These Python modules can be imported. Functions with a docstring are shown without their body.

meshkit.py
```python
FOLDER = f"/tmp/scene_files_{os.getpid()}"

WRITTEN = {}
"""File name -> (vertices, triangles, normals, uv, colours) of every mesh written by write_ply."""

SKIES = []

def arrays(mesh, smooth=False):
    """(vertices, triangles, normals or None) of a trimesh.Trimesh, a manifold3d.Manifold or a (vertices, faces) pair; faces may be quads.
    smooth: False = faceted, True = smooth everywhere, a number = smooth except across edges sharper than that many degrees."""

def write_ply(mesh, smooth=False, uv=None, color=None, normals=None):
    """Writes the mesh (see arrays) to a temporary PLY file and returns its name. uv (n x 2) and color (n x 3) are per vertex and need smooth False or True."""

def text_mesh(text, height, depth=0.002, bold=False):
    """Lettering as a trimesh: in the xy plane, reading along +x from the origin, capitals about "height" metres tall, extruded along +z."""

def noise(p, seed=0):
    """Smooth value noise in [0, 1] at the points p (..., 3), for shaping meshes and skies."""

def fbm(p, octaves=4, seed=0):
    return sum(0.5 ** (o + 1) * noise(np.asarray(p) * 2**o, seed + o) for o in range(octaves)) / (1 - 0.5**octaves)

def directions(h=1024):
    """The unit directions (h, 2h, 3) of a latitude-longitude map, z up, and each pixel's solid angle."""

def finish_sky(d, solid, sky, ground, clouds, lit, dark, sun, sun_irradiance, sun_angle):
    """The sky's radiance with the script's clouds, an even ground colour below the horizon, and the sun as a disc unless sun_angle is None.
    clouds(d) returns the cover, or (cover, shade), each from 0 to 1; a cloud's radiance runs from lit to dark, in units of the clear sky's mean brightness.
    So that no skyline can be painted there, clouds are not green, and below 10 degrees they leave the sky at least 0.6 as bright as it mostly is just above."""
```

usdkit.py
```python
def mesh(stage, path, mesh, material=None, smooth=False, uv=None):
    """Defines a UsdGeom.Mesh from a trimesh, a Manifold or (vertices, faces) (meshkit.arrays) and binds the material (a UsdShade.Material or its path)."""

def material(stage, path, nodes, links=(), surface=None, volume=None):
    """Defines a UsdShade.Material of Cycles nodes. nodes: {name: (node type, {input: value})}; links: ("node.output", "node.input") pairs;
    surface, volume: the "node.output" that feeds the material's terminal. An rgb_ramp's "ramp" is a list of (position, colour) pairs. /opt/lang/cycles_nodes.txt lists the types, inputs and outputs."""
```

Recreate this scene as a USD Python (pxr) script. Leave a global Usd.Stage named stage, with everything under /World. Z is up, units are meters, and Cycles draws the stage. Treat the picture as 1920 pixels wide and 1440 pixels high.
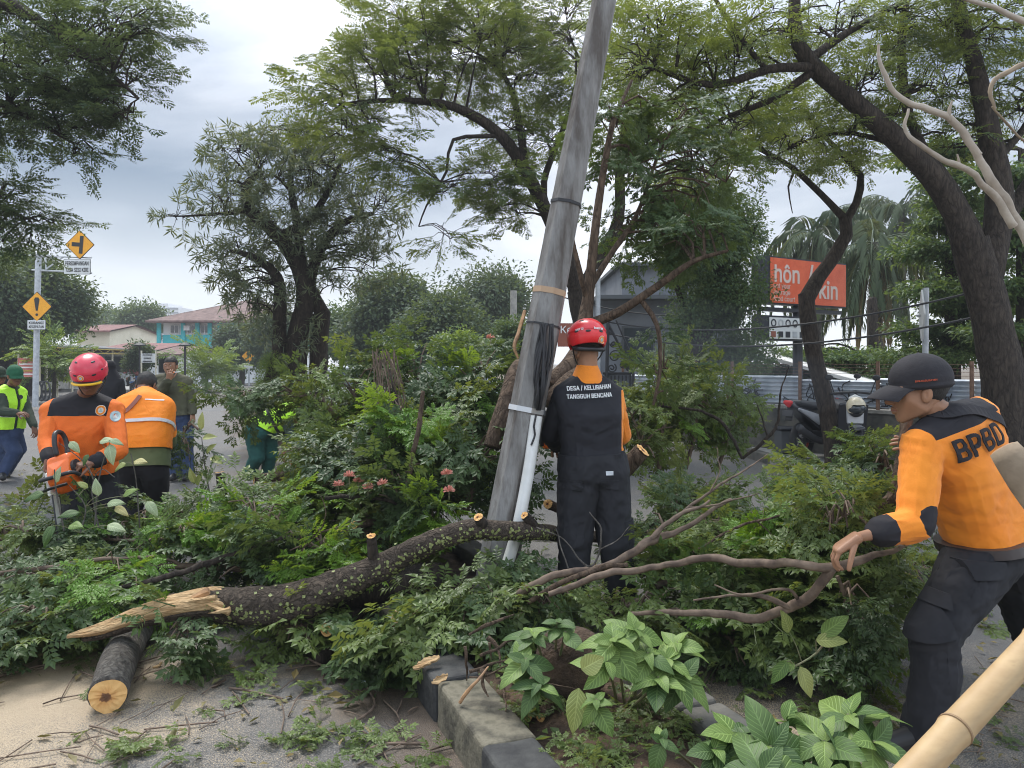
import math, random
import numpy as np, trimesh
import manifold3d as m3
from manifold3d import Manifold
from shapely.geometry import Polygon, LineString, Point
import usdkit, meshkit
from pxr import Usd, UsdGeom, UsdShade, UsdLux, Gf, Sdf, Vt

# ---------------------------------------------------------------- camera, sky, sun
stage = Usd.Stage.CreateInMemory()
UsdGeom.SetStageUpAxis(stage, "Z"); UsdGeom.SetStageMetersPerUnit(stage, 1.0)
world = UsdGeom.Xform.Define(stage, "/World"); stage.SetDefaultPrim(world.GetPrim())
UsdGeom.Scope.Define(stage, "/World/Looks")
F = 1440.0 / 1920.0                      # focal length over picture width (phone main lens)
EYE, HOR = 1.6, 680.0                    # camera height; picture row of the horizon
cam = UsdGeom.Camera.Define(stage, "/World/camera")
cam.CreateHorizontalApertureAttr(36.0); cam.CreateVerticalApertureAttr(27.0)
cam.CreateFocalLengthAttr(36.0 * F)
cam.CreateVerticalApertureOffsetAttr(-(720.0 - HOR) / 1920.0 * 36.0)
cam.CreateClippingRangeAttr(Gf.Vec2f(0.05, 5000.0))
cam.AddTranslateOp().Set(Gf.Vec3d(0, 0, EYE)); cam.AddRotateXOp().Set(90.0)
EXPOSURE = 1.38
cam.CreateExposureAttr(EXPOSURE)
HAZE = 0.0010

SUN_EL, SUN_AZ = math.radians(62), math.radians(-35)      # azimuth from +y towards +x
sund = np.array([math.cos(SUN_EL) * math.sin(SUN_AZ), math.cos(SUN_EL) * math.cos(SUN_AZ), math.sin(SUN_EL)])
SKY = 0.1
K = 1.0 / SKY
sky_nodes = {
    "geo": ("geometry", {}),
    "sep": ("separate_xyz", {}),
    "sky": ("sky_texture", {"sky_type": "single_scattering", "sun_disc": False, "sun_elevation": SUN_EL, "sun_rotation": SUN_AZ}),
    "map": ("mapping", {"mapping_type": "point", "scale": (1.0, 1.0, 2.6), "location": (4.4, 5.5, 4.1)}),
    "n": ("noise_texture", {"scale": 1.35, "detail": 7.0, "roughness": 0.52, "distortion": 0.35}),
    "cl": ("rgb_ramp", {"ramp": [(0.0, (.080 * K, .108 * K, .148 * K)), (.41, (.108 * K, .138 * K, .178 * K)), (.52, (.225 * K, .25 * K, .29 * K)), (.61, (.37 * K, .385 * K, .415 * K)), (.76, (.50 * K, .505 * K, .52 * K)), (1.0, (.55 * K, .55 * K, .555 * K))]}),
    "hz": ("map_range", {"from_min": 0.0, "from_max": 0.22, "to_min": 0.75, "to_max": 0.0, "clamp": True}),
    "mxh": ("mix", {"mix_type": "mix", "color2": (0.52 * K, 0.525 * K, 0.535 * K)}),
    "zen": ("map_range", {"from_min": 0.3, "from_max": 1.0, "to_min": 1.0, "to_max": 3.6, "clamp": True}),
    "mul": ("vector_math", {"math_type": "scale"}),
    "mxs": ("mix", {"mix_type": "mix", "fac": 0.94}),
    "bg": ("background_shader", {"strength": SKY}),
}
skym = usdkit.material(stage, "/World/Looks/sky_look", sky_nodes, [
    ("geo.position", "sep.vector"), ("geo.position", "map.vector"), ("map.vector", "n.vector"), ("n.fac", "cl.fac"),
    ("sep.z", "hz.value"), ("hz.result", "mxh.fac"), ("cl.color", "mxh.color1"),
    ("sep.z", "zen.value"), ("mxh.color", "mul.vector1"), ("zen.result", "mul.scale"),
    ("sky.color", "mxs.color1"), ("mul.vector", "mxs.color2"), ("mxs.color", "bg.color")], surface="bg.background")
dome = UsdLux.DomeLight.Define(stage, "/World/sky")
dome.GetPrim().SetCustomDataByKey("kind", "structure")
UsdShade.MaterialBindingAPI.Apply(dome.GetPrim()).Bind(skym)
sun = UsdLux.DistantLight.Define(stage, "/World/sun")
sun.CreateIntensityAttr(0.4); sun.CreateAngleAttr(25.0); sun.CreateColorAttr(Gf.Vec3f(1.0, 0.96, 0.9)); sun.CreateNormalizeAttr(True)
_r = Gf.Rotation(Gf.Vec3d(0, 0, 1), Gf.Vec3d(*map(float, sund)))
sun.AddTransformOp().Set(Gf.Matrix4d().SetRotate(_r))

# ---------------------------------------------------------------- helpers
rng = np.random.default_rng(7)
def W(px, py, y): return np.array([(px - 960.0) / 1440.0 * y, y, EYE + (HOR - py) / 1440.0 * y])
def G(px, py, z=0.0):
    y = 1440.0 * (EYE - z) / (py - HOR); return np.array([(px - 960.0) / 1440.0 * y, y, z])
used = {}
def numbered(parent, name):
    k = (parent, name); n = used.get(k, 0); used[k] = n + 1
    return name if n == 0 else f"{name}_{n:03d}"
def pathof(p): return "/World" if p is None else str(p.GetPath())
def cd(prim, **kw):
    for k, v in kw.items():
        if v is not None: prim.SetCustomDataByKey(k, v)
def obj(name, mesh, mat, parent=None, smooth=False, label=None, cat=None, group=None, kind=None, uv=None):
    """one Mesh prim; mesh: trimesh / Manifold / (v, f)"""
    pp = pathof(parent)
    m = usdkit.mesh(stage, f"{pp}/{numbered(pp, name)}", mesh, mat, smooth, uv)
    p = m.GetPrim(); cd(p, label=label, category=cat, group=group, kind=kind)
    return p
def thing(name, label, cat, loc=(0, 0, 0), rotz=0.0, group=None, kind=None):
    x = UsdGeom.Xform.Define(stage, "/World/" + numbered("/World", name))
    if any(loc): x.AddTranslateOp().Set(Gf.Vec3d(*map(float, loc)))
    if rotz: x.AddRotateZOp().Set(float(math.degrees(rotz)))
    p = x.GetPrim(); cd(p, label=label, category=cat, group=group, kind=kind)
    return p
def node(parent, name):
    pp = pathof(parent); return UsdGeom.Xform.Define(stage, f"{pp}/{numbered(pp, name)}").GetPrim()
def copy_of(src, loc, rotz=0.0, scale=1.0, label=None, group=None):
    was = src.GetCustomData(); nm = src.GetName()
    if nm[-4:-3] == "_" and nm[-3:].isdigit(): nm = nm[:-4]
    x = UsdGeom.Xform.Define(stage, "/World/" + numbered("/World", nm)); p = x.GetPrim()
    p.GetReferences().AddInternalReference(src.GetPath())
    x.ClearXformOpOrder()
    m = Gf.Matrix4d().SetScale(float(scale)) * Gf.Matrix4d().SetRotate(Gf.Rotation(Gf.Vec3d(0, 0, 1), math.degrees(rotz))) * Gf.Matrix4d().SetTranslate(Gf.Vec3d(*map(float, loc)))
    x.AddTransformOp(opSuffix="copy").Set(m)
    p.SetInstanceable(True)
    cd(p, label=label or was.get("label"), category=was.get("category"), group=group or was.get("group"))
    return p
cat = trimesh.util.concatenate
def unit(v): v = np.asarray(v, float); n = np.linalg.norm(v); return v / n if n > 1e-12 else v
def box(x0, x1, y0, y1, z0, z1):
    b = trimesh.creation.box([x1 - x0, y1 - y0, z1 - z0]); b.apply_translation([(x0 + x1) / 2, (y0 + y1) / 2, (z0 + z1) / 2]); return b
def rbox(sx, sy, sz, r=0.01, seg=8):
    """rounded box as hull of 8 spheres, centred"""
    s = Manifold.sphere(r, seg); hs = []
    for a in (-1, 1):
        for b in (-1, 1):
            for c in (-1, 1): hs.append(s.translate([a * (sx / 2 - r), b * (sy / 2 - r), c * (sz / 2 - r)]))
    return Manifold.batch_hull(hs)
def tm(man):
    m = man.to_mesh(); return trimesh.Trimesh(np.array(m.vert_properties[:, :3], float), np.array(m.tri_verts), process=False)
def frame(d, up=(0, 0, 1)):
    """matrix whose columns are x = d, y, z with z close to up"""
    x = unit(d); u = np.asarray(up, float)
    if abs(x @ unit(u)) > 0.98: u = np.array([1.0, 0.3, 0.0])
    y = unit(np.cross(u, x)); z = np.cross(x, y); return np.stack([x, y, z], 1)
def smooth_path(pts, step):
    """Catmull-Rom resampling of rows (x, y, z, ...) to about one row per step metres"""
    p = np.asarray(pts, float)
    if len(p) == 2:
        n = max(2, int(np.linalg.norm((p[1] - p[0])[:3]) / step) + 1); t = np.linspace(0, 1, n)[:, None]; return p[0] + (p[1] - p[0]) * t
    e = np.vstack([2 * p[0] - p[1], p, 2 * p[-1] - p[-2]]); out = []
    for i in range(len(p) - 1):
        a, b, c, d = e[i:i + 4]; n = max(1, int(round(np.linalg.norm((c - b)[:3]) / step)))
        for t in np.arange(n) / n:
            out.append(0.5 * (2 * b + (c - a) * t + (2 * a - 5 * b + 4 * c - d) * t * t + (3 * b - a - 3 * c + d) * t ** 3))
    out.append(p[-1]); return np.array(out)
def tube(pts, radii, n=8, cap=True, bump=0.0, seed=0, scale=6.0, twist=0.0, ellipse=None):
    """swept tube; bump: relative radial noise. returns (v, f)"""
    p = np.asarray(pts, float); r = np.broadcast_to(np.asarray(radii, float), (len(p),))
    t = np.gradient(p, axis=0); t /= np.maximum(np.linalg.norm(t, axis=1, keepdims=True), 1e-9)
    u = np.array([0.31, 0.2, 1.0]) if abs(t[0, 2]) < 0.9 else np.array([1.0, 0.2, 0.1])
    a = unit(np.cross(t[0], u)); A = [a]
    for i in range(1, len(p)):
        a = A[-1] - t[i] * (A[-1] @ t[i]); A.append(unit(a))
    A = np.array(A); B = np.cross(t, A); th = np.linspace(0, 2 * np.pi, n, endpoint=False)
    ca, sa = np.cos(th), np.sin(th)
    if ellipse is not None: sa = sa * ellipse
    d = A[:, None] * ca[None, :, None] + B[:, None] * sa[None, :, None]
    v = p[:, None] + d * r[:, None, None]
    if bump:
        k = (meshkit.fbm(v * scale, 3, seed) - 0.5) * 2 * bump
        v = p[:, None] + d * (r[:, None] * (1 + k))[..., None]
    v = v.reshape(-1, 3); m = len(p)
    i = np.arange(m - 1)[:, None] * n; j = np.arange(n)[None]; j2 = (j + 1) % n
    q = np.stack([i + j, i + j2, i + n + j2, i + n + j], -1).reshape(-1, 4)
    f = np.vstack([q[:, [0, 1, 2]], q[:, [0, 2, 3]]])
    if cap:
        v = np.vstack([v, p[0], p[-1]]); k0, k1 = m * n, m * n + 1; jj = np.arange(n); j2 = (jj + 1) % n
        f = np.vstack([f, np.stack([np.full(n, k0), j2, jj], 1), np.stack([np.full(n, k1), (m - 1) * n + jj, (m - 1) * n + j2], 1)])
    return v, f
def join(parts):
    vs, fs, k = [], [], 0
    for v, f in parts:
        vs.append(v); fs.append(np.asarray(f) + k); k += len(v)
    return np.vstack(vs), np.vstack(fs)
def vf(m): return np.array(m.vertices), np.array(m.faces)
def cyl(p0, p1, r, n=12): return tube(np.array([p0, p1], float), r if np.ndim(r) else [r, r], n)
def extrude(poly, h, z0=0.0):
    m = trimesh.creation.extrude_polygon(poly, h, engine="earcut"); m.apply_translation([0, 0, z0]); return m
def sheet(poly, z, cell=None):
    v, f = trimesh.creation.triangulate_polygon(poly, engine="earcut"); return np.column_stack([v, np.full(len(v), z)]), f

# ---------------------------------------------------------------- materials
L = {}
def mat(name, col, rough=0.7, col2=None, scale=8.0, detail=4.0, bump=0.0, bscale=None, bdist=0.01, metal=0.0, spec=0.5, lo=0.35, hi=0.65, stretch=None, coord="object", sheen=0.0, coat=0.0, third=None):
    n = {"p": ("principled_bsdf", {"roughness": rough, "metallic": metal, "specular_ior_level": spec, "base_color": col, "sheen_weight": sheen, "coat_weight": coat})}
    l = []
    if col2 is not None or bump:
        n["t"] = ("texture_coordinate", {}) if coord == "object" else ("geometry", {})
        src = "t.object" if coord == "object" else "t.position"
        if stretch: n["m"] = ("mapping", {"mapping_type": "point", "scale": stretch}); l.append((src, "m.vector")); src = "m.vector"
    if col2 is not None:
        n["n"] = ("noise_texture", {"scale": scale, "detail": detail, "roughness": 0.6})
        n["r"] = ("rgb_ramp", {"ramp": [(lo, col), (hi, col2)] + ([(third[0], third[1])] if third else [])})
        l += [(src, "n.vector"), ("n.fac", "r.fac"), ("r.color", "p.base_color")]
    if bump:
        n["bn"] = ("noise_texture", {"scale": bscale or scale * 3, "detail": 5.0, "roughness": 0.6})
        n["b"] = ("bump", {"strength": bump, "distance": bdist})
        l += [(src, "bn.vector"), ("bn.fac", "b.height"), ("b.normal", "p.normal")]
    L[name] = usdkit.material(stage, f"/World/Looks/{name}", n, l, surface="p.BSDF"); return L[name]
def barkmat(name, dark, light, scale=9.0, stretch=(1, 1, .3), spots=None):
    """cracked bark: pale plates between dark fissures, with lichen spots"""
    n = {"t": ("texture_coordinate", {}), "m": ("mapping", {"mapping_type": "point", "scale": stretch}), "w": ("noise_texture", {"scale": scale * .8, "detail": 4.0}), "mxv": ("mix", {"mix_type": "linear_light", "fac": .12}),
         "v": ("voronoi_texture", {"feature": "distance_to_edge", "scale": scale * 2.4}), "n": ("noise_texture", {"scale": scale * 3.0, "detail": 6.0, "roughness": .7}), "cr": ("map_range", {"from_min": 0.0, "from_max": .3, "to_min": 0, "to_max": .28, "clamp": True}), "ad": ("math", {"math_type": "multiply_add", "value2": .95}),
         "r": ("rgb_ramp", {"ramp": [(.3, dark), (.6, tuple((a + b) / 2 for a, b in zip(dark, light))), (.95, light)]}), "p": ("principled_bsdf", {"roughness": .9, "specular_ior_level": .25}), "b": ("bump", {"strength": .9, "distance": .03}),
         "ln": ("noise_texture", {"scale": 5.0, "detail": 5.0, "roughness": .7}), "lr": ("map_range", {"from_min": .6, "from_max": .72, "to_min": 0, "to_max": .6, "clamp": True}), "lx": ("mix", {"mix_type": "mix", "color2": spots or tuple(.5 * x + .03 for x in light)})}
    l = [("t.object", "m.vector"), ("m.vector", "w.vector"), ("m.vector", "mxv.color1"), ("w.color", "mxv.color2"), ("mxv.color", "v.vector"), ("m.vector", "n.vector"), ("v.distance", "cr.value"), ("n.fac", "ad.value1"), ("cr.result", "ad.value3"), ("ad.value", "r.fac"), ("t.object", "ln.vector"), ("ln.fac", "lr.value"), ("lr.result", "lx.fac"), ("r.color", "lx.color1"), ("lx.color", "p.base_color"), ("ad.value", "b.height"), ("b.normal", "p.normal")]
    L[name] = usdkit.material(stage, f"/World/Looks/{name}", n, l, surface="p.BSDF"); return L[name]
def leafmat(name, a, b, c=None, rough=0.45, trans=0.3, tint=(1.25, 1.15, 0.5), spec=0.45):
    """leaf: colour varies per leaf (mesh island) and per spray; part of the light passes through"""
    ramp = [(0.0, a), (0.6, b), (1.0, c or b)]
    n = {"g": ("geometry", {}), "o": ("object_info", {}), "ad": ("math", {"math_type": "multiply_add", "value2": 0.45, "value3": 0.0}),
         "am": ("math", {"math_type": "multiply_add", "value2": 0.55}),
         "r": ("rgb_ramp", {"ramp": ramp}), "p": ("principled_bsdf", {"roughness": rough, "specular_ior_level": spec}),
         "bf": ("math", {"math_type": "multiply", "value2": .55}), "bk": ("mix", {"mix_type": "mix", "color2": tuple(.55 * x + .45 * y + .035 for x, y in zip(b, (c or b)))}), "tm": ("mix", {"mix_type": "multiply", "fac": 1.0, "color2": tint}), "t": ("translucent_bsdf", {}), "x": ("mix_closure", {"fac": trans})}
    l = [("g.random_per_island", "ad.value1"), ("o.random", "am.value1"), ("ad.value", "am.value3"), ("am.value", "r.fac"), ("bk.color", "p.base_color"),
         ("r.color", "bk.color1"), ("g.backfacing", "bf.value1"), ("bf.value", "bk.fac"), ("bk.color", "tm.color1"), ("tm.color", "t.color"), ("p.BSDF", "x.closure1"), ("t.BSDF", "x.closure2")]
    L[name] = usdkit.material(stage, f"/World/Looks/{name}", n, l, surface="x.closure"); return L[name]
# ---------------------------------------------------------------- foliage
def leaves(P, D, N, Ln, Wd, fold=0.12, droop=0.1, peak=0.45):
    """leaf blades: base P, direction D, face normal N, length, width -> 4 triangles each"""
    P, D, N = (np.atleast_2d(np.asarray(a, float)) for a in (P, D, N))
    D = D / np.maximum(np.linalg.norm(D, axis=1, keepdims=True), 1e-9)
    Y = np.cross(N, D); Y /= np.maximum(np.linalg.norm(Y, axis=1, keepdims=True), 1e-9); Z = np.cross(D, Y)
    n = len(P); Ln = np.broadcast_to(np.asarray(Ln, float), (n,))[:, None]; Wd = np.broadcast_to(np.asarray(Wd, float), (n,))[:, None]
    mid = P + D * Ln * peak
    v = np.stack([P, mid + Y * Wd / 2 + Z * Wd * fold, P + D * Ln - Z * Ln * droop, mid - Y * Wd / 2 + Z * Wd * fold, P + D * Ln * 0.5], 1).reshape(-1, 3)
    k = np.arange(n)[:, None, None] * 5
    f = (k + np.array([[0, 4, 1], [1, 4, 2], [2, 4, 3], [3, 4, 0]])[None]).reshape(-1, 3)
    return v, f
def R(a=0.0, b=1.0): return rng.uniform(a, b)
def spray_fine(seed, length=0.6, npin=5):
    r = np.random.default_rng(seed); P, D, N, Ln, Wd = [], [], [], [], []
    k = 9
    for i in range(k):
        s = (i + 0.6) / k; side = 1 if i % 2 else -1
        base = np.array([s * length, 0.02 * math.sin(i), 0.02 * math.cos(2 * i)])
        ang = side * math.radians(r.uniform(40, 75) * (1 - 0.5 * s)); fl = r.uniform(0.17, 0.26) * (1.0 - 0.25 * s)
        fd = np.array([math.cos(ang), math.sin(ang), r.uniform(-0.35, 0.12)]); fd = unit(fd)
        nn = unit(np.array([r.normal(0, .25), r.normal(0, .25), 1.0])); fy = unit(np.cross(nn, fd))
        for j in range(npin):
            t = (j + 1.0) / npin; pl = 0.085 * (0.55 + 0.45 * math.sin(math.pi * (0.25 + 0.6 * t)))
            for q in (-1, 1):
                P.append(base + fd * fl * t - nn * 0.02 * t * t); D.append(fd * 0.55 + fy * q * 0.85 + nn * r.uniform(-.3, .15)); N.append(nn + r.normal(0, .2, 3)); Ln.append(pl * r.uniform(.8, 1.2)); Wd.append(0.03 * r.uniform(.8, 1.25))
    v, f = leaves(P, D, N, Ln, Wd); tv = tube(np.array([[0, 0, 0], [length * .5, .01, .01], [length, 0, 0]]), [.006, .004, .002], 3, False)
    return join([(v, f), tv])
def pinnate_leaf(r, P, D, N, Ln, Wd, base, fd, nn, fl, npairs=3, nleaf=5, ll=0.045):
    fd = unit(fd); fy = unit(np.cross(nn, fd)); stems = []
    for j in range(npairs):
        t = 0.4 + 0.6 * (j / max(npairs - 1, 1)); c = base + fd * fl * t - nn * 0.05 * fl * t * t
        for q in (-1, 1):
            a = 0.95 if j < npairs - 1 else 0.5
            pd = unit(fd * math.cos(a) + fy * q * math.sin(a) - nn * r.uniform(0, .25)); py = unit(np.cross(nn, pd)); pl = fl * r.uniform(.5, .68)
            stems.append((c, c + pd * pl))
            for m in range(nleaf):
                s = (m + 0.8) / nleaf; g = 0.75 + 0.45 * s
                for w in (-1, 1):
                    P.append(c + pd * pl * s); D.append(pd * 0.55 + py * w * 0.8 - nn * r.uniform(0, .3)); N.append(nn + r.normal(0, .22, 3)); Ln.append(ll * g * r.uniform(.85, 1.15)); Wd.append(ll * g * 0.5)
            P.append(c + pd * pl); D.append(pd); N.append(nn); Ln.append(ll * 1.2); Wd.append(ll * .6)
    stems.append((base, base + fd * fl - nn * 0.05 * fl)); return stems
def spray_pinn(seed, k=5, length=0.3, ll=0.06, npairs=2, nleaf=4):
    r = np.random.default_rng(seed); A = [[], [], [], [], []]; st = []
    for i in range(k):
        s = (i + 0.5) / k; side = 1 if i % 2 else -1; base = np.array([s * length, 0, 0.0])
        ang = side * math.radians(r.uniform(35, 80) * (1.1 - .7 * s)); fd = np.array([math.cos(ang), math.sin(ang), r.uniform(-.35, .45)])
        st += pinnate_leaf(r, *A, base, fd, unit([r.normal(0, .3), r.normal(0, .3), 1]), r.uniform(.16, .24), npairs, nleaf, ll)
    parts = [leaves(*A, fold=.14, droop=.12)] + [tube(np.array(s), [.0025, .0015], 3, False) for s in st]
    parts.append(tube(np.array([[-.02, 0, 0], [length, 0, 0]]), [.005, .003], 4, False)); return join(parts)
def spray_lance(seed, n=16, ll=0.17, ww=0.024):
    r = np.random.default_rng(seed); P, D, N = [], [], []
    for i in range(n):
        s = r.uniform(.2, 1); a = r.uniform(0, 2 * math.pi); P.append([.25 * s, 0, 0]); d = np.array([r.uniform(.1, 1.0), math.cos(a), math.sin(a) - .15]); D.append(d); N.append(np.cross(d, r.normal(0, 1, 3)))
    v, f = leaves(P, D, N, r.uniform(.7, 1.2, n) * ll, ww, droop=.2); return join([(v, f), tube(np.array([[0, 0, 0], [.25, 0, 0.0]]), [.006, .003], 3, False)])
def spray_broad(seed, n=46, rad=0.42, ll=0.13, ww=0.065, flat=0.55):
    r = np.random.default_rng(seed); d = r.normal(0, 1, (n, 3)); d /= np.linalg.norm(d, axis=1, keepdims=True); rr = rad * r.uniform(.25, 1, n) ** .6
    P = d * rr[:, None] * [1, 1, flat]; D = d * [1, 1, .5] + r.normal(0, .5, (n, 3)) - [0, 0, .35]; N = d * .6 + [0, 0, 1] + r.normal(0, .5, (n, 3))
    return leaves(P, D, N, r.uniform(.7, 1.25, n) * ll, r.uniform(.8, 1.2, n) * ww, droop=.15)
PROTO = {}
KINDS = {"fine": [spray_fine(s) for s in (1, 2, 3)], "finer": [spray_fine(s, .5, 4) for s in (5, 6)],
         "pinn": [spray_pinn(s) for s in (11, 12, 13)], "pinnbig": [spray_pinn(s, 4, .24, .066) for s in (14, 15)], "pinnyoung": [spray_pinn(s, 6, .25, .042, 3, 6) for s in (16, 17)],
         "lance": [spray_lance(s) for s in (21, 22, 23)], "broad": [spray_broad(s) for s in (31, 32, 33)],
         "far": [spray_broad(s, 95, .5, .085, .045, .6) for s in (61, 62, 63)], "tier": [spray_broad(s, 75, .5, .10, .05, .16) for s in (41, 42)], "small": [spray_broad(s, 40, .24, .06, .032, .7) for s in (51, 52)]}
def quats(Ms):
    from scipy.spatial.transform import Rotation as Ro
    q = Ro.from_matrix(Ms).as_quat()
    return Vt.QuathArray([Gf.Quath(float(a[3]), float(a[0]), float(a[1]), float(a[2])) for a in q])
def scatter(parent, name, kind, material, pos, mats3, scales, label=None, top=None, kk="stuff"):
    """a PointInstancer of the sprays of one kind; the prototypes are shared between instancers"""
    pp = pathof(parent); path = f"{pp}/{numbered(pp, name)}"
    pi = UsdGeom.PointInstancer.Define(stage, path); key = (kind, material)
    if key not in PROTO:
        PROTO[key] = []
        for m in KINDS[kind]:
            g = usdkit.mesh(stage, f"{path}/{numbered(path, 'leaf_spray')}", m, L[material]); PROTO[key].append(g.GetPath())
    n = len(pos); pi.CreatePrototypesRel().SetTargets(PROTO[key])
    pi.CreateProtoIndicesAttr(Vt.IntArray.FromNumpy(rng.integers(0, len(PROTO[key]), n).astype(np.int32)))
    pi.CreatePositionsAttr(Vt.Vec3fArray.FromNumpy(np.asarray(pos, np.float32)))
    pi.CreateOrientationsAttr(quats(np.asarray(mats3)))
    s = np.broadcast_to(np.asarray(scales, np.float32).reshape(-1, 1), (n, 3)); pi.CreateScalesAttr(Vt.Vec3fArray.FromNumpy(np.ascontiguousarray(s)))
    cd(pi.GetPrim(), kind=kk, label=label); return pi.GetPrim()
def orient(dirs, flat=0.5, roll=0.35, r=None):
    r = r or rng; out = []
    for d in dirs:
        d = unit(np.asarray(d) * [1, 1, flat]); M = frame(d, unit(np.array([r.normal(0, roll), r.normal(0, roll), 1.0]))); out.append(M)
    return np.array(out)
def ball(n, r):
    d = r.normal(0, 1, (n, 3)); d /= np.linalg.norm(d, axis=1, keepdims=True); return d * (r.uniform(0, 1, (n, 1)) ** (1 / 2.4))
def tree(name, label, limbs, pads, kind, lmat, bark, seed, scale=1.0, group=None, twig=None, flat=.5, limbnames=None, step=.25, sides=10, bump=.12, droop=0.0, prim=None, cat_="tree", dens=1.0, twigr=1.0):
    """limbs: lists of rows (x, y, z, radius), the first is the trunk; pads: (centre, radii, sub-branches, sprays)"""
    r = np.random.default_rng(seed); t = prim or thing(name, label, cat_, group=group); nodes = []
    for i, l in enumerate(limbs):
        p = smooth_path(l, step); nodes.append(p)
        obj("trunk" if i == 0 else "limb", tube(p[:, :3], p[:, 3], sides if i == 0 else max(6, sides - 2), True, bump, seed + i, 5.0), bark, t, True)
    nodes = np.vstack(nodes); tw, pos, dirs = [], [], []
    for c, rad, nsub, nsp in pads:
        c = np.asarray(c, float); rad = np.asarray(rad, float); nsp = int(nsp * dens)
        subs = c + ball(nsub, r) * rad * .75; sub_pts = []
        for e in subs:
            dd = np.linalg.norm(nodes[:, :3] - e, axis=1) + 1.2 * np.maximum(nodes[:, 2] - e[2], 0) ; k = int(np.argmin(dd)); s = nodes[k]
            ln = np.linalg.norm(e - s[:3]); md = (s[:3] + e) / 2 + np.array([0, 0, .14 * ln]) + r.normal(0, .06 * ln, 3)
            q = smooth_path(np.array([s[:3], md, e]), max(.15, ln / 8)); r0 = min(s[3] * .6, .012 * ln + .012)
            tw.append(tube(q, np.linspace(r0, .008, len(q)), 5, False)); sub_pts.append(q[len(q) // 3:])
        sp = np.vstack(sub_pts)
        pt = c + ball(nsp, r) * rad
        for e in pt:
            k = int(np.argmin(np.linalg.norm(sp - e, axis=1) + r.uniform(0, .25, len(sp)))); s = sp[k]; d = e - s
            if np.linalg.norm(d) < .05: d = r.normal(0, .1, 3)
            md = (s + e) / 2 + [0, 0, .05]
            tw.append(tube(np.array([s, md, e]), [.008, .006, .004], 3, False)); pos.append(e)
            dirs.append(unit(d) + unit((e - c) / rad * [1, 1, .3] + 1e-6) * .6 + r.normal(0, .35, 3) - [0, 0, droop])
    obj("twigs", join(tw), twig or bark, t, True, kind="stuff")
    scatter(t, "crown", kind, lmat, np.array(pos), orient(dirs, flat, .35, r), r.uniform(.75, 1.3, len(pos)) * scale)
    return t

# ---------------------------------------------------------------- looks
leafmat("leaf_rain_tree", (0.065, 0.100, 0.030), (0.131, 0.184, 0.050), (0.233, 0.273, 0.069), rough=.5, trans=.45)
leafmat("leaf_blue_green", (0.044, 0.076, 0.040), (0.081, 0.123, 0.059), (0.116, 0.156, 0.069), rough=.5, trans=.45)
leafmat("leaf_lance", (0.081, 0.111, 0.069), (0.140, 0.171, 0.104), (0.226, 0.236, 0.149), rough=.4, trans=.35)
leafmat("leaf_fallen", (0.071, 0.106, 0.026), (0.135, 0.190, 0.046), (0.282, 0.307, 0.089), rough=.45, spec=.4)
leafmat("leaf_fallen_dark", (0.039, 0.071, 0.023), (0.077, 0.128, 0.038), (0.148, 0.201, 0.058), rough=.45, spec=.4)
leafmat("leaf_young", (.10, .22, .022), (.17, .29, .03), (.30, .36, .05), rough=.4, trans=.4)
leafmat("leaf_far", (0.047, 0.089, 0.036), (0.087, 0.140, 0.050), (0.146, 0.195, 0.059), rough=.6, trans=.35)
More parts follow.
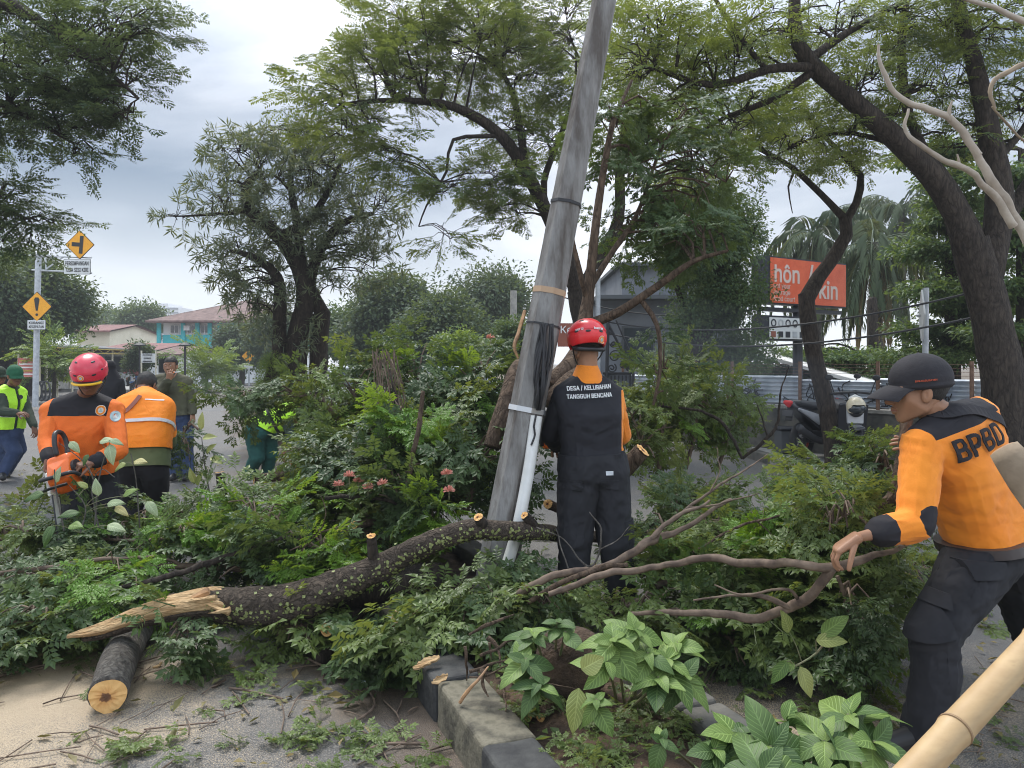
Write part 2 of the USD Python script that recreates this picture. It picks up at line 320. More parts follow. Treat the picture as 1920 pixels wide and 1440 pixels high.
leafmat("leaf_far_dark", (0.042, 0.075, 0.037), (0.077, 0.118, 0.052), (0.126, 0.166, 0.059), rough=.6, trans=.35)
leafmat("leaf_tier", (0.044, 0.089, 0.030), (0.095, 0.156, 0.041), (0.160, 0.223, 0.055), rough=.5, trans=.4)
leafmat("leaf_bright", (0.095, 0.167, 0.030), (0.160, 0.234, 0.040), (0.233, 0.301, 0.059), rough=.45, trans=.4)
leafmat("leaf_litter", (.12, .12, .035), (.2, .14, .05), (.08, .12, .03), rough=.6, trans=.1)
barkmat("bark_dark", (.011, .009, .008), (.075, .058, .045), 8)
barkmat("bark_grey", (.035, .03, .027), (.17, .155, .135), 9)
barkmat("bark_brown", (.03, .02, .014), (.16, .11, .075), 9)
barkmat("bark_log", (.014, .011, .009), (.13, .10, .075), 11, (1, 1, 1), (.15, .155, .09))
mat("bark_twig", (.07, .045, .032), .8, (.19, .135, .095), 14)
mat("dead_wood", (.26, .21, .16), .8, (.42, .36, .29), 9, bump=.3, bscale=40, bdist=.006)
# ---------------------------------------------------------------- ground, roads, kerbs
mat("earth", (.07, .05, .033), .95, (.15, .115, .075), 3, bump=.6, bscale=30, bdist=.03)
mat("soil", (.045, .028, .018), .95, (.12, .075, .045), 7, bump=.9, bscale=45, bdist=.03)
mat("pavement", (.23, .225, .21), .85, (.34, .33, .31), 3, bump=.25, bscale=60, bdist=.005)
mat("concrete", (.20, .19, .17), .88, (.33, .31, .27), 5, bump=.5, bscale=40, bdist=.008, third=(.8, (.12, .12, .09)))
mat("concrete_dark", (.06, .06, .055), .88, (.14, .13, .11), 4, bump=.5, bscale=30, bdist=.01, third=(.85, (.04, .05, .03)))
mat("kerb_black", (.016, .016, .017), .8, (.05, .05, .047), 9, bump=.7, bscale=50, bdist=.006, third=(.78, (.16, .15, .12)))
mat("kerb_pale", (.045, .04, .028), .85, (.155, .138, .098), 8, bump=.7, bscale=30, bdist=.012, lo=.36, hi=.56, third=(.74, (.055, .05, .03)))
c1, c2 = G(-70, 1330), G(430, 1260)
def road_material():
    n = {"g": ("geometry", {}),
         "nf": ("noise_texture", {"scale": 190.0, "detail": 2.0, "roughness": .7}), "nm": ("noise_texture", {"scale": 2.2, "detail": 4.0}), "nl": ("noise_texture", {"scale": .35, "detail": 3.0}),
         "vo": ("voronoi_texture", {"scale": 150.0}), "as": ("rgb_ramp", {"ramp": [(.0, (.022, .022, .023)), (.35, (.06, .058, .057)), (.65, (.125, .12, .112)), (1, (.30, .28, .25))]}),
         "wet": ("rgb_ramp", {"ramp": [(.35, (.62, .62, .64)), (.6, (1.15, 1.13, 1.1))]}), "b": ("mix", {"mix_type": "multiply", "fac": 1.0}),
         "d1": ("vector_math", {"math_type": "distance", "vector2": tuple(c1)}), "m1": ("map_range", {"from_min": .25, "from_max": 1.55, "to_min": .50, "to_max": .0, "clamp": True}),
         "d2": ("vector_math", {"math_type": "distance", "vector2": tuple(c2)}), "m2": ("map_range", {"from_min": .1, "from_max": 2.2, "to_min": .17, "to_max": .0, "clamp": True}),
         "d3": ("vector_math", {"math_type": "distance", "vector2": (1.35, 3.0, 0)}), "m3": ("map_range", {"from_min": .15, "from_max": 2.2, "to_min": .26, "to_max": .0, "clamp": True}),
         "a1": ("math", {"math_type": "maximum"}), "a2": ("math", {"math_type": "maximum"}), "nmr": ("map_range", {"from_min": .3, "from_max": .7, "to_min": -.12, "to_max": .12}),
         "a3": ("math", {"math_type": "add"}), "a4": ("math", {"math_type": "add"}), "f": ("map_range", {"from_min": .66, "from_max": .82, "to_min": 0, "to_max": 1, "clamp": True}),
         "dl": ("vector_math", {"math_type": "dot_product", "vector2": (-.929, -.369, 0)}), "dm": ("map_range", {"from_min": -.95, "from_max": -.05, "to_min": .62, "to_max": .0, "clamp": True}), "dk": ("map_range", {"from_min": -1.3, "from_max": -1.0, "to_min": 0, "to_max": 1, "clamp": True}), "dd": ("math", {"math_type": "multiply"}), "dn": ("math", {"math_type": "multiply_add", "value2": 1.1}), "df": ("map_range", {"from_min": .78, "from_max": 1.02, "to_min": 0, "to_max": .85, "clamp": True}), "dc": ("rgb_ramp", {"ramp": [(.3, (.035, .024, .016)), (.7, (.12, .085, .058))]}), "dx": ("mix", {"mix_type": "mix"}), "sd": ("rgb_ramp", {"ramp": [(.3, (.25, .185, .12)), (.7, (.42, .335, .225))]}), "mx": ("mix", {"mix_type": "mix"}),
         "bp": ("bump", {"strength": .55, "distance": .006}), "rg": ("map_range", {"from_min": .35, "from_max": .65, "to_min": .5, "to_max": .85}), "p": ("principled_bsdf", {"roughness": .75})}
    l = [(f"g.position", f"{k}.vector") for k in ("nf", "nm", "nl", "vo")] + [(f"g.position", f"{k}.vector1") for k in ("d1", "d2", "d3")]
    l += [("vo.distance", "as.fac"), ("nl.fac", "wet.fac"), ("as.color", "b.color1"), ("wet.color", "b.color2"), ("d1.value", "m1.value"), ("d2.value", "m2.value"), ("d3.value", "m3.value"),
          ("m1.result", "a1.value1"), ("m2.result", "a1.value2"), ("a1.value", "a2.value1"), ("m3.result", "a2.value2"), ("nm.fac", "nmr.value"), ("a2.value", "a3.value1"), ("nmr.result", "a3.value2"),
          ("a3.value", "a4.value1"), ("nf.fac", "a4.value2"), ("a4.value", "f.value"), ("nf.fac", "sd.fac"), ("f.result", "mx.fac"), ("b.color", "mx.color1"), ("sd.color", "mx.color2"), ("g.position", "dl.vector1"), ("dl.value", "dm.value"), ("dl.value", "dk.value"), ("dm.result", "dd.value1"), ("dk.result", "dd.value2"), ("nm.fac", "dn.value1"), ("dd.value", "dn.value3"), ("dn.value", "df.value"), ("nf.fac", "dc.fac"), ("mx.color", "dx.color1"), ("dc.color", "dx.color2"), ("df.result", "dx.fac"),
          ("dx.color", "p.base_color"), ("vo.distance", "bp.height"), ("bp.normal", "p.normal"), ("nl.fac", "rg.value"), ("rg.result", "p.roughness")]
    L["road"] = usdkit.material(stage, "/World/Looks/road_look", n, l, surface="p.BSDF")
road_material()
obj("ground", sheet(Polygon([(-400, -30), (400, -30), (400, 700), (-400, 700)]), 0.0), L["earth"], kind="structure")
LK = [(-11, -12), (-13, 6), (-15.5, 18), (-18.7, 29)]; LK2 = [(-34, 33), (-60, 38), (-60, 46), (-30, 44), (-16.5, 40), (-18.5, 52), (-23, 66), (-45, 110), (-100, 190)]
RK = [(4.75, -12), (4.5, 3), (4.3, 8.5), (3.85, 14), (2.3, 25), (-2.5, 42), (-10, 60), (-30, 100), (-80, 180)]
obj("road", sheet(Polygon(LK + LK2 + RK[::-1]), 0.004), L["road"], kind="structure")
def strip_kerb(name, line, side, w=.16, h=.15, mats=("concrete_dark", "concrete_dark"), length=1.0, maxn=60):
    """a row of kerb stones along a line, each a part"""
    s = stage.DefinePrim("/World/" + numbered("/World", name), "Xform"); cd(s, kind="structure"); ls = LineString(line); n = min(maxn, int(ls.length / length))
    for i in range(n):
        a = np.array(ls.interpolate(i * length + .006).coords[0]); b = np.array(ls.interpolate((i + 1) * length - .006).coords[0]); d = unit(b - a); nn = np.array([-d[1], d[0]]) * side
        m = tm(rbox(np.linalg.norm(b - a), w, h + .06, .018, 8)); M = np.eye(4); M[:2, 0] = d; M[:2, 1] = [-d[1], d[0]]; cc = (a + b) / 2 + nn * w / 2; M[:3, 3] = [cc[0] + rng.normal(0, .004), cc[1] + rng.normal(0, .004), (h - .06) / 2 + rng.normal(0, .004)]
        m.apply_transform(M); obj("kerb_stone", m, L[mats[i % 2]], s, 40)
    return s
def pave(name, poly, z, m="pavement"): return obj(name, extrude(Polygon(poly), z - .01, .01), L[m], kind="structure")
pave("pavement", [(-11.16, -12), (-13.16, 6), (-15.66, 18), (-18.86, 29), (-34, 33.2), (-60, 30), (-60, -12)], .15)
pave("pavement", [(-16.7, 40.2), (-18.7, 52), (-23.2, 66), (-45.2, 110), (-100, 190), (-110, 190), (-60, 110), (-33, 66), (-28, 52), (-30, 44.2)], .15)
pave("pavement", [(a + .16, b) for a, b in RK] + [(-60, 182), (-20, 100), (0, 62), (10, 45), (12, 20), (14, -12)], .15)
strip_kerb("pavement_kerb", RK, -1, mats=("concrete_dark", "concrete"), maxn=34)
strip_kerb("pavement_kerb", LK, 1, mats=("concrete", "concrete_dark"), maxn=46)
# the median: two rows of kerb stones with soil between
MD = unit(np.array([-.397, 1.0])); MN = np.array([MD[1], -MD[0]])
def ml(y, off=0.0): return np.array([-.21 - .397 * (y - 3.06), y]) + MN * off
med = stage.DefinePrim("/World/median", "Xform"); cd(med, kind="structure")
y0 = 3.40
for side, off, wdt in ((0, .11, .22), (1, .96, .2)):
    for i in range(-8, 60):
        ln = .62; a = y0 - (i + 1) * ln * MD[1] if i < 0 else y0 + (i - 0) * ln * MD[1]
        b0 = np.array([*ml(y0 + i * ln * MD[1] + .004, off)]); b1 = np.array([*ml(y0 + (i + 1) * ln * MD[1] - .004, off)])
        if b0[1] < 0.6: continue
        m = tm(rbox(np.linalg.norm(b1 - b0), wdt, .26, .022, 10)).subdivide().subdivide(); m.vertices += (meshkit.fbm(m.vertices * 14 + i * 7, 3, i + 9)[:, None] - .5) * .016 * unit(np.ones(3))
        M = np.eye(4); M[:2, 0] = MD; M[:2, 1] = [-MD[1], MD[0]]; c = (b0 + b1) / 2; M[:3, 3] = [c[0] + rng.normal(0, .005), c[1], .065 + rng.normal(0, .005)]
        tilt = trimesh.transformations.rotation_matrix(rng.normal(0, .02), [1, 0, 0]); m.apply_transform(M @ tilt)
        obj("kerb_stone", m, L["kerb_pale" if (i % 2) and side == 0 else "kerb_black" if side == 0 else "concrete_dark"], med, 50)
gy = np.concatenate([np.linspace(-3, 8, 150), np.linspace(8.2, 60, 120)]); gx = np.linspace(.2, .88, 16)
sv = np.array([[*ml(y, x), 0] for y in gy for x in gx]); sv[:, 2] = .09 + .09 * (meshkit.fbm(sv * 3.2, 4, 5) - .35) + .05 * np.sin(np.tile(np.linspace(0, np.pi, 16), len(gy)))
ii = (np.arange(len(gy) - 1)[:, None] * 16 + np.arange(15)[None]).ravel(); obj("soil", (sv, np.stack([ii, ii + 1, ii + 17, ii + 16], 1)), L["soil"], med, True)

# ---------------------------------------------------------------- right side: wall, sheet-metal fence, shed, house, billboard
mat("zinc", (.30, .34, .40), .45, (.52, .56, .60), 3, metal=.35, bump=.1, third=(.85, (.24, .20, .17)))
mat("rust", (.10, .05, .03), .8, (.2, .12, .08), 12)
mat("iron", (.02, .02, .022), .6); mat("paint_black", (.015, .015, .017), .6)
mat("roof_pale", (.50, .49, .46), .7, (.68, .67, .64), 2)
mat("house_grey", (.13, .142, .16), .85, (.19, .2, .22), .8)
mat("house_dark", (.08, .085, .09), .8)
mat("glass_dark", (.02, .024, .028), .12, spec=.8)
mat("sign_red", (.62, .09, .03), .5, (.70, .13, .05), 3); mat("sign_case", (.02, .022, .028), .5); mat("sign_white", (.62, .63, .62), .5); mat("letter_pale", (.62, .50, .44), .6)
mat("metal_grey", (.36, .38, .40), .45, (.5, .52, .54), 9, metal=.4)
mat("sign_yellow", (.80, .36, .015), .5, (.72, .31, .015), 4); mat("letter_black", (.02, .02, .02), .6); mat("letter_white", (.75, .75, .74), .7)
mat("logo_teal", (.35, .48, .48), .6); mat("logo_brown", (.25, .08, .05), .6)
WL = np.array([[2.2, 15.9], [3.7, 14.0], [4.7, 12.75], [6.8, 9.8], [8.6, 7.2], [10.5, 4.4]])
def along(line, s0, s1, n=2):
    ls = LineString(line); return np.array([ls.interpolate(s).coords[0] for s in np.linspace(s0, s1, n)])
def wallstrip(pts, z0, z1, th):
    p = LineString(pts).buffer(th / 2, cap_style=2, join_style=2); return extrude(p, z1 - z0, z0)
wl = thing("roadside_wall", "low stained concrete wall under the corrugated metal fence", "wall")
obj("wall", wallstrip(WL, .1, .84, .24), L["concrete_dark"], wl); obj("coping", wallstrip(WL, .84, .89, .3), L["concrete"], wl)
fe = thing("metal_fence", "corrugated zinc sheet fence with black graffiti on top of the low wall", "fence")
tot = LineString(WL).length; per = 1.32; k = 0; s = .2
posts = []
while s + per < tot:
    a, b = along(WL, s, s + per); d = unit(np.append(b - a, 0)); nn = np.array([-d[1], d[0], 0]);
    if nn[1] > 0: nn = -nn
    zz = np.linspace(.92, 1.37 + rng.normal(0, .015), 41); off = .016 * np.sin(np.arange(41) * 2 * np.pi / 6.0)
    base = np.append(a, 0) + d * .01; v = []
    for q, z in enumerate(zz):
        for e in (0, .5, 1): v.append(base + d * (np.linalg.norm(b - a) - .02) * e + nn * (off[q] + .03) + [0, 0, z])
    v = np.array(v); i0 = np.array([q * 3 + e for q in range(40) for e in range(2)]); f = np.stack([i0, i0 + 1, i0 + 4, i0 + 3], 1)
    obj("zinc_sheet", (v, f), L["zinc"], fe, True); p0 = np.append(a, 0) + nn * .07
    obj("post", tube(np.array([p0 + [0, 0, .86], p0 + [0, 0, 1.62]]), .028, 6), L["rust"], fe)
    # graffiti strokes on the sheet
    gr = []
    rr = np.random.default_rng(100 + k)
    for q in range(16):
        x = rr.uniform(.06, per - .2); z = rr.uniform(.98, 1.22); pts = [np.array([x, z])]
        for w in range(rr.integers(3, 6)): pts.append(np.clip(pts[-1] + rr.normal(0, .085, 2), [.03, .95], [per - .05, 1.34]))
        pts = np.array([base + d * u[0] + nn * .052 + [0, 0, u[1]] for u in pts]); gr.append(tube(smooth_path(pts, .04), .0085, 4, False))
    if k in (2, 3, 4, 5): obj("graffiti", join(gr), L["paint_black"], fe)
    s += per; k += 1
for z in (1.42, 1.47, 1.52, 1.57): 
    pts = along(WL, .2, tot - .2, 24); obj("wire", tube(np.column_stack([pts, np.full(24, z)]) + rng.normal(0, .006, (24, 3)), .003, 4), L["rust"], fe)
# ledge blocks under the zinc
sh = thing("shed", "shed with pale sloping sheet roof behind the zinc fence", "shed")
A, B = W(1395, 655, 18), W(1625, 718, 17.0); C, D_ = W(1395, 640, 23), W(1660, 704, 23)
obj("roof", (np.array([A, B, D_, C, A - [0, 0, .08], B - [0, 0, .08], D_ - [0, 0, .08], C - [0, 0, .08]]), np.array([[0, 1, 2, 3], [7, 6, 5, 4], [0, 4, 5, 1], [1, 5, 6, 2], [2, 6, 7, 3], [3, 7, 4, 0]])), L["roof_pale"], sh)
obj("wall", box(A[0] + .2, B[0] - .3, 18.2, 22, 0, .95), L["house_dark"], sh)
ho = thing("grey_house", "grey flat-roofed house with an upper balcony behind the black gate", "house")
hx0, hx1 = 2.4, 6.2
obj("wall", box(hx0, hx1, 21, 28, 0, 3.4), L["house_grey"], ho); obj("upper_storey", box(hx0 + .75, hx1 - .9, 22, 28, 3.404, 4.35), L["house_grey"], ho); obj("slab", box(hx0 - .15, hx1 + .15, 20.4, 28, 3.3, 3.402), L["house_dark"], ho)
for i, x in enumerate((hx0 + .6, hx0 + 2.1)):
    fr = obj("window", box(x, x + .9, 20.94, 21.0, 1.5, 2.6), L["house_dark"], ho); obj("pane", box(x + .06, x + .84, 20.92, 20.938, 1.56, 2.54), L["glass_dark"], fr)
obj("roof_slab", box(hx0 + .6, hx1 - .7, 21.8, 28.1, 4.352, 4.45), L["house_dark"], ho)
# wrought-iron gate
gt = thing("iron_gate", "black wrought iron gate wing with scrolls beside the centre worker's helmet", "gate")
gb = np.array([1.55, 12.9, 0.0]); gp = []
def scroll(c, r0, turns, ph, dirn=1):
    t = np.linspace(0, turns * 2 * np.pi, 40); rr = r0 * (1 - t / t[-1] * .85); return np.column_stack([c[0] + rr * np.cos(dirn * t + ph), np.full(40, c[1]), c[2] + rr * np.sin(dirn * t + ph)])
def gw(px, py): return W(px, py, 12.9)
obj("frame", join([tube(np.array([gw(1140, 606), gw(1187, 700)]), .022, 6), tube(np.array([gw(1140, 606), gw(1136, 770)]), .03, 6), tube(np.array([gw(1130, 700), gw(1187, 700)]), .022, 6), tube(np.array([gw(1187, 700), gw(1187, 800)]), .03, 6), tube(np.array([gw(1145, 606), gw(1182, 690)]) + [.09, 0, .05], .014, 6)]), L["iron"], gt)
for c, r0, ph, dn in (((1153, 668), .11, 0, 1), ((1168, 684), .07, 2, -1), ((1147, 690), .08, 1, -1), ((1150, 645), .055, 3, 1), ((1178, 692), .04, 0, 1), ((1145, 625), .03, 0, 1)):
    obj("scroll", tube(scroll(gw(*c), r0, 1.7, ph, dn), .013, 5), L["iron"], gt)
for i in range(7): obj("bar", cyl(gw(1139 + 7 * i, 704), gw(1139 + 7 * i, 800), .012, 5), L["iron"], gt)
obj("panel", box(gw(1132, 0)[0], gw(1184, 0)[0], 12.94, 12.97, .15, 1.42), L["house_grey"], gt)
# billboard
bb = thing("billboard", "orange red food court billboard on a dark post behind the leaning tree", "billboard")
P0, P1 = np.array([5.53, 16.5, 0]), np.array([7.8, 17.9, 0]); bd = unit(P1 - P0); bn = np.array([bd[1], -bd[0], 0]); blen = np.linalg.norm(P1 - P0)
def bbox(s0, s1, z0, z1, d0, d1):
    b = box(s0, s1, -d1, -d0, z0, z1); M = np.eye(4); M[:3, 0] = bd; M[:3, 1] = -bn; M[:3, 3] = P0; b.apply_transform(M); return b
def btext(name, txt, s, z, h, m, bold=True, d=.004, parent=None, shear=0):
    t = meshkit.text_mesh(txt, h, .006, bold); M = np.eye(4); M[:3, 0] = bd; M[:3, 1] = [0, 0, 1]; M[:3, 2] = bn; M[:3, 3] = P0 + bd * s + bn * d + [0, 0, z]; t.apply_transform(M); obj(name, t, L[m], parent or bb)
obj("case", bbox(-.22, blen, 2.87, 3.9, -.3, -.012), L["sign_case"], bb)
face = obj("face", bbox(.03, blen - .03, 2.9, 3.87, -.01, .002), L["sign_red"], bb)
btext("lettering", "hôn", .12, 3.36, .36, "letter_pale"); btext("lettering", "/", 1.18, 3.16, .6, "letter_pale", False); btext("lettering", "kin", 1.62, 3.06, .38, "letter_pale")
for t, z in (("not your", 3.22), ("average", 3.08), ("food court", 2.94)): btext("lettering", t, .12, z, .105, "letter_pale", False)
obj("lower_frame", bbox(-.1, blen - .1, 2.72, 2.8, -.25, -.05), L["sign_case"], bb)
obj("panel_case", bbox(-.22, 1.25, 2.08, 2.62, -.3, -.012), L["sign_case"], bb); obj("panel", bbox(0, 1.22, 2.12, 2.58, -.01, .002), L["sign_white"], bb)
for i, mm in enumerate(("sign_case", "metal_grey", "sign_case", "sign_case", "logo_teal")):
    c = Point(0, 0).buffer(.085); c = c.difference(Point(0, 0).buffer(.055)) if i != 4 else c
    m = extrude(c, .005); M = np.eye(4); M[:3, 0] = bd; M[:3, 1] = [0, 0, 1]; M[:3, 2] = bn; M[:3, 3] = P0 + bd * (.13 + .235 * i) + bn * .004 + [0, 0, 2.46]; m.apply_transform(M); obj("logo", m, L[mm], bb)
for i, mm in enumerate(("logo_brown", "sign_case", "sign_case", "metal_grey", "sign_case")): obj("logo", bbox(.05 + .235 * i, .2 + .235 * i, 2.15, 2.28, .003, .008), L[mm], bb)
obj("post", cyl(P0 + bd * 1.12 - bn * .15 + [0, 0, 0], P0 + bd * 1.12 - bn * .15 + [0, 0, 2.9], .11, 10), L["sign_case"], bb)
obj("side_post", cyl(P0 - bd * .16 - bn * .15 + [0, 0, 2.1], P0 - bd * .16 - bn * .15 + [0, 0, 2.9], .05, 8), L["sign_case"], bb)

# ---------------------------------------------------------------- road signs
def diamond(half, th=.02): return extrude(Polygon([(half, 0), (0, half), (-half, 0), (0, -half)]).buffer(-.03).buffer(.03), th)
def face_to(mesh, c, yaw=0.0, tilt=0.0):
    """mesh drawn in xy is stood up at c, facing the camera side (-y)"""
    M = trimesh.transformations.rotation_matrix(yaw, [0, 0, 1]) @ trimesh.transformations.rotation_matrix(math.pi / 2, [1, 0, 0]) @ trimesh.transformations.rotation_matrix(tilt, [0, 0, 1]); m = mesh.copy(); m.apply_transform(M); m.apply_translation(c); return m
def plate(w, h, th=.015): return extrude(Polygon([(-w / 2, -h / 2), (w / 2, -h / 2), (w / 2, h / 2), (-w / 2, h / 2)]).buffer(.02), th)
def ctext(txt, h, bold=True): t = meshkit.text_mesh(txt, h, .004, bold); t.apply_translation([-t.bounds[:, 0].mean(), -h / 2, 0]); return t
SY = 26.0; sg = thing("sign_post", "tall grey post with two yellow diamond warning signs left of the red-helmeted worker", "road sign")
def sp(px, py, dy=0.0): return W(px, py, SY + dy)
obj("post", tube(np.array([np.array([*sp(66, 700)[:2], .1]), sp(72, 478)]), .095, 10), L["metal_grey"], sg, 40)
obj("arm", join([cyl(sp(72, 480), sp(172, 483), .03, 6), cyl(sp(60, 506), sp(172, 512), .03, 6), cyl(sp(86, 505), sp(120, 481), .025, 6), cyl(sp(86, 480), sp(86, 506), .02, 6)]), L["metal_grey"], sg)
def yellow(parent, c, half, yaw=0.0):
    obj("sign_border", face_to(diamond(half * 1.0), c, yaw), L["letter_black"], parent); return obj("sign_plate", face_to(diamond(half * .95, .006), c - [0, .022, 0], yaw), L["sign_yellow"], parent)
hf = 27.5 / 1440 * SY
c = sp(150, 459, -.12); yellow(sg, c, hf); T = cat([extrude(Polygon([(-.06, -.30), (.06, -.30), (.06, .30), (-.06, .30)]), .005), extrude(Polygon([(-.32, -.07), (-.062, -.07), (-.062, .07), (-.32, .07)]), .005)]); T.apply_translation([.06, 0, 0]); obj("symbol", face_to(T, c - [0, .03, 0], 0, -.08), L["letter_black"], sg)
c = sp(70, 575, -.14); yellow(sg, c, hf * 1.03)
ex = cat([extrude(Polygon([(-.03, -.14), (.03, -.14), (.09, .24), (.05, .31), (-.05, .31), (-.09, .24)]), .005), extrude(Point(0, -.27).buffer(.045), .005)]); obj("symbol", face_to(ex, c - [0, .03, 0]), L["letter_black"], sg)
c = sp(145, 500, -.12); obj("plate_border", face_to(plate(.86, .48), c), L["letter_black"], sg); obj("text_plate", face_to(plate(.83, .45, .005), c - [0, .018, 0]), L["sign_white"], sg)
for i, t in enumerate(("PERSIMPANGAN", "TIGA SISI KIRI")): m = ctext(t, .13); m.apply_scale([.78 / max(.01, np.ptp(m.bounds[:, 0])), 1, 1]); obj("lettering", face_to(m, c + [0, -.026, .11 - .22 * i]), L["letter_black"], sg)
c = sp(69, 609, -.14); obj("plate_border", face_to(plate(.58, .29), c), L["letter_black"], sg); obj("text_plate", face_to(plate(.56, .27, .005), c - [0, .018, 0]), L["sign_white"], sg)
for i, t in enumerate(("KURANGI", "KECEPATAN")): m = ctext(t, .085); m.apply_scale([.5 / max(.01, np.ptp(m.bounds[:, 0])), 1, 1]); obj("lettering", face_to(m, c + [0, -.026, .065 - .13 * i]), L["letter_black"], sg)
sg2 = thing("sign_post", "small yellow diamond warning sign far down the road left of the median tree", "road sign"); q = W(466, 668, 50)
obj("post", cyl(np.array([q[0], 50.1, .1]), q + [0, .1, 1.3], .06, 8), L["metal_grey"], sg2); yellow(sg2, q, .46); obj("symbol", face_to(ex, q - [0, .03, 0]), L["letter_black"], sg2); obj("text_plate", face_to(plate(.5, .18), q - [0, 0, .68]), L["sign_white"], sg2)
sg3 = thing("sign_post", "grey post with a pale diamond sign turned away, behind the black cap", "road sign"); q = W(1731, 592, 10.2)
obj("post", cyl(np.array([q[0] + .04, 10.25, .1]), W(1736, 540, 10.25), .04, 10), L["metal_grey"], sg3, 40); obj("sign_plate", face_to(diamond(.35), q + np.array([-.06, -.06, 0]), 1.18), L["sign_white"], sg3); obj("bracket", cyl(q + [-.1, -.02, 0], q + [.08, .05, 0], .015, 6), L["metal_grey"], sg3)
# overhead cables
cab = []
for i, (a, b, lab) in enumerate(((W(1110, 598, 14), W(1835, 545, 9.0), "upper black overhead cable crossing behind the orange billboard"), (W(1125, 622, 14), W(1850, 590, 9.0), "lower black overhead cable crossing behind the orange billboard"), (W(1020, 545, 16), W(1440, 576, 15), "thin black cable sagging right of the concrete pole"))):
    t = np.linspace(0, 1, 24)[:, None]; p = a + (b - a) * t; p[:, 2] -= .32 * 4 * (t * (1 - t))[:, 0]; p = np.vstack([p, ]); obj("cable", tube(p, .014, 5), L["iron"], None, label=lab, cat="cable")

# ---------------------------------------------------------------- left background: buildings and roadside canopy
mat("tile_roof", (.10, .058, .05), .85, (.19, .12, .105), 2.5, bump=.5, bscale=14, bdist=.05)
mat("roof_rust", (.13, .05, .045), .8, (.21, .09, .08), 1.5)
mat("teal", (.03, .36, .40), .7, (.04, .42, .45), 1); mat("wall_white", (.58, .60, .60), .8, (.68, .69, .68), 1); mat("cream", (.55, .50, .38), .8, (.62, .57, .45), 1)
mat("far_wall", (.60, .60, .61), .9); mat("canopy", (.10, .10, .105), .8, (.15, .15, .15), 2); mat("yellow_paint", (.42, .30, .04), .6); mat("dark_inside", (.03, .028, .026), .9, (.06, .055, .05), 2)
mat("banner_red", (.52, .13, .12), .7, (.62, .26, .22), 4); mat("banner_white", (.62, .62, .60), .7, (.70, .70, .69), 5)
Yb = 62.0; tb = thing("teal_building", "two storey white and turquoise building with brown tiled hip roof", "building")
xa, xb = W(297, 0, Yb)[0], W(520, 0, Yb)[0]; zt = W(0, 602, Yb)[2]; zm = W(0, 628, Yb)[2]
obj("upper_wall", box(xa + .4, xb, Yb, Yb + 12, zm + .01, zt), L["wall_white"], tb); obj("band", box(xa + .4, xb, Yb - .12, Yb + 12, zm - .75, zm), L["teal"], tb); obj("lower_wall", box(xa + .4, xb, Yb, Yb + 12, 0, zm - .76), L["wall_white"], tb)
rv = np.array([[xa - .6, Yb - 1, zt], [xb + 1, Yb - 1, zt], [xb + 1, Yb + 13, zt], [xa - .6, Yb + 13, zt], [xa + 6.0, Yb + 6, zt + 2.3], [xb - 4, Yb + 6, zt + 2.3], [xa - .6, Yb - 1, zt - .15], [xb + 1, Yb - 1, zt - .15], [xb + 1, Yb + 13, zt - .15], [xa - .6, Yb + 13, zt - .15]])
obj("roof", (rv, np.array([[0, 1, 5], [0, 5, 4], [1, 2, 5], [2, 3, 4], [2, 4, 5], [3, 0, 4], [0, 6, 7], [0, 7, 1], [1, 7, 8], [1, 8, 2], [3, 9, 6], [3, 6, 0], [6, 9, 8], [6, 8, 7]])), L["tile_roof"], tb)
for i, px in enumerate((300, 345, 372, 395, 413, 436)):
    x = W(px, 0, Yb)[0]; obj("column", box(x - .16, x + .16, Yb - .24, Yb - .122, 0, zt - .16), L["teal"], tb)
for i, px in enumerate((328, 360, 384, 406, 424)):
    x = W(px, 0, Yb)[0]; w_ = .36; fr = obj("window", box(x - w_, x + w_, Yb - .08, Yb - .004, zm + .12, zm + .82), L["wall_white"], tb); obj("pane", box(x - w_ + .06, x - .03, Yb - .1, Yb - .082, zm + .17, zm + .77), L["glass_dark"], fr); obj("pane", box(x + .03, x + w_ - .06, Yb - .1, Yb - .082, zm + .17, zm + .77), L["glass_dark"], fr)
ac = obj("air_conditioner", tm(rbox(.5, .3, .4, .03).translate([W(353, 0, Yb)[0], Yb - .2, zm + .55])), L["sign_white"], tb)
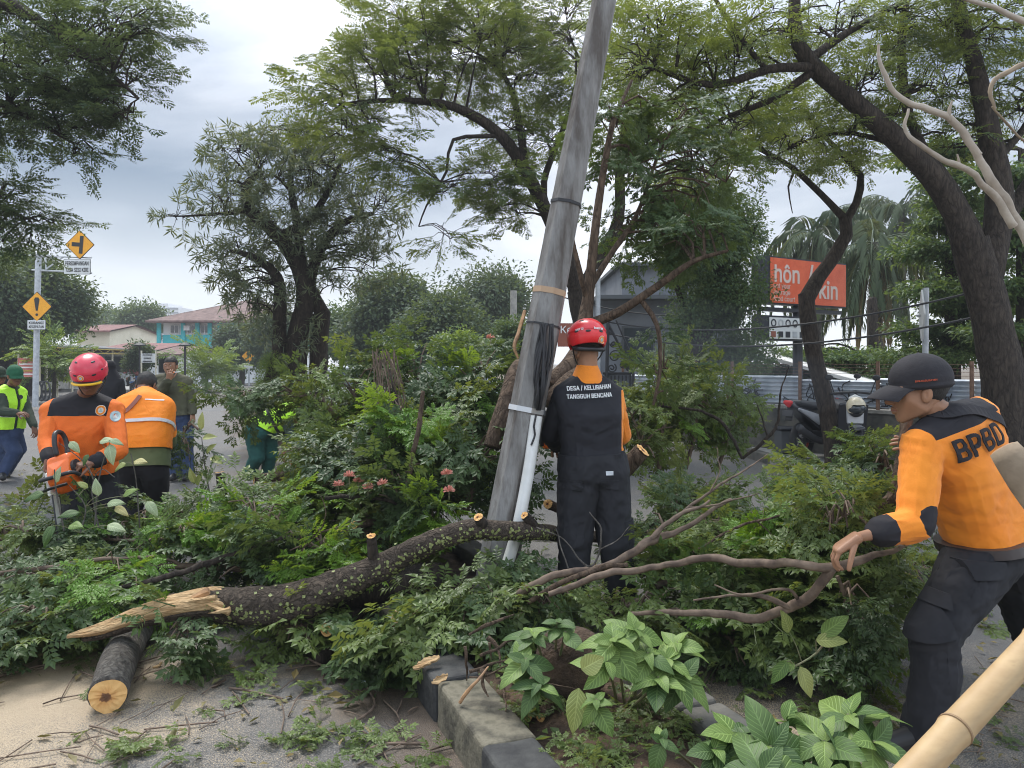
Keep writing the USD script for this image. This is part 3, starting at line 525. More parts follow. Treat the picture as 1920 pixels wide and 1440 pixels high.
def gable(name, label, px0, px1, ptop, peave, Y, depth, wm, rm, off=0.0):
    t = thing(name, label, "house"); a, b = W(px0, peave, Y), W(px1, peave, Y); h = W(0, ptop, Y)[2]
    obj("wall", box(a[0] + .3, b[0] - .3, Y, Y + depth, 0, a[2]), L[wm], t)
    v = np.array([[a[0], Y - .5, a[2]], [b[0], Y - .5, b[2]], [b[0], Y + depth / 2, h], [a[0], Y + depth / 2, h], [b[0], Y + depth + .5, b[2]], [a[0], Y + depth + .5, a[2]]]); n = len(v); v = np.vstack([v, v - [0, 0, .12]])
    obj("roof", (v, np.array([[0, 1, 2, 3], [3, 2, 4, 5], [9, 8, 7, 6], [11, 10, 8, 9], [0, 6, 7, 1], [5, 4, 10, 11]])), L[rm], t)
    obj("gable", (np.array([[a[0] + .3, Y, a[2]], [a[0] + .3, Y + depth, a[2]], [a[0] + .3, Y + depth / 2, h - .15]]), np.array([[0, 1, 2]])), L[wm], t); obj("gable", (np.array([[b[0] - .3, Y, a[2]], [b[0] - .3, Y + depth, a[2]], [b[0] - .3, Y + depth / 2, h - .15]]), np.array([[0, 2, 1]])), L[wm], t)
    x0, x1 = a[0] + 1.0, b[0] - 1.0
    for i in range(3):
        x = x0 + (x1 - x0) * (i + .5) / 3; fr = obj("window", box(x - .5, x + .5, Y - .06, Y - .003, 1.0, 2.0), L["house_dark"], t); obj("pane", box(x - .44, x + .44, Y - .08, Y - .062, 1.06, 1.94), L["glass_dark"], fr)
    return t
gable("cream_house", "cream house with red roof left of the turquoise building", 138, 212, 604, 620, 68, 9, "cream", "roof_rust")
gable("low_house", "low house with long rusty red roof in front of the turquoise building", 172, 300, 640, 657, 50, 9, "wall_white", "roof_rust")
gable("low_house", "second rusty roofed house right behind the man in the olive jacket", 283, 345, 647, 664, 46, 7, "wall_white", "tile_roof")
gable("low_house", "small pale house with grey roof between the olive jacket man and the median tree", 395, 455, 647, 662, 58, 8, "wall_white", "canopy")
tw_ = thing("tower_block", "pale tower block far away above the trees", "building"); x0, x1 = W(268, 0, 320)[0], W(335, 0, 320)[0]
for i, (a, b, top) in enumerate(((0, .35, 572), (.36, .7, 569), (.71, 1, 576))): obj("tower_wing", box(x0 + (x1 - x0) * a, x0 + (x1 - x0) * b, 320, 334, 0, W(0, top, 320)[2]), L["far_wall"], tw_)
for k in range(9): obj("window_band", box(x0 + .2, x1 - .2, 319.8, 319.95, 10.5 + k * 1.65, 11.2 + k * 1.65), L["house_grey"], tw_)
cp = thing("roadside_canopy", "long low canopy with yellow truss and pale posts along the left pavement", "canopy")
ca, cb = np.array([-24.5, 31.5]), np.array([-25.5, 56.0]); cd_ = unit(cb - ca); cn = np.array([-cd_[1], cd_[0]])
p2 = lambda s, o, z: np.append(ca + cd_ * s + cn * o, z); clen = np.linalg.norm(cb - ca)
def slab(s0, s1, o0, o1, z0, z1, z2=None, z3=None):
    v = np.array([p2(s0, o0, z0), p2(s1, o0, z0), p2(s1, o1, z2 if z2 is not None else z0), p2(s0, o1, z2 if z2 is not None else z0)]); h = z1 - z0; v = np.vstack([v, v + [0, 0, h]])
    return v, np.array([[3, 2, 1, 0], [4, 5, 6, 7], [0, 1, 5, 4], [1, 2, 6, 5], [2, 3, 7, 6], [3, 0, 4, 7]])
obj("roof", slab(-8, clen, -.3, 4.6, 2.42, 2.50, 2.75), L["canopy"], cp); obj("back_wall", slab(-8, clen, 4.2, 4.35, .15, 2.7), L["dark_inside"], cp); obj("low_wall", slab(-8, clen, .05, .2, .15, .55), L["concrete"], cp)
for i in range(14): b = p2(-7.6 + i * 2.45, .0, .15); obj("post", cyl(b, b + [0, 0, 2.27], .07, 6), L["cream"], cp)
obj("truss", join([cyl(p2(-8, -.34, 2.40), p2(clen, -.34, 2.40), .03, 5), cyl(p2(-8, -.34, 2.15), p2(clen, -.34, 2.15), .03, 5)] + [cyl(p2(-8 + i * .8, -.34, 2.15 if i % 2 else 2.4), p2(-7.2 + i * .8, -.34, 2.4 if i % 2 else 2.15), .018, 4) for i in range(int((clen + 8) / .8))]), L["yellow_paint"], cp)
def banner(label, px0, px1, py0, py1, Y, mname, lines, cols):
    t = thing("banner", label, "banner"); a, b = W(px0, py0, Y), W(px1, py1, Y); gx, gz = np.meshgrid(np.linspace(0, 1, 9), np.linspace(0, 1, 7)); v = np.column_stack([(a[0] + (b[0] - a[0]) * gx).ravel(), (Y + .04 * np.sin(gx * 7 + gz * 2)).ravel(), (a[2] + (b[2] - a[2]) * gz).ravel()])
    i = (np.arange(6)[:, None] * 9 + np.arange(8)).ravel(); f = np.stack([i, i + 9, i + 10, i + 1], 1); obj("cloth", (v, f), L[mname], t, True)
    for x in (a[0], b[0]): obj("post", cyl([x, Y + .06, .1], [x, Y + .06, a[2] + .15], .035, 6), L["cream"], t)
    for k in range(lines):
        z = a[2] - (a[2] - b[2]) * (.15 + .7 * k / max(1, lines - 1)); w = (b[0] - a[0]) * R(.5, .8); xm = (a[0] + b[0]) / 2; obj("print", box(xm - w / 2, xm + w / 2, Y - .07, Y - .062, z - .025, z + .025), L[cols[k % len(cols)]], t)
banner("red and white banner behind the sign post on the left", 33, 73, 671, 707, 29.5, "banner_red", 5, ["yellow_paint", "letter_white", "letter_white"])
banner("white printed banner left of the red helmet", 106, 134, 674, 706, 31, "banner_white", 5, ["banner_red", "letter_black", "teal"])
banner("small white banner hung on posts right of the hidden black-clad person", 264, 291, 663, 680, 37, "banner_white", 3, ["letter_black"])
banner("small white notice board near the far end of the canopy", 384, 396, 693, 709, 44, "banner_white", 2, ["letter_black"])
for px, lab in ((262, "dark street lamp post behind the white hung banner"), (347, "dark street lamp post right of the olive jacket man")):
    t = thing("street_lamp", lab, "street lamp"); b = np.append(W(px, 0, 40)[:2], .1); obj("post", cyl(b, b + [0, 0, 2.35], .055, 8), L["iron"], t); obj("lamp_head", tm(Manifold.batch_hull([Manifold.cylinder(.05, .3, .3, 10).translate([*b[:2], 2.47]), Manifold.cylinder(.05, .1, .1, 10).translate([*b[:2], 2.6])])), L["iron"], t)
rk = thing("bicycle_rack", "black looped rack on the pavement left of the red-helmeted worker", "rack")
for i, px in enumerate((70, 78, 86)):
    b = W(px, 0, 28.5); t = np.linspace(0, np.pi, 16); obj("hoop", tube(np.column_stack([b[0] + .16 * np.cos(2 * t), np.full(16, 28.5), .55 + .36 * np.sin(2 * t)]), .03, 6, False), L["iron"], rk)
# distant concrete poles
for px, top, Y, lab in ((963, 545, 30, "far grey utility pole left of the leaning concrete pole"), (1121, 505, 13.5, "thin pale metal pole behind the centre worker's helmet")):
    a = W(px, top, Y); obj("utility_pole" if Y > 20 else "metal_pole", cyl([a[0], Y, 0], a, .13 if Y > 20 else .045, 10), L["concrete" if Y > 20 else "metal_grey"], None, 40, label=lab, cat="pole")
sk = thing("shop_sign", "brown shop sign half hidden behind the pole and red helmet", "sign"); a, b = W(1046, 606, 11.5), W(1102, 650, 11.5)
obj("board", box(a[0], b[0], 11.5, 11.56, b[2], a[2]), L["logo_brown"], sk); m = meshkit.text_mesh("Kei-n", .11, .004); obj("lettering", face_to(m, np.array([a[0] + .03, 11.49, a[2] - .15])), L["letter_white"], sk)
obj("post", cyl([(a[0] + b[0]) / 2, 11.6, .1], [(a[0] + b[0]) / 2, 11.6, a[2] - .02], .04, 8), L["iron"], sk)
# ---------------------------------------------------------------- trees
def E(*rows): return [np.append(W(x, y, d), r) for x, y, d, r in rows]
def pad(px, py, Y, rx, ry, rd, ns, n): return (W(px, py, Y), (rx / 1440 * Y, rd, ry / 1440 * Y), ns, n)
def root(px, Y, r, dx=0.0): return np.array([W(px, 0, Y)[0] + dx, Y, -.02, r])
# big crown over the middle of the picture
tree("rain_tree", "tall spreading tree with wide feathery crown behind the leaning concrete pole",
     [[root(1098, 14, .27)] + E((1096, 640, 14, .21), (1088, 580, 14, .19), (1082, 545, 14, .18)),
      E((1084, 555, 14, .16), (1062, 480, 13.8, .14), (1028, 405, 13.6, .125), (985, 320, 13.4, .11), (935, 250, 13.2, .10), (850, 200, 13, .075), (740, 188, 12.6, .045), (640, 195, 12.4, .025)),
      E((1088, 560, 14, .15), (1125, 480, 14.2, .13), (1160, 410, 14.4, .11), (1165, 280, 14.6, .09), (1200, 130, 15, .06)),
      E((985, 320, 13.4, .08), (975, 240, 13.8, .07), (955, 160, 14.2, .05), (900, 80, 14.4, .035)),
      E((1030, 410, 13.6, .07), (1020, 340, 14, .06), (1060, 230, 14.5, .05), (1090, 120, 15, .035)),
      E((940, 255, 13.2, .04), (850, 262, 12.9, .03), (838, 320, 12.8, .022), (800, 385, 12.7, .016), (785, 425, 12.7, .01)),
      E((1125, 480, 14.2, .09), (1170, 440, 14, .07), (1240, 380, 13.8, .05), (1300, 300, 13.6, .03))],
     [pad(620, 195, 12.5, 75, 22, .9, 5, 80), pad(720, 150, 12.6, 95, 45, 1.2, 8, 150), pad(760, 60, 13.4, 85, 55, 1.3, 8, 150), pad(690, 105, 13, 70, 35, .9, 5, 80), pad(860, 110, 13.6, 110, 60, 1.5, 9, 210),
      pad(900, 20, 14.4, 130, 50, 1.6, 8, 230), pad(660, 245, 12.4, 90, 20, .8, 5, 80), pad(735, 300, 12.5, 50, 28, .6, 4, 50), pad(1000, 120, 14.2, 110, 80, 1.6, 9, 260), pad(830, 345, 12.7, 60, 25, .6, 5, 70), pad(920, 345, 13.1, 75, 35, .8, 6, 130),
      pad(838, 440, 12.6, 35, 22, .35, 3, 26), pad(1000, 255, 14, 80, 50, 1.2, 7, 170), pad(1130, 180, 14.8, 120, 80, 1.5, 8, 120), pad(1050, 40, 15, 140, 60, 1.8, 8, 250), pad(960, 395, 13.4, 60, 20, .6, 4, 40), pad(1250, 300, 13.8, 90, 50, 1.1, 6, 60), pad(1200, 60, 15, 110, 70, 1.6, 7, 110)],
     "fine", "leaf_rain_tree", L["bark_dark"], 3, scale=.85, flat=.45, dens=.5)
# left overhanging boughs; the trunk stands beyond the left edge
tree("rain_tree", "dark feathery boughs hanging into the sky at the upper left corner",
     [[np.array([-9.6, 10, .1, .34])] + [np.array([-9.4, 10, 2.6, .27]), np.array([-9.0, 10, 4.0, .24])],
      [np.array([-9.1, 10, 3.8, .2])] + E((-180, 20, 10, .15), (0, 5, 9.8, .09), (80, 45, 9.6, .065), (150, 95, 9.5, .045), (210, 140, 9.4, .03), (260, 185, 9.4, .015)),
      [np.array([-9.2, 10, 3.3, .15])] + E((-160, 240, 10, .1), (-20, 190, 10, .06), (70, 230, 9.9, .035), (140, 270, 9.8, .015)),
      [np.array([-9.3, 10, 2.8, .12])] + E((-180, 420, 10.2, .08), (-40, 380, 10.2, .05), (50, 410, 10.2, .02)),
      [np.array([-9.1, 10, 3.9, .18])] + E((-120, -80, 10, .12), (60, -60, 10, .07), (200, 5, 10, .03))],
     [pad(60, 70, 10, 90, 70, 1.0, 9, 260), pad(180, 50, 9.8, 90, 42, .8, 8, 200), pad(270, 45, 9.6, 60, 30, .5, 6, 90), pad(40, 170, 10, 90, 55, .9, 8, 200), pad(150, 150, 9.6, 90, 45, .8, 8, 190), pad(235, 130, 9.4, 55, 30, .4, 5, 70), pad(210, 210, 9.4, 50, 26, .4, 5, 65), pad(100, 225, 9.8, 75, 38, .6, 6, 120), pad(155, 285, 9.7, 30, 24, .3, 4, 40), pad(20, 240, 10, 50, 30, .6, 5, 80),
      pad(10, 360, 10.2, 35, 30, .5, 4, 60), pad(25, 410, 10.2, 45, 22, .5, 5, 75), pad(85, 412, 10.2, 32, 14, .3, 3, 30), pad(20, 450, 10.3, 50, 16, .5, 4, 45), pad(-80, 180, 10, 90, 120, 1.2, 8, 240)],
     "finer", "leaf_blue_green", L["bark_dark"], 5, scale=.72, flat=.45, dens=.42)
# median tree with narrow leaves
tree("narrow_leaf_tree", "grey green narrow-leaved tree on the median with several dark stems", 
     [[root(556, 15, .30)] + E((553, 690, 15, .24), (560, 620, 15, .2), (572, 560, 15, .18), (560, 500, 15, .16), (520, 440, 15, .14), (470, 395, 14.9, .12), (462, 350, 14.9, .1), (490, 320, 14.9, .06)),
      [root(595, 15.2, .22)] + E((598, 640, 15.2, .17), (606, 590, 15.2, .15), (580, 540, 15.2, .13), (600, 470, 15.3, .1), (640, 420, 15.4, .08), (700, 400, 15.4, .04)),
      [root(520, 14.9, .15)] + E((524, 600, 14.9, .13), (520, 520, 14.9, .1), (470, 480, 14.8, .07), (430, 470, 14.8, .03)),
      E((520, 440, 15, .1), (570, 425, 15.1, .08), (620, 350, 15.2, .06), (640, 300, 15.3, .03)),
      E((470, 395, 14.9, .06), (420, 400, 14.8, .04), (350, 405, 14.7, .02), (310, 405, 14.6, .01)),
      E((572, 560, 15, .1), (560, 440, 15.2, .09), (545, 340, 15.3, .06), (555, 270, 15.4, .03)),
      E((606, 590, 15.2, .1), (575, 600, 15.2, .09), (572, 640, 15.1, .06))],
     [pad(460, 290, 14.9, 70, 38, .9, 8, 150), pad(550, 265, 15.3, 80, 30, .9, 8, 160), pad(430, 370, 14.8, 65, 45, .8, 8, 150), pad(330, 405, 14.6, 30, 16, .3, 3, 24), pad(620, 320, 15.3, 70, 45, .9, 8, 170), pad(540, 350, 14.7, 80, 50, .9, 8, 180), pad(690, 390, 15.4, 65, 45, .7, 7, 140), pad(640, 440, 15.2, 80, 50, .9, 8, 180), pad(520, 440, 14.6, 80, 40, .8, 7, 130), pad(440, 480, 14.7, 55, 50, .7, 7, 120), pad(680, 490, 15.2, 60, 40, .7, 6, 90), pad(490, 560, 14.7, 50, 60, .6, 6, 110), pad(580, 250, 15.5, 30, 20, .4, 3, 30), pad(460, 540, 14.9, 30, 40, .4, 4, 50), pad(590, 520, 15, 60, 40, .6, 5, 70), pad(540, 620, 14.6, 40, 50, .5, 4, 45)],
     "lance", "leaf_lance", L["bark_dark"], 8, scale=1.1, flat=.9, dens=.5)
iv = thing("climbing_plant", "bright green climber covering a stump at the foot of the median tree", "plant"); q = W(500, 760, 14.6)
st = np.array([[q[0], 14.6, 0], [q[0] + .05, 14.6, .9], [q[0] + .15, 14.65, 1.7]]); obj("stump", tube(st, [.25, .2, .1], 8), L["bark_dark"], iv)
pp_ = []; 
for i in range(330):
    z = R(.1, 1.75); rad = .42 * (1 - z / 2.3) + .05; a = R(0, 6.28); pp_.append([q[0] + .08 * z + rad * math.cos(a), 14.6 + rad * math.sin(a), z])
scatter(iv, "leaves", "small", "leaf_bright", pp_, orient(rng.normal(0, 1, (330, 3)), 1, .6), .45)
# right: big forked tree
tree("rain_tree", "massive dark forked tree trunk at the right edge with feathery crown",
     [[root(1895, 9, .36)] + E((1888, 760, 9, 0.257), (1872, 660, 9, 0.226), (1850, 560, 9, 0.215), (1828, 490, 9, 0.211), (1818, 450, 9, 0.203)),
      E((1820, 470, 9, 0.187), (1795, 400, 9, 0.156), (1750, 330, 9, 0.148), (1690, 270, 8.95, 0.129), (1600, 190, 8.9, 0.109), (1520, 120, 8.85, 0.098), (1492, 60, 8.85, 0.078), (1490, -40, 8.9, 0.062)),
      E((1850, 520, 9, 0.172), (1868, 430, 9.1, 0.156), (1875, 360, 9.1, 0.148), (1860, 280, 9.1, 0.133), (1845, 200, 9.1, 0.109), (1828, 120, 9.2, 0.094), (1800, 30, 9.2, 0.078), (1790, -60, 9.3, 0.055)),
      E((1868, 440, 9.1, 0.101), (1900, 390, 9.2, 0.094), (1960, 300, 9.3, 0.078)),
      E((1800, 405, 9, 0.062), (1760, 330, 9.3, 0.058), (1705, 220, 9.5, 0.055), (1690, 100, 9.6, 0.055), (1700, 0, 9.7, 0.039)),
      E((1525, 125, 8.85, 0.062), (1440, 130, 8.6, 0.051), (1340, 160, 8.4, 0.039), (1230, 130, 8.2, 0.027)),
      E((1530, 130, 8.85, 0.055), (1440, 190, 8.9, 0.039), (1360, 220, 9, 0.027), (1290, 260, 9.1, 0.016)),
      E((1520, 110, 8.9, 0.055), (1590, 60, 9.1, 0.043), (1680, 10, 9.3, 0.031), (1760, -30, 9.4, 0.023)),
      E((1440, 135, 8.6, 0.031), (1380, 60, 8.5, 0.027), (1330, -20, 8.4, 0.020)),
      E((1690, 275, 8.95, 0.039), (1600, 250, 9.3, 0.027), (1520, 260, 9.6, 0.020), (1440, 300, 9.8, 0.009)),
      E((1868, 300, 9.1, 0.055), (1920, 240, 9.3, 0.039), (1960, 160, 9.5, 0.031))],
     [pad(1230, 60, 8.3, 90, 45, .8, 8, 90), pad(1330, 110, 8.5, 90, 40, .8, 8, 90), pad(1430, 60, 8.7, 90, 50, .8, 8, 100), pad(1270, 200, 8.7, 80, 45, .7, 8, 80), pad(1380, 220, 9, 80, 45, .8, 8, 80), pad(1460, 290, 9.6, 70, 40, .7, 6, 60), pad(1330, 300, 9.3, 70, 45, .7, 6, 60), pad(1560, 40, 9.1, 80, 40, .8, 7, 90), pad(1620, 150, 9.2, 60, 50, .7, 6, 80),
      pad(1680, 60, 9.5, 80, 50, .8, 7, 100), pad(1760, 30, 9.4, 70, 50, .8, 7, 110), pad(1860, 60, 9.4, 80, 60, .8, 7, 130), pad(1760, 160, 9.6, 60, 50, .7, 6, 90), pad(1900, 190, 9.5, 60, 60, .7, 6, 110), pad(1560, 260, 9.5, 60, 35, .6, 5, 60), pad(1190, 130, 8.3, 60, 50, .6, 5, 70), pad(1650, 230, 9.5, 50, 40, .6, 4, 50), pad(1780, 260, 9.6, 50, 40, .6, 4, 50)],
     "finer", "leaf_rain_tree", L["bark_dark"], 13, scale=.62, flat=.45, dens=.62)
# small leaning tree in front of the billboard
tree("leaning_tree", "slim dark leaning tree trunk crossing in front of the billboard", 
     [[root(1568, 11, .17)] + E((1562, 830, 11, .13), (1545, 740, 11, .12), (1525, 660, 11, .115), (1514, 590, 11, .115), (1512, 560, 11, .12), (1535, 520, 11, .1), (1565, 480, 11, .095), (1587, 440, 11, .09), (1585, 408, 11, .085)),
      E((1585, 412, 11, .06), (1560, 385, 11, .05), (1520, 345, 11, .045), (1480, 310, 10.9, .04), (1425, 280, 10.8, .03), (1370, 250, 10.7, .018)),
      E((1586, 415, 11, .06), (1606, 380, 11, .055), (1614, 330, 11.1, .05), (1590, 300, 11.1, .045), (1550, 260, 11.2, .035), (1500, 200, 11.3, .02)),
      E((1490, 318, 10.9, .02), (1478, 350, 10.9, .014), (1486, 400, 10.9, .006)), E((1512, 560, 11, .09), (1506, 548, 11, .085))],
     [pad(1400, 250, 10.8, 60, 40, .6, 6, 60), pad(1510, 225, 11.2, 60, 35, .6, 6, 60), pad(1590, 290, 11.3, 50, 30, .5, 5, 40)], "finer", "leaf_rain_tree", L["bark_dark"], 17, scale=.7, sides=12)
# dark curved tree with light green leaves, centre right
tree("street_tree", "curved dark trunk with light green leaves between the centre worker and the billboard",
     [[root(1315, 15.5, .2)] + E((1312, 690, 15.5, .17), (1305, 650, 15.5, .16), (1335, 600, 15.5, .14), (1352, 555, 15.5, .13), (1345, 490, 15.5, .11), (1320, 430, 15.5, .08), (1315, 330, 15.5, .05)),
      E((1306, 650, 15.5, .1), (1290, 590, 15.3, .08), (1260, 520, 15.2, .05)), E((1350, 540, 15.5, .08), (1390, 480, 15.3, .06), (1420, 420, 15.2, .03))],
     [pad(1300, 400, 15.5, 75, 60, 1, 8, 110), pad(1370, 440, 15.3, 55, 60, 1, 8, 100), pad(1280, 490, 15.2, 50, 45, .9, 7, 50), pad(1365, 560, 15.4, 60, 60, 1.1, 8, 120), pad(1385, 660, 15.6, 50, 40, 1.1, 7, 80), pad(1300, 590, 15.1, 40, 40, .8, 6, 45)],
     "far", "leaf_far", L["bark_dark"], 19, scale=.75, flat=.8)
# far trees in the middle
def far_tree(label, px, base, top, Y, w, n, lm="leaf_far", seed=1, kind="far", sc=1.6, tr=.2, pads=None, name="background_tree"):
    zc = W(0, (top + base) / 2, Y)[2]; r = np.random.default_rng(seed); P = []
    k = pads or max(3, int(w / 28))
    for i in range(k):
        a = (i + .5) / k * 2 - 1; hh = (base - top); y = top + hh * (.22 + .42 * r.uniform() + .25 * a * a); P.append(pad(px + a * w * .72, y, Y + r.uniform(-1, 1) * w / 1440 * Y * .5, w * .42, hh * .2, w * .42 / 1440 * Y, 4, n // k))
    P.append(pad(px, top + (base - top) * .45, Y, w * .6, (base - top) * .3, w * .5 / 1440 * Y, 4, n // 3))
    mid = top + (base - top) * .75
    return tree(name, label, [[root(px, Y, tr * 1.2)] + E((px + 3, mid, Y, tr), (px - 6, top + (base - top) * .45, Y, tr * .6)), E((px + 3, mid, Y, tr * .7), (px + w * .35, top + (base - top) * .5, Y, tr * .3)), E((px, mid + 4, Y, tr * .7), (px - w * .4, top + (base - top) * .5, Y, tr * .3))], P, kind, lm, L["bark_dark"], seed, scale=sc, flat=.8, step=.8, sides=7)
far_tree("dark broad tree behind the median tree, right of its stems", 740, 690, 515, 36, 110, 420, "leaf_far_dark", 41, sc=2.3, tr=.3)
far_tree("tall flat-topped dark tree just left of the leaning pole", 905, 690, 478, 40, 85, 300, "leaf_far_dark", 42, sc=2.2, tr=.3)
far_tree("dark tree mass behind the leaning pole's left side", 830, 700, 560, 32, 90, 300, "leaf_far_dark", 43, sc=2.0, tr=.25)
far_tree("grey green tree behind the median tree's right stems", 660, 700, 575, 40, 70, 240, "leaf_far", 44, sc=2.2)
far_tree("small bright green tree left of the leaning pole", 858, 690, 607, 22, 42, 130, "leaf_bright", 45, "small", 1.7, .09)
far_tree("bushy green tree right behind the leaning pole", 965, 700, 600, 24, 50, 180, "leaf_far", 46, "far", 1.1, .12)
far_tree("large dense dark green tree left behind the sign post", 55, 660, 462, 37, 95, 620, "leaf_far_dark", 47, sc=2.2, tr=.35, pads=9)
far_tree("dense dark tree at the far left edge behind the sign post", -30, 670, 470, 33, 90, 420, "leaf_far_dark", 48, sc=2.2, tr=.3)
far_tree("low distant green tree between sign post and turquoise building", 195, 640, 585, 95, 55, 170, "leaf_far", 49, sc=4.2, tr=.4)
far_tree("round distant green tree left of the turquoise building", 262, 640, 574, 80, 36, 170, "leaf_far", 50, sc=3.4, tr=.3)
far_tree("small feathery tree by the left pavement in front of the canopy", 100, 690, 640, 30.5, 26, 48, "leaf_bright", 51, "fine", 1.7, .07)
far_tree("small feathery tree right of the man in the olive jacket", 386, 720, 662, 42, 30, 50, "leaf_bright", 52, "fine", 2.3, .08)
far_tree("dark tree right of the turquoise building", 452, 720, 600, 55, 34, 160, "leaf_far_dark", 53, sc=2.5, tr=.2)
far_tree("shaded street tree beyond the median tree at the end of the road", 520, 705, 590, 48, 40, 180, "leaf_far_dark", 54, sc=2.4, tr=.25)
far_tree("dark tree behind the hung banner left of the olive jacket man", 262, 700, 640, 41, 22, 90, "leaf_far_dark", 55, "small", 2.4, .07)
far_tree("leafy tree in front of the grey house right of the helmet", 1285, 720, 620, 19, 50, 90, "leaf_far", 56, "far", .9, .08)
far_tree("tall green tree above the grey house", 1300, 620, 400, 27, 80, 170, "leaf_far", 57, "far", 1.5, .2)
# layered trees on the right behind the fence
def tier_tree(label, px, Y, tiers, seed, trunk_top):
    return tree("layered_tree", label, [[root(px, Y, .16)] + E((px - 5, 560, Y, .13), (px - 10, trunk_top, Y, .05))], [pad(x, y, Y + o, rx, 9, rx / 1440 * Y * .8, 6, n) for x, y, rx, o, n in tiers], "tier", "leaf_tier", L["bark_dark"], seed, scale=.95, flat=.2, step=.5, sides=7)
tier_tree("layered green tree right of the billboard behind the sign post", 1790, 16, [(1780, 420, 55, 0, 36), (1800, 380, 60, .5, 40), (1760, 470, 70, 0, 50), (1830, 500, 70, 0, 50), (1770, 545, 75, -.5, 60), (1820, 580, 80, 0, 60), (1770, 620, 80, .3, 60), (1820, 650, 80, 0, 60), (1730, 670, 80, 0, 60), (1790, 330, 50, 0, 30)], 61, 330)
tier_tree("layered green tree at the right edge behind the big trunk", 1925, 14, [(1900, 330, 80, 0, 60), (1940, 400, 80, 0, 60), (1890, 450, 70, 0, 50), (1930, 540, 90, 0, 70), (1900, 620, 80, 0, 60), (1750, 290, 70, 1, 50)], 62, 280)
tier_tree("dark layered tree low behind the billboard post", 1640, 20, [(1600, 670, 80, 0, 60), (1650, 700, 80, 0, 60), (1500, 670, 70, 0, 50), (1560, 700, 80, 0, 60), (1450, 700, 70, 0, 50)], 63, 560)
# palms
def palm(label, px, py, Y, size, seed, dead=4):
    r = np.random.default_rng(seed); t = thing("coconut_palm", label, "palm tree"); c = W(px, py, Y)
    obj("trunk", tube(smooth_path(np.array([[c[0] + .3, Y, 0], [c[0] + .1, Y, c[2] * .5], c]), .4), [.17, .14] + [.13] * 40 if False else .14, 8), L["bark_grey"], t, True)
    for i in range(22):
        a = i * 2.4; el = r.uniform(-.75, 1.15) if i >= dead else r.uniform(-1.3, -.9); ln = size * r.uniform(.85, 1.1); d = np.array([math.cos(a) * math.cos(el), math.sin(a) * math.cos(el), math.sin(el)]); p = [c]
        for k in range(9): d = unit(d + np.array([0, 0, -.17 - .03 * k])); p.append(p[-1] + d * ln / 9)
        p = smooth_path(np.array(p), ln / 26); P, D, N, Ln = [], [], [], []
        tg = np.gradient(p, axis=0)
        for k in range(2, len(p)):
            tt = unit(tg[k]); sd = unit(np.cross(tt, [0, 0, 1.0]) + 1e-6); fr = k / len(p)
            for s in (-1, 1):
                for _ in range(2): P.append(p[k] + tt * r.uniform(0, ln / 26)); D.append(tt * .55 + sd * s * .75 + np.array([0, 0, -.5 + r.normal(0, .12)])); N.append(np.array([0, 0, 1.0]) + sd * s * .4); Ln.append(size * .27 * math.sin(math.pi * (.18 + .75 * fr)) * r.uniform(.85, 1.15))
        obj("frond", join([leaves(P, D, N, Ln, .045 * size / 2.4, fold=.1, droop=.3, peak=.3), tube(p, np.linspace(.025, .006, len(p)), 4, False)]), L["leaf_palm_dry" if i < dead else "leaf_palm"], t, label="dry brown hanging frond" if i < dead else None)
leafmat("leaf_palm", (.05, .08, .035), (.09, .12, .05), (.15, .16, .07), rough=.4); leafmat("leaf_palm_dry", (.2, .15, .08), (.28, .22, .12), (.34, .28, .16), rough=.6)
palm("coconut palm with drooping fronds just behind the billboard's right end", 1640, 455, 23, 3.0, 71)
palm("coconut palm behind the billboard's upper left corner", 1530, 440, 27, 3.2, 72, 2)
palm("darker coconut palm farther back above the billboard", 1690, 400, 34, 3.4, 73, 1)
# ---------------------------------------------------------------- the fallen tree and the heap of cut branches
KINDS["disc"] = [leaves([[0, 0, 0]], [[1, 0, 0]], [[0, 0, 1]], .026, .024, peak=.5, droop=.05)]
KINDS["chip"] = [vf(trimesh.creation.icosphere(1, .5)) for _ in (0,)]
KINDS["litter"] = [leaves(np.zeros((1, 3)), [[1, .1, .05]], [[0, 0, 1]], .06, .03, fold=.2, droop=.2), leaves(np.zeros((1, 3)), [[1, 0, .1]], [[.1, .1, 1]], .09, .045, fold=.3, droop=-.1)]
leafmat("creeper", (.2, .23, .08), (.33, .36, .15), (.5, .5, .3), rough=.6, trans=.15)
mat("wood_raw", (.42, .25, .11), .8, (.66, .46, .24), 22, bump=1.0, bscale=60, bdist=.03, stretch=(.12, 1.6, 1.6))
mat("wood_orange", (.22, .13, .075), .8, (.44, .25, .12), 12, bump=.6, bscale=40)
L["cut_face"] = usdkit.material(stage, "/World/Looks/cut_face", {"u": ("texture_coordinate", {}), "d": ("vector_math", {"math_type": "distance", "vector2": (.44, .47, 0)}), "n": ("noise_texture", {"scale": 9.0, "detail": 4.0}), "na": ("math", {"math_type": "multiply_add", "value2": .16}),
    "r": ("rgb_ramp", {"ramp": [(.12, (.10, .045, .02)), (.20, (.16, .07, .03)), (.23, (.58, .30, .10)), (.42, (.70, .42, .16)), (.66, (.62, .36, .13)), (.74, (.3, .16, .07)), (1, (.25, .14, .07))]}), "w": ("wave_texture", {"wave_type": "rings", "scale": 14.0, "distortion": 1.5}), "p": ("principled_bsdf", {"roughness": .7}), "b": ("bump", {"strength": .4, "distance": .003})},
    [("u.UV", "d.vector1"), ("u.UV", "n.vector"), ("n.fac", "na.value1"), ("d.value", "na.value3"), ("na.value", "r.fac"), ("r.color", "p.base_color"), ("n.fac", "b.height"), ("b.normal", "p.normal")], surface="p.BSDF")
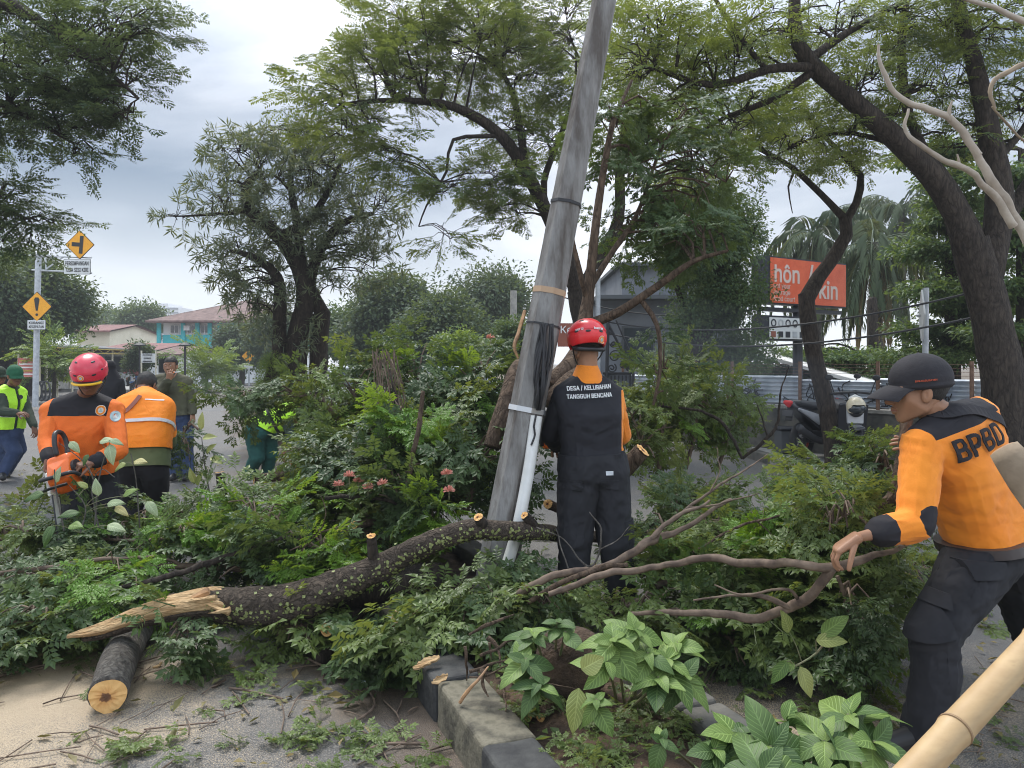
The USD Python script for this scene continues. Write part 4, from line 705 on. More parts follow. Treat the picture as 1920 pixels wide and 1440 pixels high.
def cut_face(parent, c, d, r, name="cut_face"):
    """sawn end: a slightly rough disc with heartwood"""
    M = frame(unit(d)); a = np.linspace(0, 2 * np.pi, 28, endpoint=False); rr = [0, .35, .7, .97]; v, uv = [c + unit(d) * .014], [(.5, .5)]
    for q in rr[1:]:
        for t in a: k = q * (1 + .04 * math.sin(3 * t)); v.append(c + r * k * (M[:, 1] * math.cos(t) + M[:, 2] * math.sin(t)) + unit(d) * (.012 + .002 * rng.normal())); uv.append((.5 + .5 * k * math.cos(t), .5 + .5 * k * math.sin(t)))
    n = 28; j = np.arange(n); j2 = (j + 1) % n; f = [np.stack([np.zeros(n, int), 1 + j, 1 + j2], 1)]
    for q in range(2): b = 1 + q * n; f += [np.stack([b + j, b + n + j, b + n + j2], 1), np.stack([b + j, b + n + j2, b + j2], 1)]
    return obj(name, (np.array(v), np.vstack(f)), L["cut_face"], parent, uv=np.array(uv))
def log(name, label, pts, bark="bark_dark", cut0=True, cut1=False, sides=16, bump=.14, catg="log", step=.05):
    t = thing(name, label, catg); p = smooth_path(pts, step); obj("bark", tube(p[:, :3], p[:, 3], sides, True, bump, int(abs(p[0, 0]) * 1000) % 97, 9), L[bark], t, True)
    if cut0: cut_face(t, p[0, :3], p[0, :3] - p[1, :3], p[0, 3] * .98)
    if cut1: cut_face(t, p[-1, :3], p[-1, :3] - p[-2, :3], p[-1, 3] * .98)
    return t
# main fallen limb with its torn end
ft = thing("fallen_tree", "fallen dark tree with pale splintered end lying across in front of the concrete pole", "fallen tree")
tp = smooth_path(E((385, 1130, 4.02, 0.065), (440, 1136, 4.08, 0.097), (540, 1132, 4.12, 0.104), (620, 1104, 4.15, 0.094), (700, 1070, 4.18, 0.077), (790, 1024, 4.22, 0.062), (870, 996, 4.26, 0.059), (930, 994, 4.3, 0.054), (1000, 997, 4.42, 0.050), (1060, 1002, 4.8, 0.043), (1140, 1005, 5.1, 0.036), (1230, 980, 5.3, 0.029)), .02)
obj("trunk", tube(tp[:, :3], tp[:, 3], 40, True, .2, 4, 13), L["bark_log"], ft, True)
# torn wood: upper surface pale, bark below
sp_ = smooth_path(E((128, 1196, 3.9, .012), (190, 1180, 3.92, .036), (270, 1150, 3.95, .055), (340, 1132, 3.99, .068), (400, 1124, 4.04, .08), (440, 1128, 4.08, .075)), .012)
def torn(path, off, seed, k=.5, top=True, n=44):
    t = np.gradient(path[:, :3], axis=0); t /= np.linalg.norm(t, axis=1, keepdims=True); up = np.array([0, -.45, 1.0]); r = np.random.default_rng(seed); rows = []
    ridge = np.cumsum(r.normal(0, .3, (len(path), n)), 0) + .25 * r.normal(0, 1, (1, n)) * 3; ridge -= ridge.mean(0); ridge /= np.abs(ridge).max() + 1e-6
    for i in range(len(path)):
        y = unit(np.cross(unit(up), t[i])); z = np.cross(t[i], y); R_ = path[i, 3]; row = []
        for q in range(n):
            a = 2 * np.pi * q / n; rr = R_ * (k if math.sin(a) > 0 else 1.0); kk = 1 + (.45 * ridge[i, q] if math.sin(a) > -.1 else .06 * ridge[i, q]); row.append(path[i, :3] + y * math.cos(a) * R_ * (1 + .1 * ridge[i, q]) + z * (math.sin(a) * rr * kk + off))
        rows.append(row)
    v = np.array(rows).reshape(-1, 3); m = len(path); i = np.arange(m - 1)[:, None] * n; j = np.arange(n)[None]; j2 = (j + 1) % n
    q = np.stack([i + j, i + j2, i + n + j2, i + n + j], -1).reshape(-1, 4); return v, np.vstack([q[:, [0, 1, 2]], q[:, [0, 2, 3]]])
obj("splintered_wood", torn(sp_, .012, 3, .42), L["wood_raw"], ft); b2 = sp_.copy(); b2[:, 3] *= 1.04; obj("torn_bark", torn(b2[6:], -.016, 5, .25), L["bark_log"], ft, True)
for i, (a, b, r0) in enumerate((((300, 1138, 3.97), (392, 1108, 4.0), .02), ((360, 1122, 3.98), (430, 1150, 3.95), .018), ((330, 1130, 3.96), (405, 1120, 3.93), .016), ((385, 1104, 4.02), (402, 1120, 4.05), .022), ((390, 1150, 3.96), (432, 1142, 3.93), .014), ((250, 1160, 3.9), (340, 1140, 3.94), .012))):
    p = smooth_path(np.array([W(*a), (W(*a) + W(*b)) / 2 + rng.normal(0, .008, 3), W(*b)]), .02); obj("splinter", tube(p, np.linspace(.002, r0, len(p)), 5, True, .5, i, 40), L["wood_raw" if i % 3 else "wood_orange"], ft)
kp, kd = [], []
for i in range(900):
    k = rng.integers(0, int(len(tp) * .72)); a = R(2.75, 5.0) if R() < .85 else R(0, 6.28); t = unit(tp[min(k + 1, len(tp) - 1), :3] - tp[k, :3]); y = unit(np.cross([0, 0, 1], t)); z = np.cross(t, y); s = tp[k, 3] * 1.07
    kp.append(tp[k, :3] + s * (y * math.cos(a) + z * math.sin(a)) + t * R(-.03, .03)); kd.append(np.cross(y * math.cos(a) + z * math.sin(a), rng.normal(0, 1, 3)))
Mk = np.array([frame(d, p - tp[np.argmin(np.linalg.norm(tp[:, :3] - p, axis=1)), :3]) for p, d in zip(kp, kd)])
scatter(ft, "creeper_leaves", "disc", "creeper", kp, Mk, rng.uniform(.25, .95, 900))
for a, b, r0 in (((702, 1062, 4.18), (696, 1008, 4.12), .032), ((1000, 985, 4.4), (985, 968, 4.35), .03), ((905, 985, 4.25), (898, 972, 4.22), .035)):
    obj("branch_stub", tube(np.array([W(*a), W(*b)]), [r0, r0 * .8], 10, True, .15, 3, 12), L["bark_dark"], ft, True); cut_face(ft, W(*b), W(*b) - W(*a), r0 * .78)
log("sawn_log", "short sawn log with round pale cut face lying on the sawdust below the splintered end", [np.append(G(203, 1338) + [0, 0, .085], .083), np.append(G(212, 1300) + [0, .02, .1], .088), np.append(G(236, 1235) + [0, .06, .1], .09), np.append(G(262, 1205) + [0, .1, .1], .09)], "bark_grey")
log("fallen_limb", "dark rough limb lying behind and below the fallen trunk", E((828, 1088, 4.55, .1), (760, 1090, 4.55, .105), (650, 1105, 4.5, .11), (560, 1130, 4.45, .1)), cut0=False)
log("cut_limb", "short dark limb with orange cut end under the fallen trunk", E((614, 1180, 4.02, .036), (640, 1165, 4.3, .04), (670, 1150, 4.5, .04)))
log("cut_limb", "thin dark log lying on the road left of the median kerb", [np.append(G(600, 1252) + [0, 0, .04], .035), np.append(G(665, 1205) + [0, 0, .05], .04)], cut0=False)
log("cut_limb", "brown sawn limb sticking up right of the centre worker's hip", E((1203, 846, 4.95, .055), (1165, 885, 5.0, .06), (1120, 930, 5.05, .06)), "bark_brown")
log("cut_limb", "pale cut end of a branch poking out between the pole and the centre worker", E((1028, 945, 4.75, .03), (1050, 955, 5.1, .03)), "bark_brown")
log("cut_limb", "branch with pale cut end beside the bent worker's shoe", E((478, 898, 7.6, .05), (520, 893, 7.7, .05), (570, 880, 7.8, .045)), "bark_brown")
log("cut_limb", "dark branch with pale cut end right of the bent worker's knee", E((551, 868, 7.0, .045), (570, 845, 7.1, .04), (600, 800, 7.2, .035)), "bark_dark")
log("cut_limb", "upright dark stub with pink cut top beside the orange vest worker", E((413, 888, 6.6, .04), (415, 905, 6.6, .04), (417, 940, 6.6, .045)), "bark_dark")
log("cut_limb", "thin branch with pale cut end in the heap above the fallen trunk", E((640, 994, 4.6, .022), (680, 1000, 4.9, .025), (730, 1010, 5.0, .02)), "bark_brown")
log("cut_limb", "second pale cut end just above its neighbour over the fallen trunk", E((665, 984, 4.7, .026), (700, 980, 5.0, .025)), "bark_brown")
# broken tree held up by the pole, leaning to the right
br = tree("broken_tree", "broken leaning tree behind the concrete pole with brown stems and hanging leaves",
     [E((922, 838, 5.0, .055), (948, 760, 5.1, .062), (975, 690, 5.3, .065), (1010, 700, 5.5, .07)),
      E((1030, 725, 5.5, .075), (1065, 690, 5.6, .07), (1092, 640, 5.8, .065), (1097, 600, 5.9, .06), (1105, 540, 5.9, .042), (1115, 440, 5.9, .034), (1130, 330, 5.95, .028), (1150, 230, 6, .02), (1185, 150, 6.1, .012)),
      E((1030, 760, 5.4, .08), (1070, 715, 5.5, .075), (1110, 690, 5.7, .06)), 
      E((1097, 610, 5.9, .04), (1160, 585, 5.8, .034), (1235, 535, 5.7, .028), (1300, 490, 5.65, .02), (1365, 470, 5.6, .012)),
      E((1100, 560, 5.9, .025), (1085, 500, 5.8, .02), (1070, 420, 5.8, .014), (1075, 300, 5.9, .01)),
      E((1200, 560, 5.75, .02), (1232, 610, 5.7, .018), (1238, 690, 5.65, .014), (1225, 760, 5.6, .01)),
      E((1105, 540, 5.9, .025), (1150, 470, 6, .022), (1195, 400, 6.2, .018), (1230, 300, 6.3, .012))],
     [pad(1200, 300, 6.4, 90, 60, .5, 8, 26), pad(1290, 380, 6.2, 80, 60, .5, 7, 26), pad(1180, 430, 6.3, 60, 50, .4, 6, 14), pad(1315, 445, 6.0, 45, 45, .4, 5, 18), pad(1260, 450, 6, 60, 30, .4, 5, 18), pad(1150, 230, 6.2, 60, 45, .4, 5, 30), pad(1250, 240, 6.4, 80, 50, .5, 6, 40), pad(1240, 700, 5.8, 30, 60, .3, 4, 9), pad(1340, 320, 6.4, 60, 50, .5, 5, 26)],
     "pinn", "leaf_fallen_dark", L["bark_brown"], 23, scale=.56, dens=.6, flat=.7, sides=12, step=.08, droop=.5)
bk = thing("torn_bark_strip", "curled strip of orange torn bark stuck to the left side of the concrete pole", "bark"); p = smooth_path(E((984, 582, 4.75, .03), (972, 625, 4.74, .035), (964, 650, 4.74, .03), (972, 672, 4.74, .02)), .03)
obj("bark_strip", tube(p[:, :3], p[:, 3], 8, True, .5, 8, 22, ellipse=.3), L["wood_orange"], bk)

def leafy(label, pts, n, spread, kind="pinn", lm="leaf_fallen", scale=1.0, group=None, young=0, tips=.25, bark="bark_twig", name="leafy_branch", floor=.03, droop=.35, seed=None, catg="branch", nt=14):
    """a cut branch: stem, side twigs and leaves"""
    sd = seed if seed is not None else int(abs(pts[0][0] * 977 + pts[-1][0] * 331) * 100) % 100000; r = np.random.default_rng(sd)
    t = thing(name, label, catg, group=group); p = smooth_path(pts, .06); obj("stem", tube(p[:, :3], p[:, 3], 8, True, .12, sd % 50, 14), L[bark], t, True)
    tw, pos, dirs = [], [], []
    ends = []
    for i in range(nt):
        k = int(len(p) * (tips + (1 - tips) * r.uniform())); k = min(k, len(p) - 1); s = p[k, :3]; e = s + ball(1, r)[0] * spread + unit(p[-1, :3] - p[0, :3]) * spread[0] * .3; e[2] = max(e[2], floor + .02)
        q = smooth_path(np.array([s, (s + e) / 2 + [0, 0, .06], e]), .08); tw.append(tube(q, np.linspace(min(.012, p[k, 3]), .004, len(q)), 5, False)); ends.append(q[1:])
    sp = np.vstack(ends + [p[int(len(p) * tips):, :3]])
    for i in range(n):
        b = sp[r.integers(0, len(sp))]; o = ball(1, r)[0] * spread * .5; e = b + o; e[2] = max(e[2], floor); pos.append(e); dirs.append(unit(o + 1e-5) + r.normal(0, .5, 3) - [0, 0, droop])
    obj("twigs", join(tw), L[bark], t, True, kind="stuff"); pos = np.array(pos); Ms = orient(dirs, .8, .45, r); sc = r.uniform(.7, 1.2, n) * scale
    ny = int(n * young)
    if ny < n: scatter(t, "foliage", kind, lm, pos[ny:], Ms[ny:], sc[ny:])
    if ny: 
        top = np.argsort(-pos[:ny, 2]); scatter(t, "young_leaves", "pinnyoung", "leaf_young", pos[:ny], Ms[:ny], sc[:ny] * .9)
    return t
S3 = lambda a, b, c: np.array([a, b, c])
G1, G2, G3, G4, G5 = "branches in the tall heap left of the pole", "branches in the low heap at the left", "branches heaped right of the centre worker", "leafy sprays drooping under the fallen tree", "branches standing behind the centre worker"
for x0, y0_, d0, x1, y1, d1, n, lab in ((700, 900, 6.2, 665, 715, 6.8, 40, "dark leafy branch at the back of the tall heap, left of the hanging grey twigs"), (770, 900, 6.0, 785, 700, 6.6, 40, "dark leafy branch topping the tall heap just right of the hanging grey twigs"), (820, 900, 5.8, 850, 715, 6.4, 40, "upright leafy branch at the top of the heap between twigs and pole"), (880, 880, 5.8, 910, 690, 6.2, 36, "leafy branch rising at the back of the heap close to the pole"), (660, 900, 6.4, 620, 770, 6.9, 36, "dark branch at the back left shoulder of the tall heap"), (680, 930, 6.0, 640, 830, 6.4, 26, "leafy branch sloping down the left side of the tall heap"), (720, 960, 5.5, 670, 830, 5.8, 34, "leafy branch low in the middle of the tall heap under the vines"), (800, 960, 5.3, 810, 830, 5.6, 30, "leafy branch beside the tan broken stick in the heap"), (870, 960, 5.2, 885, 830, 5.5, 26, "leafy branch leaning at the foot of the concrete pole"), (690, 985, 5.2, 650, 905, 5.5, 26, "leafy branch under the pink flowers at the heap's left foot"), (750, 990, 5.0, 740, 910, 5.1, 22, "leafy branch just behind the stub on the fallen tree"), (640, 870, 7.2, 665, 745, 7.4, 26, "far leafy branch behind the bent worker's shoulder"), (780, 860, 6.6, 730, 670, 7.2, 30, "tallest branch at the very back of the heap")):
    leafy(lab, E((x0, y0_, d0, .03), ((x0 + x1) / 2 + R(-15, 15), (y0_ + y1) / 2, (d0 + d1) / 2, .02), (x1, y1, d1, .008)), n, S3(.36, .38, .26), lm="leaf_fallen_dark" if R() < .55 else "leaf_fallen", group=G1, scale=.74, young=.07)
leafy("dark leafy branch reaching left over the road towards the man in jeans", E((650, 790, 6.8, .03), (580, 745, 6.8, .02), (510, 745, 6.8, .012), (455, 755, 6.8, .006)), 18, S3(.24, .24, .08), lm="leaf_fallen_dark", scale=.66)
leafy("hanging leafy sprig beside the olive jacket man's jeans", E((372, 805, 7.2, .012), (360, 795, 7.2, .01), (345, 815, 7.2, .006), (352, 850, 7.2, .004)), 8, S3(.1, .1, .14), lm="leaf_fallen_dark", scale=.5)
for x0, y0_, d0, x1, y1, d1, n, yg, lab in ((560, 1075, 4.8, 90, 1085, 4.7, 40, .1, "long leafy branch lying behind the splintered end of the fallen tree"), (520, 1045, 5.0, 160, 1010, 5.2, 36, .15, "leafy branch lying in front of the orange vest worker"), (330, 1120, 4.5, 10, 1165, 4.3, 34, .05, "leafy branch at the left edge beside the splinter tip"), (620, 1040, 4.9, 450, 990, 5.0, 28, .35, "leafy branch with yellow green tips behind the middle of the fallen tree"), (560, 1010, 5.1, 350, 975, 5.4, 26, .35, "leafy branch with bright tips right of the chainsaw bar"), (200, 1150, 4.2, -20, 1200, 4.0, 26, 0, "dark leafy branch in the bottom left heap above the sawdust"), (520, 1010, 4.8, 480, 970, 4.8, 16, .5, "short bright leafy branch above the curved dark branch"), (640, 1060, 4.6, 570, 1020, 4.6, 16, .3, "short leafy branch pressed against the fallen tree"), (400, 985, 5.6, 260, 975, 5.7, 14, 0, "leafy branch on the road by the orange vest worker's feet"), (160, 1010, 5.2, -40, 1020, 5.2, 22, 0, "dark leafy branch at the left edge under the chainsaw")):
    leafy(lab, E((x0, y0_, d0, .024), ((x0 + x1) / 2, (y0_ + y1) / 2 - R(5, 20), (d0 + d1) / 2, .017), (x1, y1, d1, .006)), n, S3(.27, .24, .12), lm="leaf_fallen_dark" if R() < .35 else "leaf_fallen", group=G2, young=yg, scale=.66, tips=.1)
for x, y, d, lab in ((340, 990, 4.8, "bright green leaf tuft just left of centre in the low heap"), (215, 1065, 4.4, "bright yellow green leaf tuft above the splintered end"), (255, 1100, 4.3, "drooping bright green leaf tuft right above the splinter tip"), (455, 985, 4.8, "bright green leaf tuft right of the orange vest worker's feet"), (560, 1055, 4.5, "bright green leaf tuft above the middle of the fallen tree"), (640, 1040, 4.45, "bright green leaf tuft where the fallen tree narrows"), (790, 790, 5.1, "yellow green leaf tuft at the top of the heap left of the pole"), (810, 960, 4.8, "bright green leaf tuft with pink flowers left of the pole foot"), (750, 765, 5.3, "small yellow leaf tuft left of the tan stick"), (1430, 985, 4.2, "bright green leaf tuft above the held branch")):
    leafy(lab, E((x + 8, y + 35, d + .1, .01), (x, y, d, .004)), 7, S3(.12, .11, .07), "pinnyoung", "leaf_young", .6, name="leaf_tuft", catg="leaves", nt=3)
for x0, y0_, d0, x1, y1, d1, n, lab in ((1210, 1070, 4.9, 1270, 980, 5.2, 20, "leafy branch against the centre worker's right knee"), (1200, 1080, 4.7, 1370, 990, 4.9, 32, "leafy branch behind the upper fork of the dark branch"), (1230, 1100, 4.5, 1470, 1030, 4.6, 32, "leafy branch just above the long held branch"), (1200, 1010, 5.6, 1330, 935, 5.9, 28, "leafy branch in the heap right of the sawn stub"), (1300, 1130, 4.3, 1540, 1040, 4.3, 34, "leafy branch between the two arms of the held branch"), (1270, 1150, 4.2, 1460, 1130, 4.1, 28, "leafy branch under the lower arm of the held branch"), (1400, 1150, 4.2, 1590, 1110, 4.0, 28, "leafy branch hanging under the right worker's hand"), (1440, 1180, 4.0, 1570, 1180, 3.9, 18, "low leafy branch on the right road beside the hanging sprig"), (1220, 1170, 4.1, 1360, 1200, 4.0, 22, "leafy branch touching the bright broad-leaved plant"), (1060, 1150, 4.2, 1000, 1125, 4.2, 12, "leafy branch at the foot of the white pipe"), (1120, 1165, 4.1, 1220, 1150, 4.1, 16, "leafy branch below the reddish peeled branch"), (1500, 1060, 4.3, 1620, 1030, 4.1, 20, "leafy branch behind the right worker's wrist")):
    leafy(lab, E((x0, y0_, d0, .022), ((x0 + x1) / 2, (y0_ + y1) / 2 - 15, (d0 + d1) / 2, .015), (x1, y1, d1, .006)), n, S3(.27, .26, .15), lm="leaf_fallen" if R() < .75 else "leaf_fallen_dark", group=G3, scale=.64, young=.07)
for x0, y0_, d0, x1, y1, d1, n, lab in ((1235, 880, 6.6, 1225, 740, 6.8, 24, "tall light leafy branch just right of the centre worker's shoulder"), (1285, 880, 6.8, 1300, 720, 7.0, 30, "upright leafy branch in the middle behind the sawn stub"), (1345, 880, 7.0, 1365, 740, 7.2, 24, "upright leafy branch left of the zinc fence graffiti"), (1275, 820, 7.2, 1275, 670, 7.4, 22, "highest upright branch below the iron gate"), (1195, 870, 6.4, 1185, 780, 6.5, 18, "short leafy branch at the centre worker's right elbow")):
    leafy(lab, E((x0, y0_, d0, .022), ((x0 + x1) / 2 + 12, (y0_ + y1) / 2, (d0 + d1) / 2, .015), (x1, y1, d1, .006)), n, S3(.3, .3, .26), lm="leaf_fallen" if R() < .7 else "leaf_rain_tree", group=G5, scale=.62, young=.1)
for x0, y0_, d0, x1, y1, d1, n, lab in ((785, 1155, 4.12, 735, 1215, 4.05, 16, "leafy spray hanging over the hidden kerb corner"), (845, 1155, 4.08, 795, 1190, 3.95, 18, "leafy spray above the torn pale chip"), (905, 1150, 4.08, 865, 1185, 3.9, 18, "leafy spray over the torn roots"), (960, 1135, 4.1, 910, 1160, 3.95, 15, "leafy spray left of the white pipe's foot"), (700, 1185, 4.12, 705, 1230, 4.0, 12, "leafy spray hanging to the road left of the kerb"), (520, 1190, 4.2, 570, 1200, 4.15, 9, "small leafy spray under the thick part of the fallen tree"), (385, 1165, 4.05, 355, 1185, 4.0, 8, "small leafy sprig hanging under the torn bark"), (960, 1130, 4.2, 1015, 1140, 4.1, 10, "leafy spray right of the white pipe")):
    leafy(lab, E((x0, y0_, d0, .012), ((x0 + x1) / 2, (y0_ + y1) / 2 - 15, (d0 + d1) / 2, .008), (x1, y1, d1, .004)), n, S3(.16, .15, .09), "pinnbig", lm="leaf_fallen_dark" if R() < .5 else "leaf_fallen", group=G4, scale=.68, droop=.6)
leafy("leafy branch hanging in front of the parked motorbike", E((1680, 960, 3.75, .012), (1665, 900, 3.9, .01), (1630, 840, 4.0, .006)), 20, S3(.13, .13, .13), lm="leaf_fallen_dark", scale=.5)
leafy("light green leafy branch below the motorbike over the right road", E((1480, 1000, 4.2, .014), (1540, 920, 4.3, .01), (1570, 900, 4.3, .006)), 18, S3(.22, .18, .1), lm="leaf_fallen", scale=.6, young=.2)
leafy("leafy tip hanging from the branch in the right worker's hand", E((1640, 1000, 3.3, .008), (1600, 960, 3.35, .006), (1560, 985, 3.35, .004)), 13, S3(.13, .12, .09), lm="leaf_fallen", scale=.5)
leafy("drooping leaves under the right worker's hand beside the held branch", E((1570, 1080, 3.6, .01), (1590, 1140, 3.6, .008), (1585, 1200, 3.6, .004)), 17, S3(.12, .12, .17), lm="leaf_fallen_dark", scale=.55, droop=.8)
leafy("leaves on the road behind the right worker's front leg", [np.append(G(1640, 1120) + [0, 0, .06], .01), np.append(G(1740, 1090) + [0, 0, .1], .006)], 12, S3(.2, .2, .05), lm="leaf_fallen", scale=.6)
# bare branches
def wob(p, sd):
    q = p.copy(); k = np.minimum(1, np.minimum(np.arange(len(p)), 6) / 6.0)[:, None]
    for a in range(3): q[:, a] += ((meshkit.fbm(np.column_stack([p[:, :3] * 7 + 13 * a]), 3, sd) - .5) * .045 * k[:, 0])
    return q
def bare(label, rows, bark="bark_twig", name="bare_branch", forks=()):
    t = thing(name, label, "branch"); p = wob(smooth_path(E(*rows), .02), len(rows)); obj("stem", tube(p[:, :3], p[:, 3], 10, True, .22, len(rows) * 7, 24), L[bark], t, True)
    for f in forks: p = wob(smooth_path(E(*f), .02), 3); obj("fork", tube(p[:, :3], p[:, 3], 8, True, .22, 5, 24), L[bark], t, True)
    return t
bare("long forked branch held by the right worker, reaching left to the median", [(1720, 1010, 3.2, .008), (1640, 1040, 3.15, .013), (1565, 1062, 3.12, .02), (1480, 1058, 3.2, .018), (1340, 1048, 3.5, .019), (1230, 1062, 3.7, .016), (1120, 1082, 3.8, .018), (1030, 1115, 3.85, .014)], forks=([(1562, 1064, 3.12, .02), (1520, 1115, 3.2, .021), (1470, 1143, 3.3, .021), (1400, 1158, 3.4, .02), (1330, 1148, 3.5, .017), (1250, 1152, 3.6, .014), (1180, 1150, 3.7, .01)], [(1480, 1140, 3.28, .012), (1430, 1120, 3.3, .01), (1380, 1118, 3.35, .006), (1300, 1125, 3.4, .004)], [(1500, 1128, 3.25, .008), (1470, 1100, 3.22, .006), (1400, 1118, 3.3, .005), (1340, 1095, 3.35, .003)]))
bare("dark branch rising from the median foot past the centre worker's knees to the right", [(962, 1122, 4.0, .022), (1010, 1090, 3.98, .021), (1060, 1075, 3.95, .02), (1130, 1065, 3.95, .02), (1190, 1035, 3.95, .022), (1212, 1018, 3.95, .022), (1290, 985, 4.05, .014), (1370, 935, 4.2, .01)], forks=([(1200, 1030, 3.95, .016), (1260, 975, 4.0, .012), (1330, 940, 4.1, .007)],))
bare("reddish peeled branch just under the dark branch at the centre worker's feet", [(990, 1130, 3.9, .013), (1060, 1092, 3.88, .014), (1130, 1070, 3.87, .014), (1180, 1060, 3.88, .012)], "bark_brown")
bare("thin brown branch lying left of the median plants under the trunk", [(770, 1172, 3.9, .008), (840, 1168, 3.85, .011), (920, 1165, 3.85, .012), (985, 1150, 3.9, .008)])
bare("thick brown branch gripped behind the right worker's forearm", [(1640, 985, 3.5, .03), (1668, 930, 3.52, .031), (1690, 880, 3.55, .03), (1705, 790, 3.6, .026)], "bark_brown")
bare("black bare branch with forks above the low wall at the right", [(1392, 860, 6.2, .012), (1440, 820, 6.1, .014), (1458, 790, 6.1, .012), (1465, 740, 6.1, .007), (1478, 690, 6.1, .004)], "bark_dark", forks=([(1392, 860, 6.2, .012), (1360, 800, 6.3, .014), (1310, 770, 6.4, .012), (1240, 760, 6.5, .008)], [(1440, 820, 6.1, .008), (1420, 760, 6.1, .005)]))
bare("dark stick crossing the low heap at the far left", [(-20, 1078, 4.4, .014), (60, 1068, 4.42, .014), (180, 1050, 4.5, .012), (290, 1040, 4.55, .008)])
bare("curved branch in the heap above the left part of the fallen trunk", [(560, 1000, 4.6, .012), (470, 1030, 4.5, .016), (380, 1060, 4.4, .018), (260, 1095, 4.3, .014), (170, 1120, 4.25, .01)], "bark_dark")
bare("thin arching twig in the heap left of the pole", [(610, 935, 4.9, .012), (660, 932, 4.85, .014), (720, 940, 4.85, .012), (740, 945, 4.9, .008)], "bark_dark")
bare("tan broken stick standing in the heap left of the pole", [(764, 905, 4.9, .014), (780, 820, 4.95, .017), (795, 735, 5.0, .014)], "bark_brown")
bare("thin wiry twig in front of the centre worker's legs", [(1105, 960, 3.95, .003), (1128, 1000, 3.93, .005), (1105, 1060, 3.9, .005), (1050, 1010, 3.95, .003), (1010, 985, 4.0, .003)], "bark_grey", forks=([(1115, 1035, 3.92, .004), (1160, 1010, 3.95, .003), (1180, 985, 3.95, .002)], [(1065, 1065, 3.9, .004), (1040, 990, 3.95, .003)]))
vine = thing("hanging_vines", "bundle of bare grey twigs hanging in the heap left of the tan stick", "twigs")
for i in range(34):
    a = W(720 + R(-22, 24), 652 + R(0, 25), 5.6 + R(-.1, .1)); b = W(738 + R(-20, 28), 840 + R(-40, 60), 5.5 + R(-.1, .1)); p = smooth_path(np.array([a, (a + b) / 2 + rng.normal(0, .05, 3), b]), .08); obj("twig", tube(p, .0035, 4, False), L["bark_twig"], vine)
bare("dark double stem rising through the hanging twigs", [(745, 935, 5.3, .016), (738, 860, 5.35, .014), (745, 780, 5.4, .01), (730, 690, 5.5, .006)], "bark_dark", forks=([(752, 930, 5.3, .012), (755, 850, 5.35, .01), (742, 760, 5.4, .006)],))
# wilting broad leaves in front of the left workers
sapl = thing("wilted_sapling", "thin sapling with pale wilted leaves in front of the chainsaw worker", "plant")
SROWS = (((178, 985, 4.9, .006), (180, 920, 4.9, .005), (160, 870, 4.88, .004), (110, 830, 4.85, .002)), ((180, 920, 4.9, .005), (195, 860, 4.9, .004), (205, 842, 4.88, .003)), ((185, 990, 4.9, .006), (172, 915, 4.92, .004), (190, 880, 4.93, .003), (215, 895, 4.9, .002)), ((262, 990, 5.0, .005), (255, 900, 5.0, .004), (245, 850, 5.0, .003)), ((120, 995, 4.8, .006), (105, 920, 4.8, .005), (102, 880, 4.8, .003)), ((150, 1000, 4.7, .005), (160, 950, 4.75, .004), (130, 910, 4.75, .002)))
for rows in SROWS:
    p = smooth_path(E(*rows), .04); obj("stem", tube(p[:, :3], p[:, 3], 5), L["bark_grey"], sapl)
# ---------------------------------------------------------------- broad leaves, one mesh each
L["leaf_broad"] = None
def broadmat(name, a, b, rough=.42, trans=.25):
    n = {"u": ("texture_coordinate", {}), "s": ("separate_xyz", {}), "ab": ("math", {"math_type": "absolute"}), "o": ("math", {"math_type": "subtract", "value2": .5}), "ph": ("math", {"math_type": "multiply_add", "value2": -.55}), "sc": ("math", {"math_type": "multiply", "value2": 55.0}), "sn": ("math", {"math_type": "sine"}), "mr": ("map_range", {"from_min": .55, "from_max": 1.0, "to_min": 0, "to_max": .55, "clamp": True}),
         "mid": ("map_range", {"from_min": 0.0, "from_max": .05, "to_min": .7, "to_max": 0, "clamp": True}), "mx": ("math", {"math_type": "maximum"}), "oi": ("object_info", {}), "nz": ("noise_texture", {"scale": 4.0, "detail": 3.0}), "t": ("texture_coordinate", {}), "c": ("rgb_ramp", {"ramp": [(.3, a), (.7, b)]}), "ad": ("math", {"math_type": "multiply_add", "value2": .35, "value3": 0}), "ve": ("mix", {"mix_type": "mix", "color2": tuple(min(1, x * 1.9 + .03) for x in b)}),
         "p": ("principled_bsdf", {"roughness": rough}), "bp": ("bump", {"strength": .55, "distance": .004, "invert": True}), "tr": ("translucent_bsdf", {}), "x": ("mix_closure", {"fac": trans}), "am": ("math", {"math_type": "multiply_add", "value2": .65})}
    l = [("u.UV", "s.vector"), ("s.x", "o.value1"), ("o.value", "ab.value1"), ("ab.value", "ph.value1"), ("s.y", "ph.value3"), ("ph.value", "sc.value1"), ("sc.value", "sn.value1"), ("sn.value", "mr.value"), ("ab.value", "mid.value"), ("mr.result", "mx.value1"), ("mid.result", "mx.value2"),
         ("t.object", "nz.vector"), ("oi.random", "ad.value1"), ("nz.fac", "am.value1"), ("ad.value", "am.value3"), ("am.value", "c.fac"), ("c.color", "ve.color1"), ("mx.value", "ve.fac"), ("ve.color", "p.base_color"), ("mx.value", "bp.height"), ("bp.normal", "p.normal"), ("c.color", "tr.color"), ("p.BSDF", "x.closure1"), ("tr.BSDF", "x.closure2")]
    L[name] = usdkit.material(stage, f"/World/Looks/{name}", n, l, surface="x.closure")
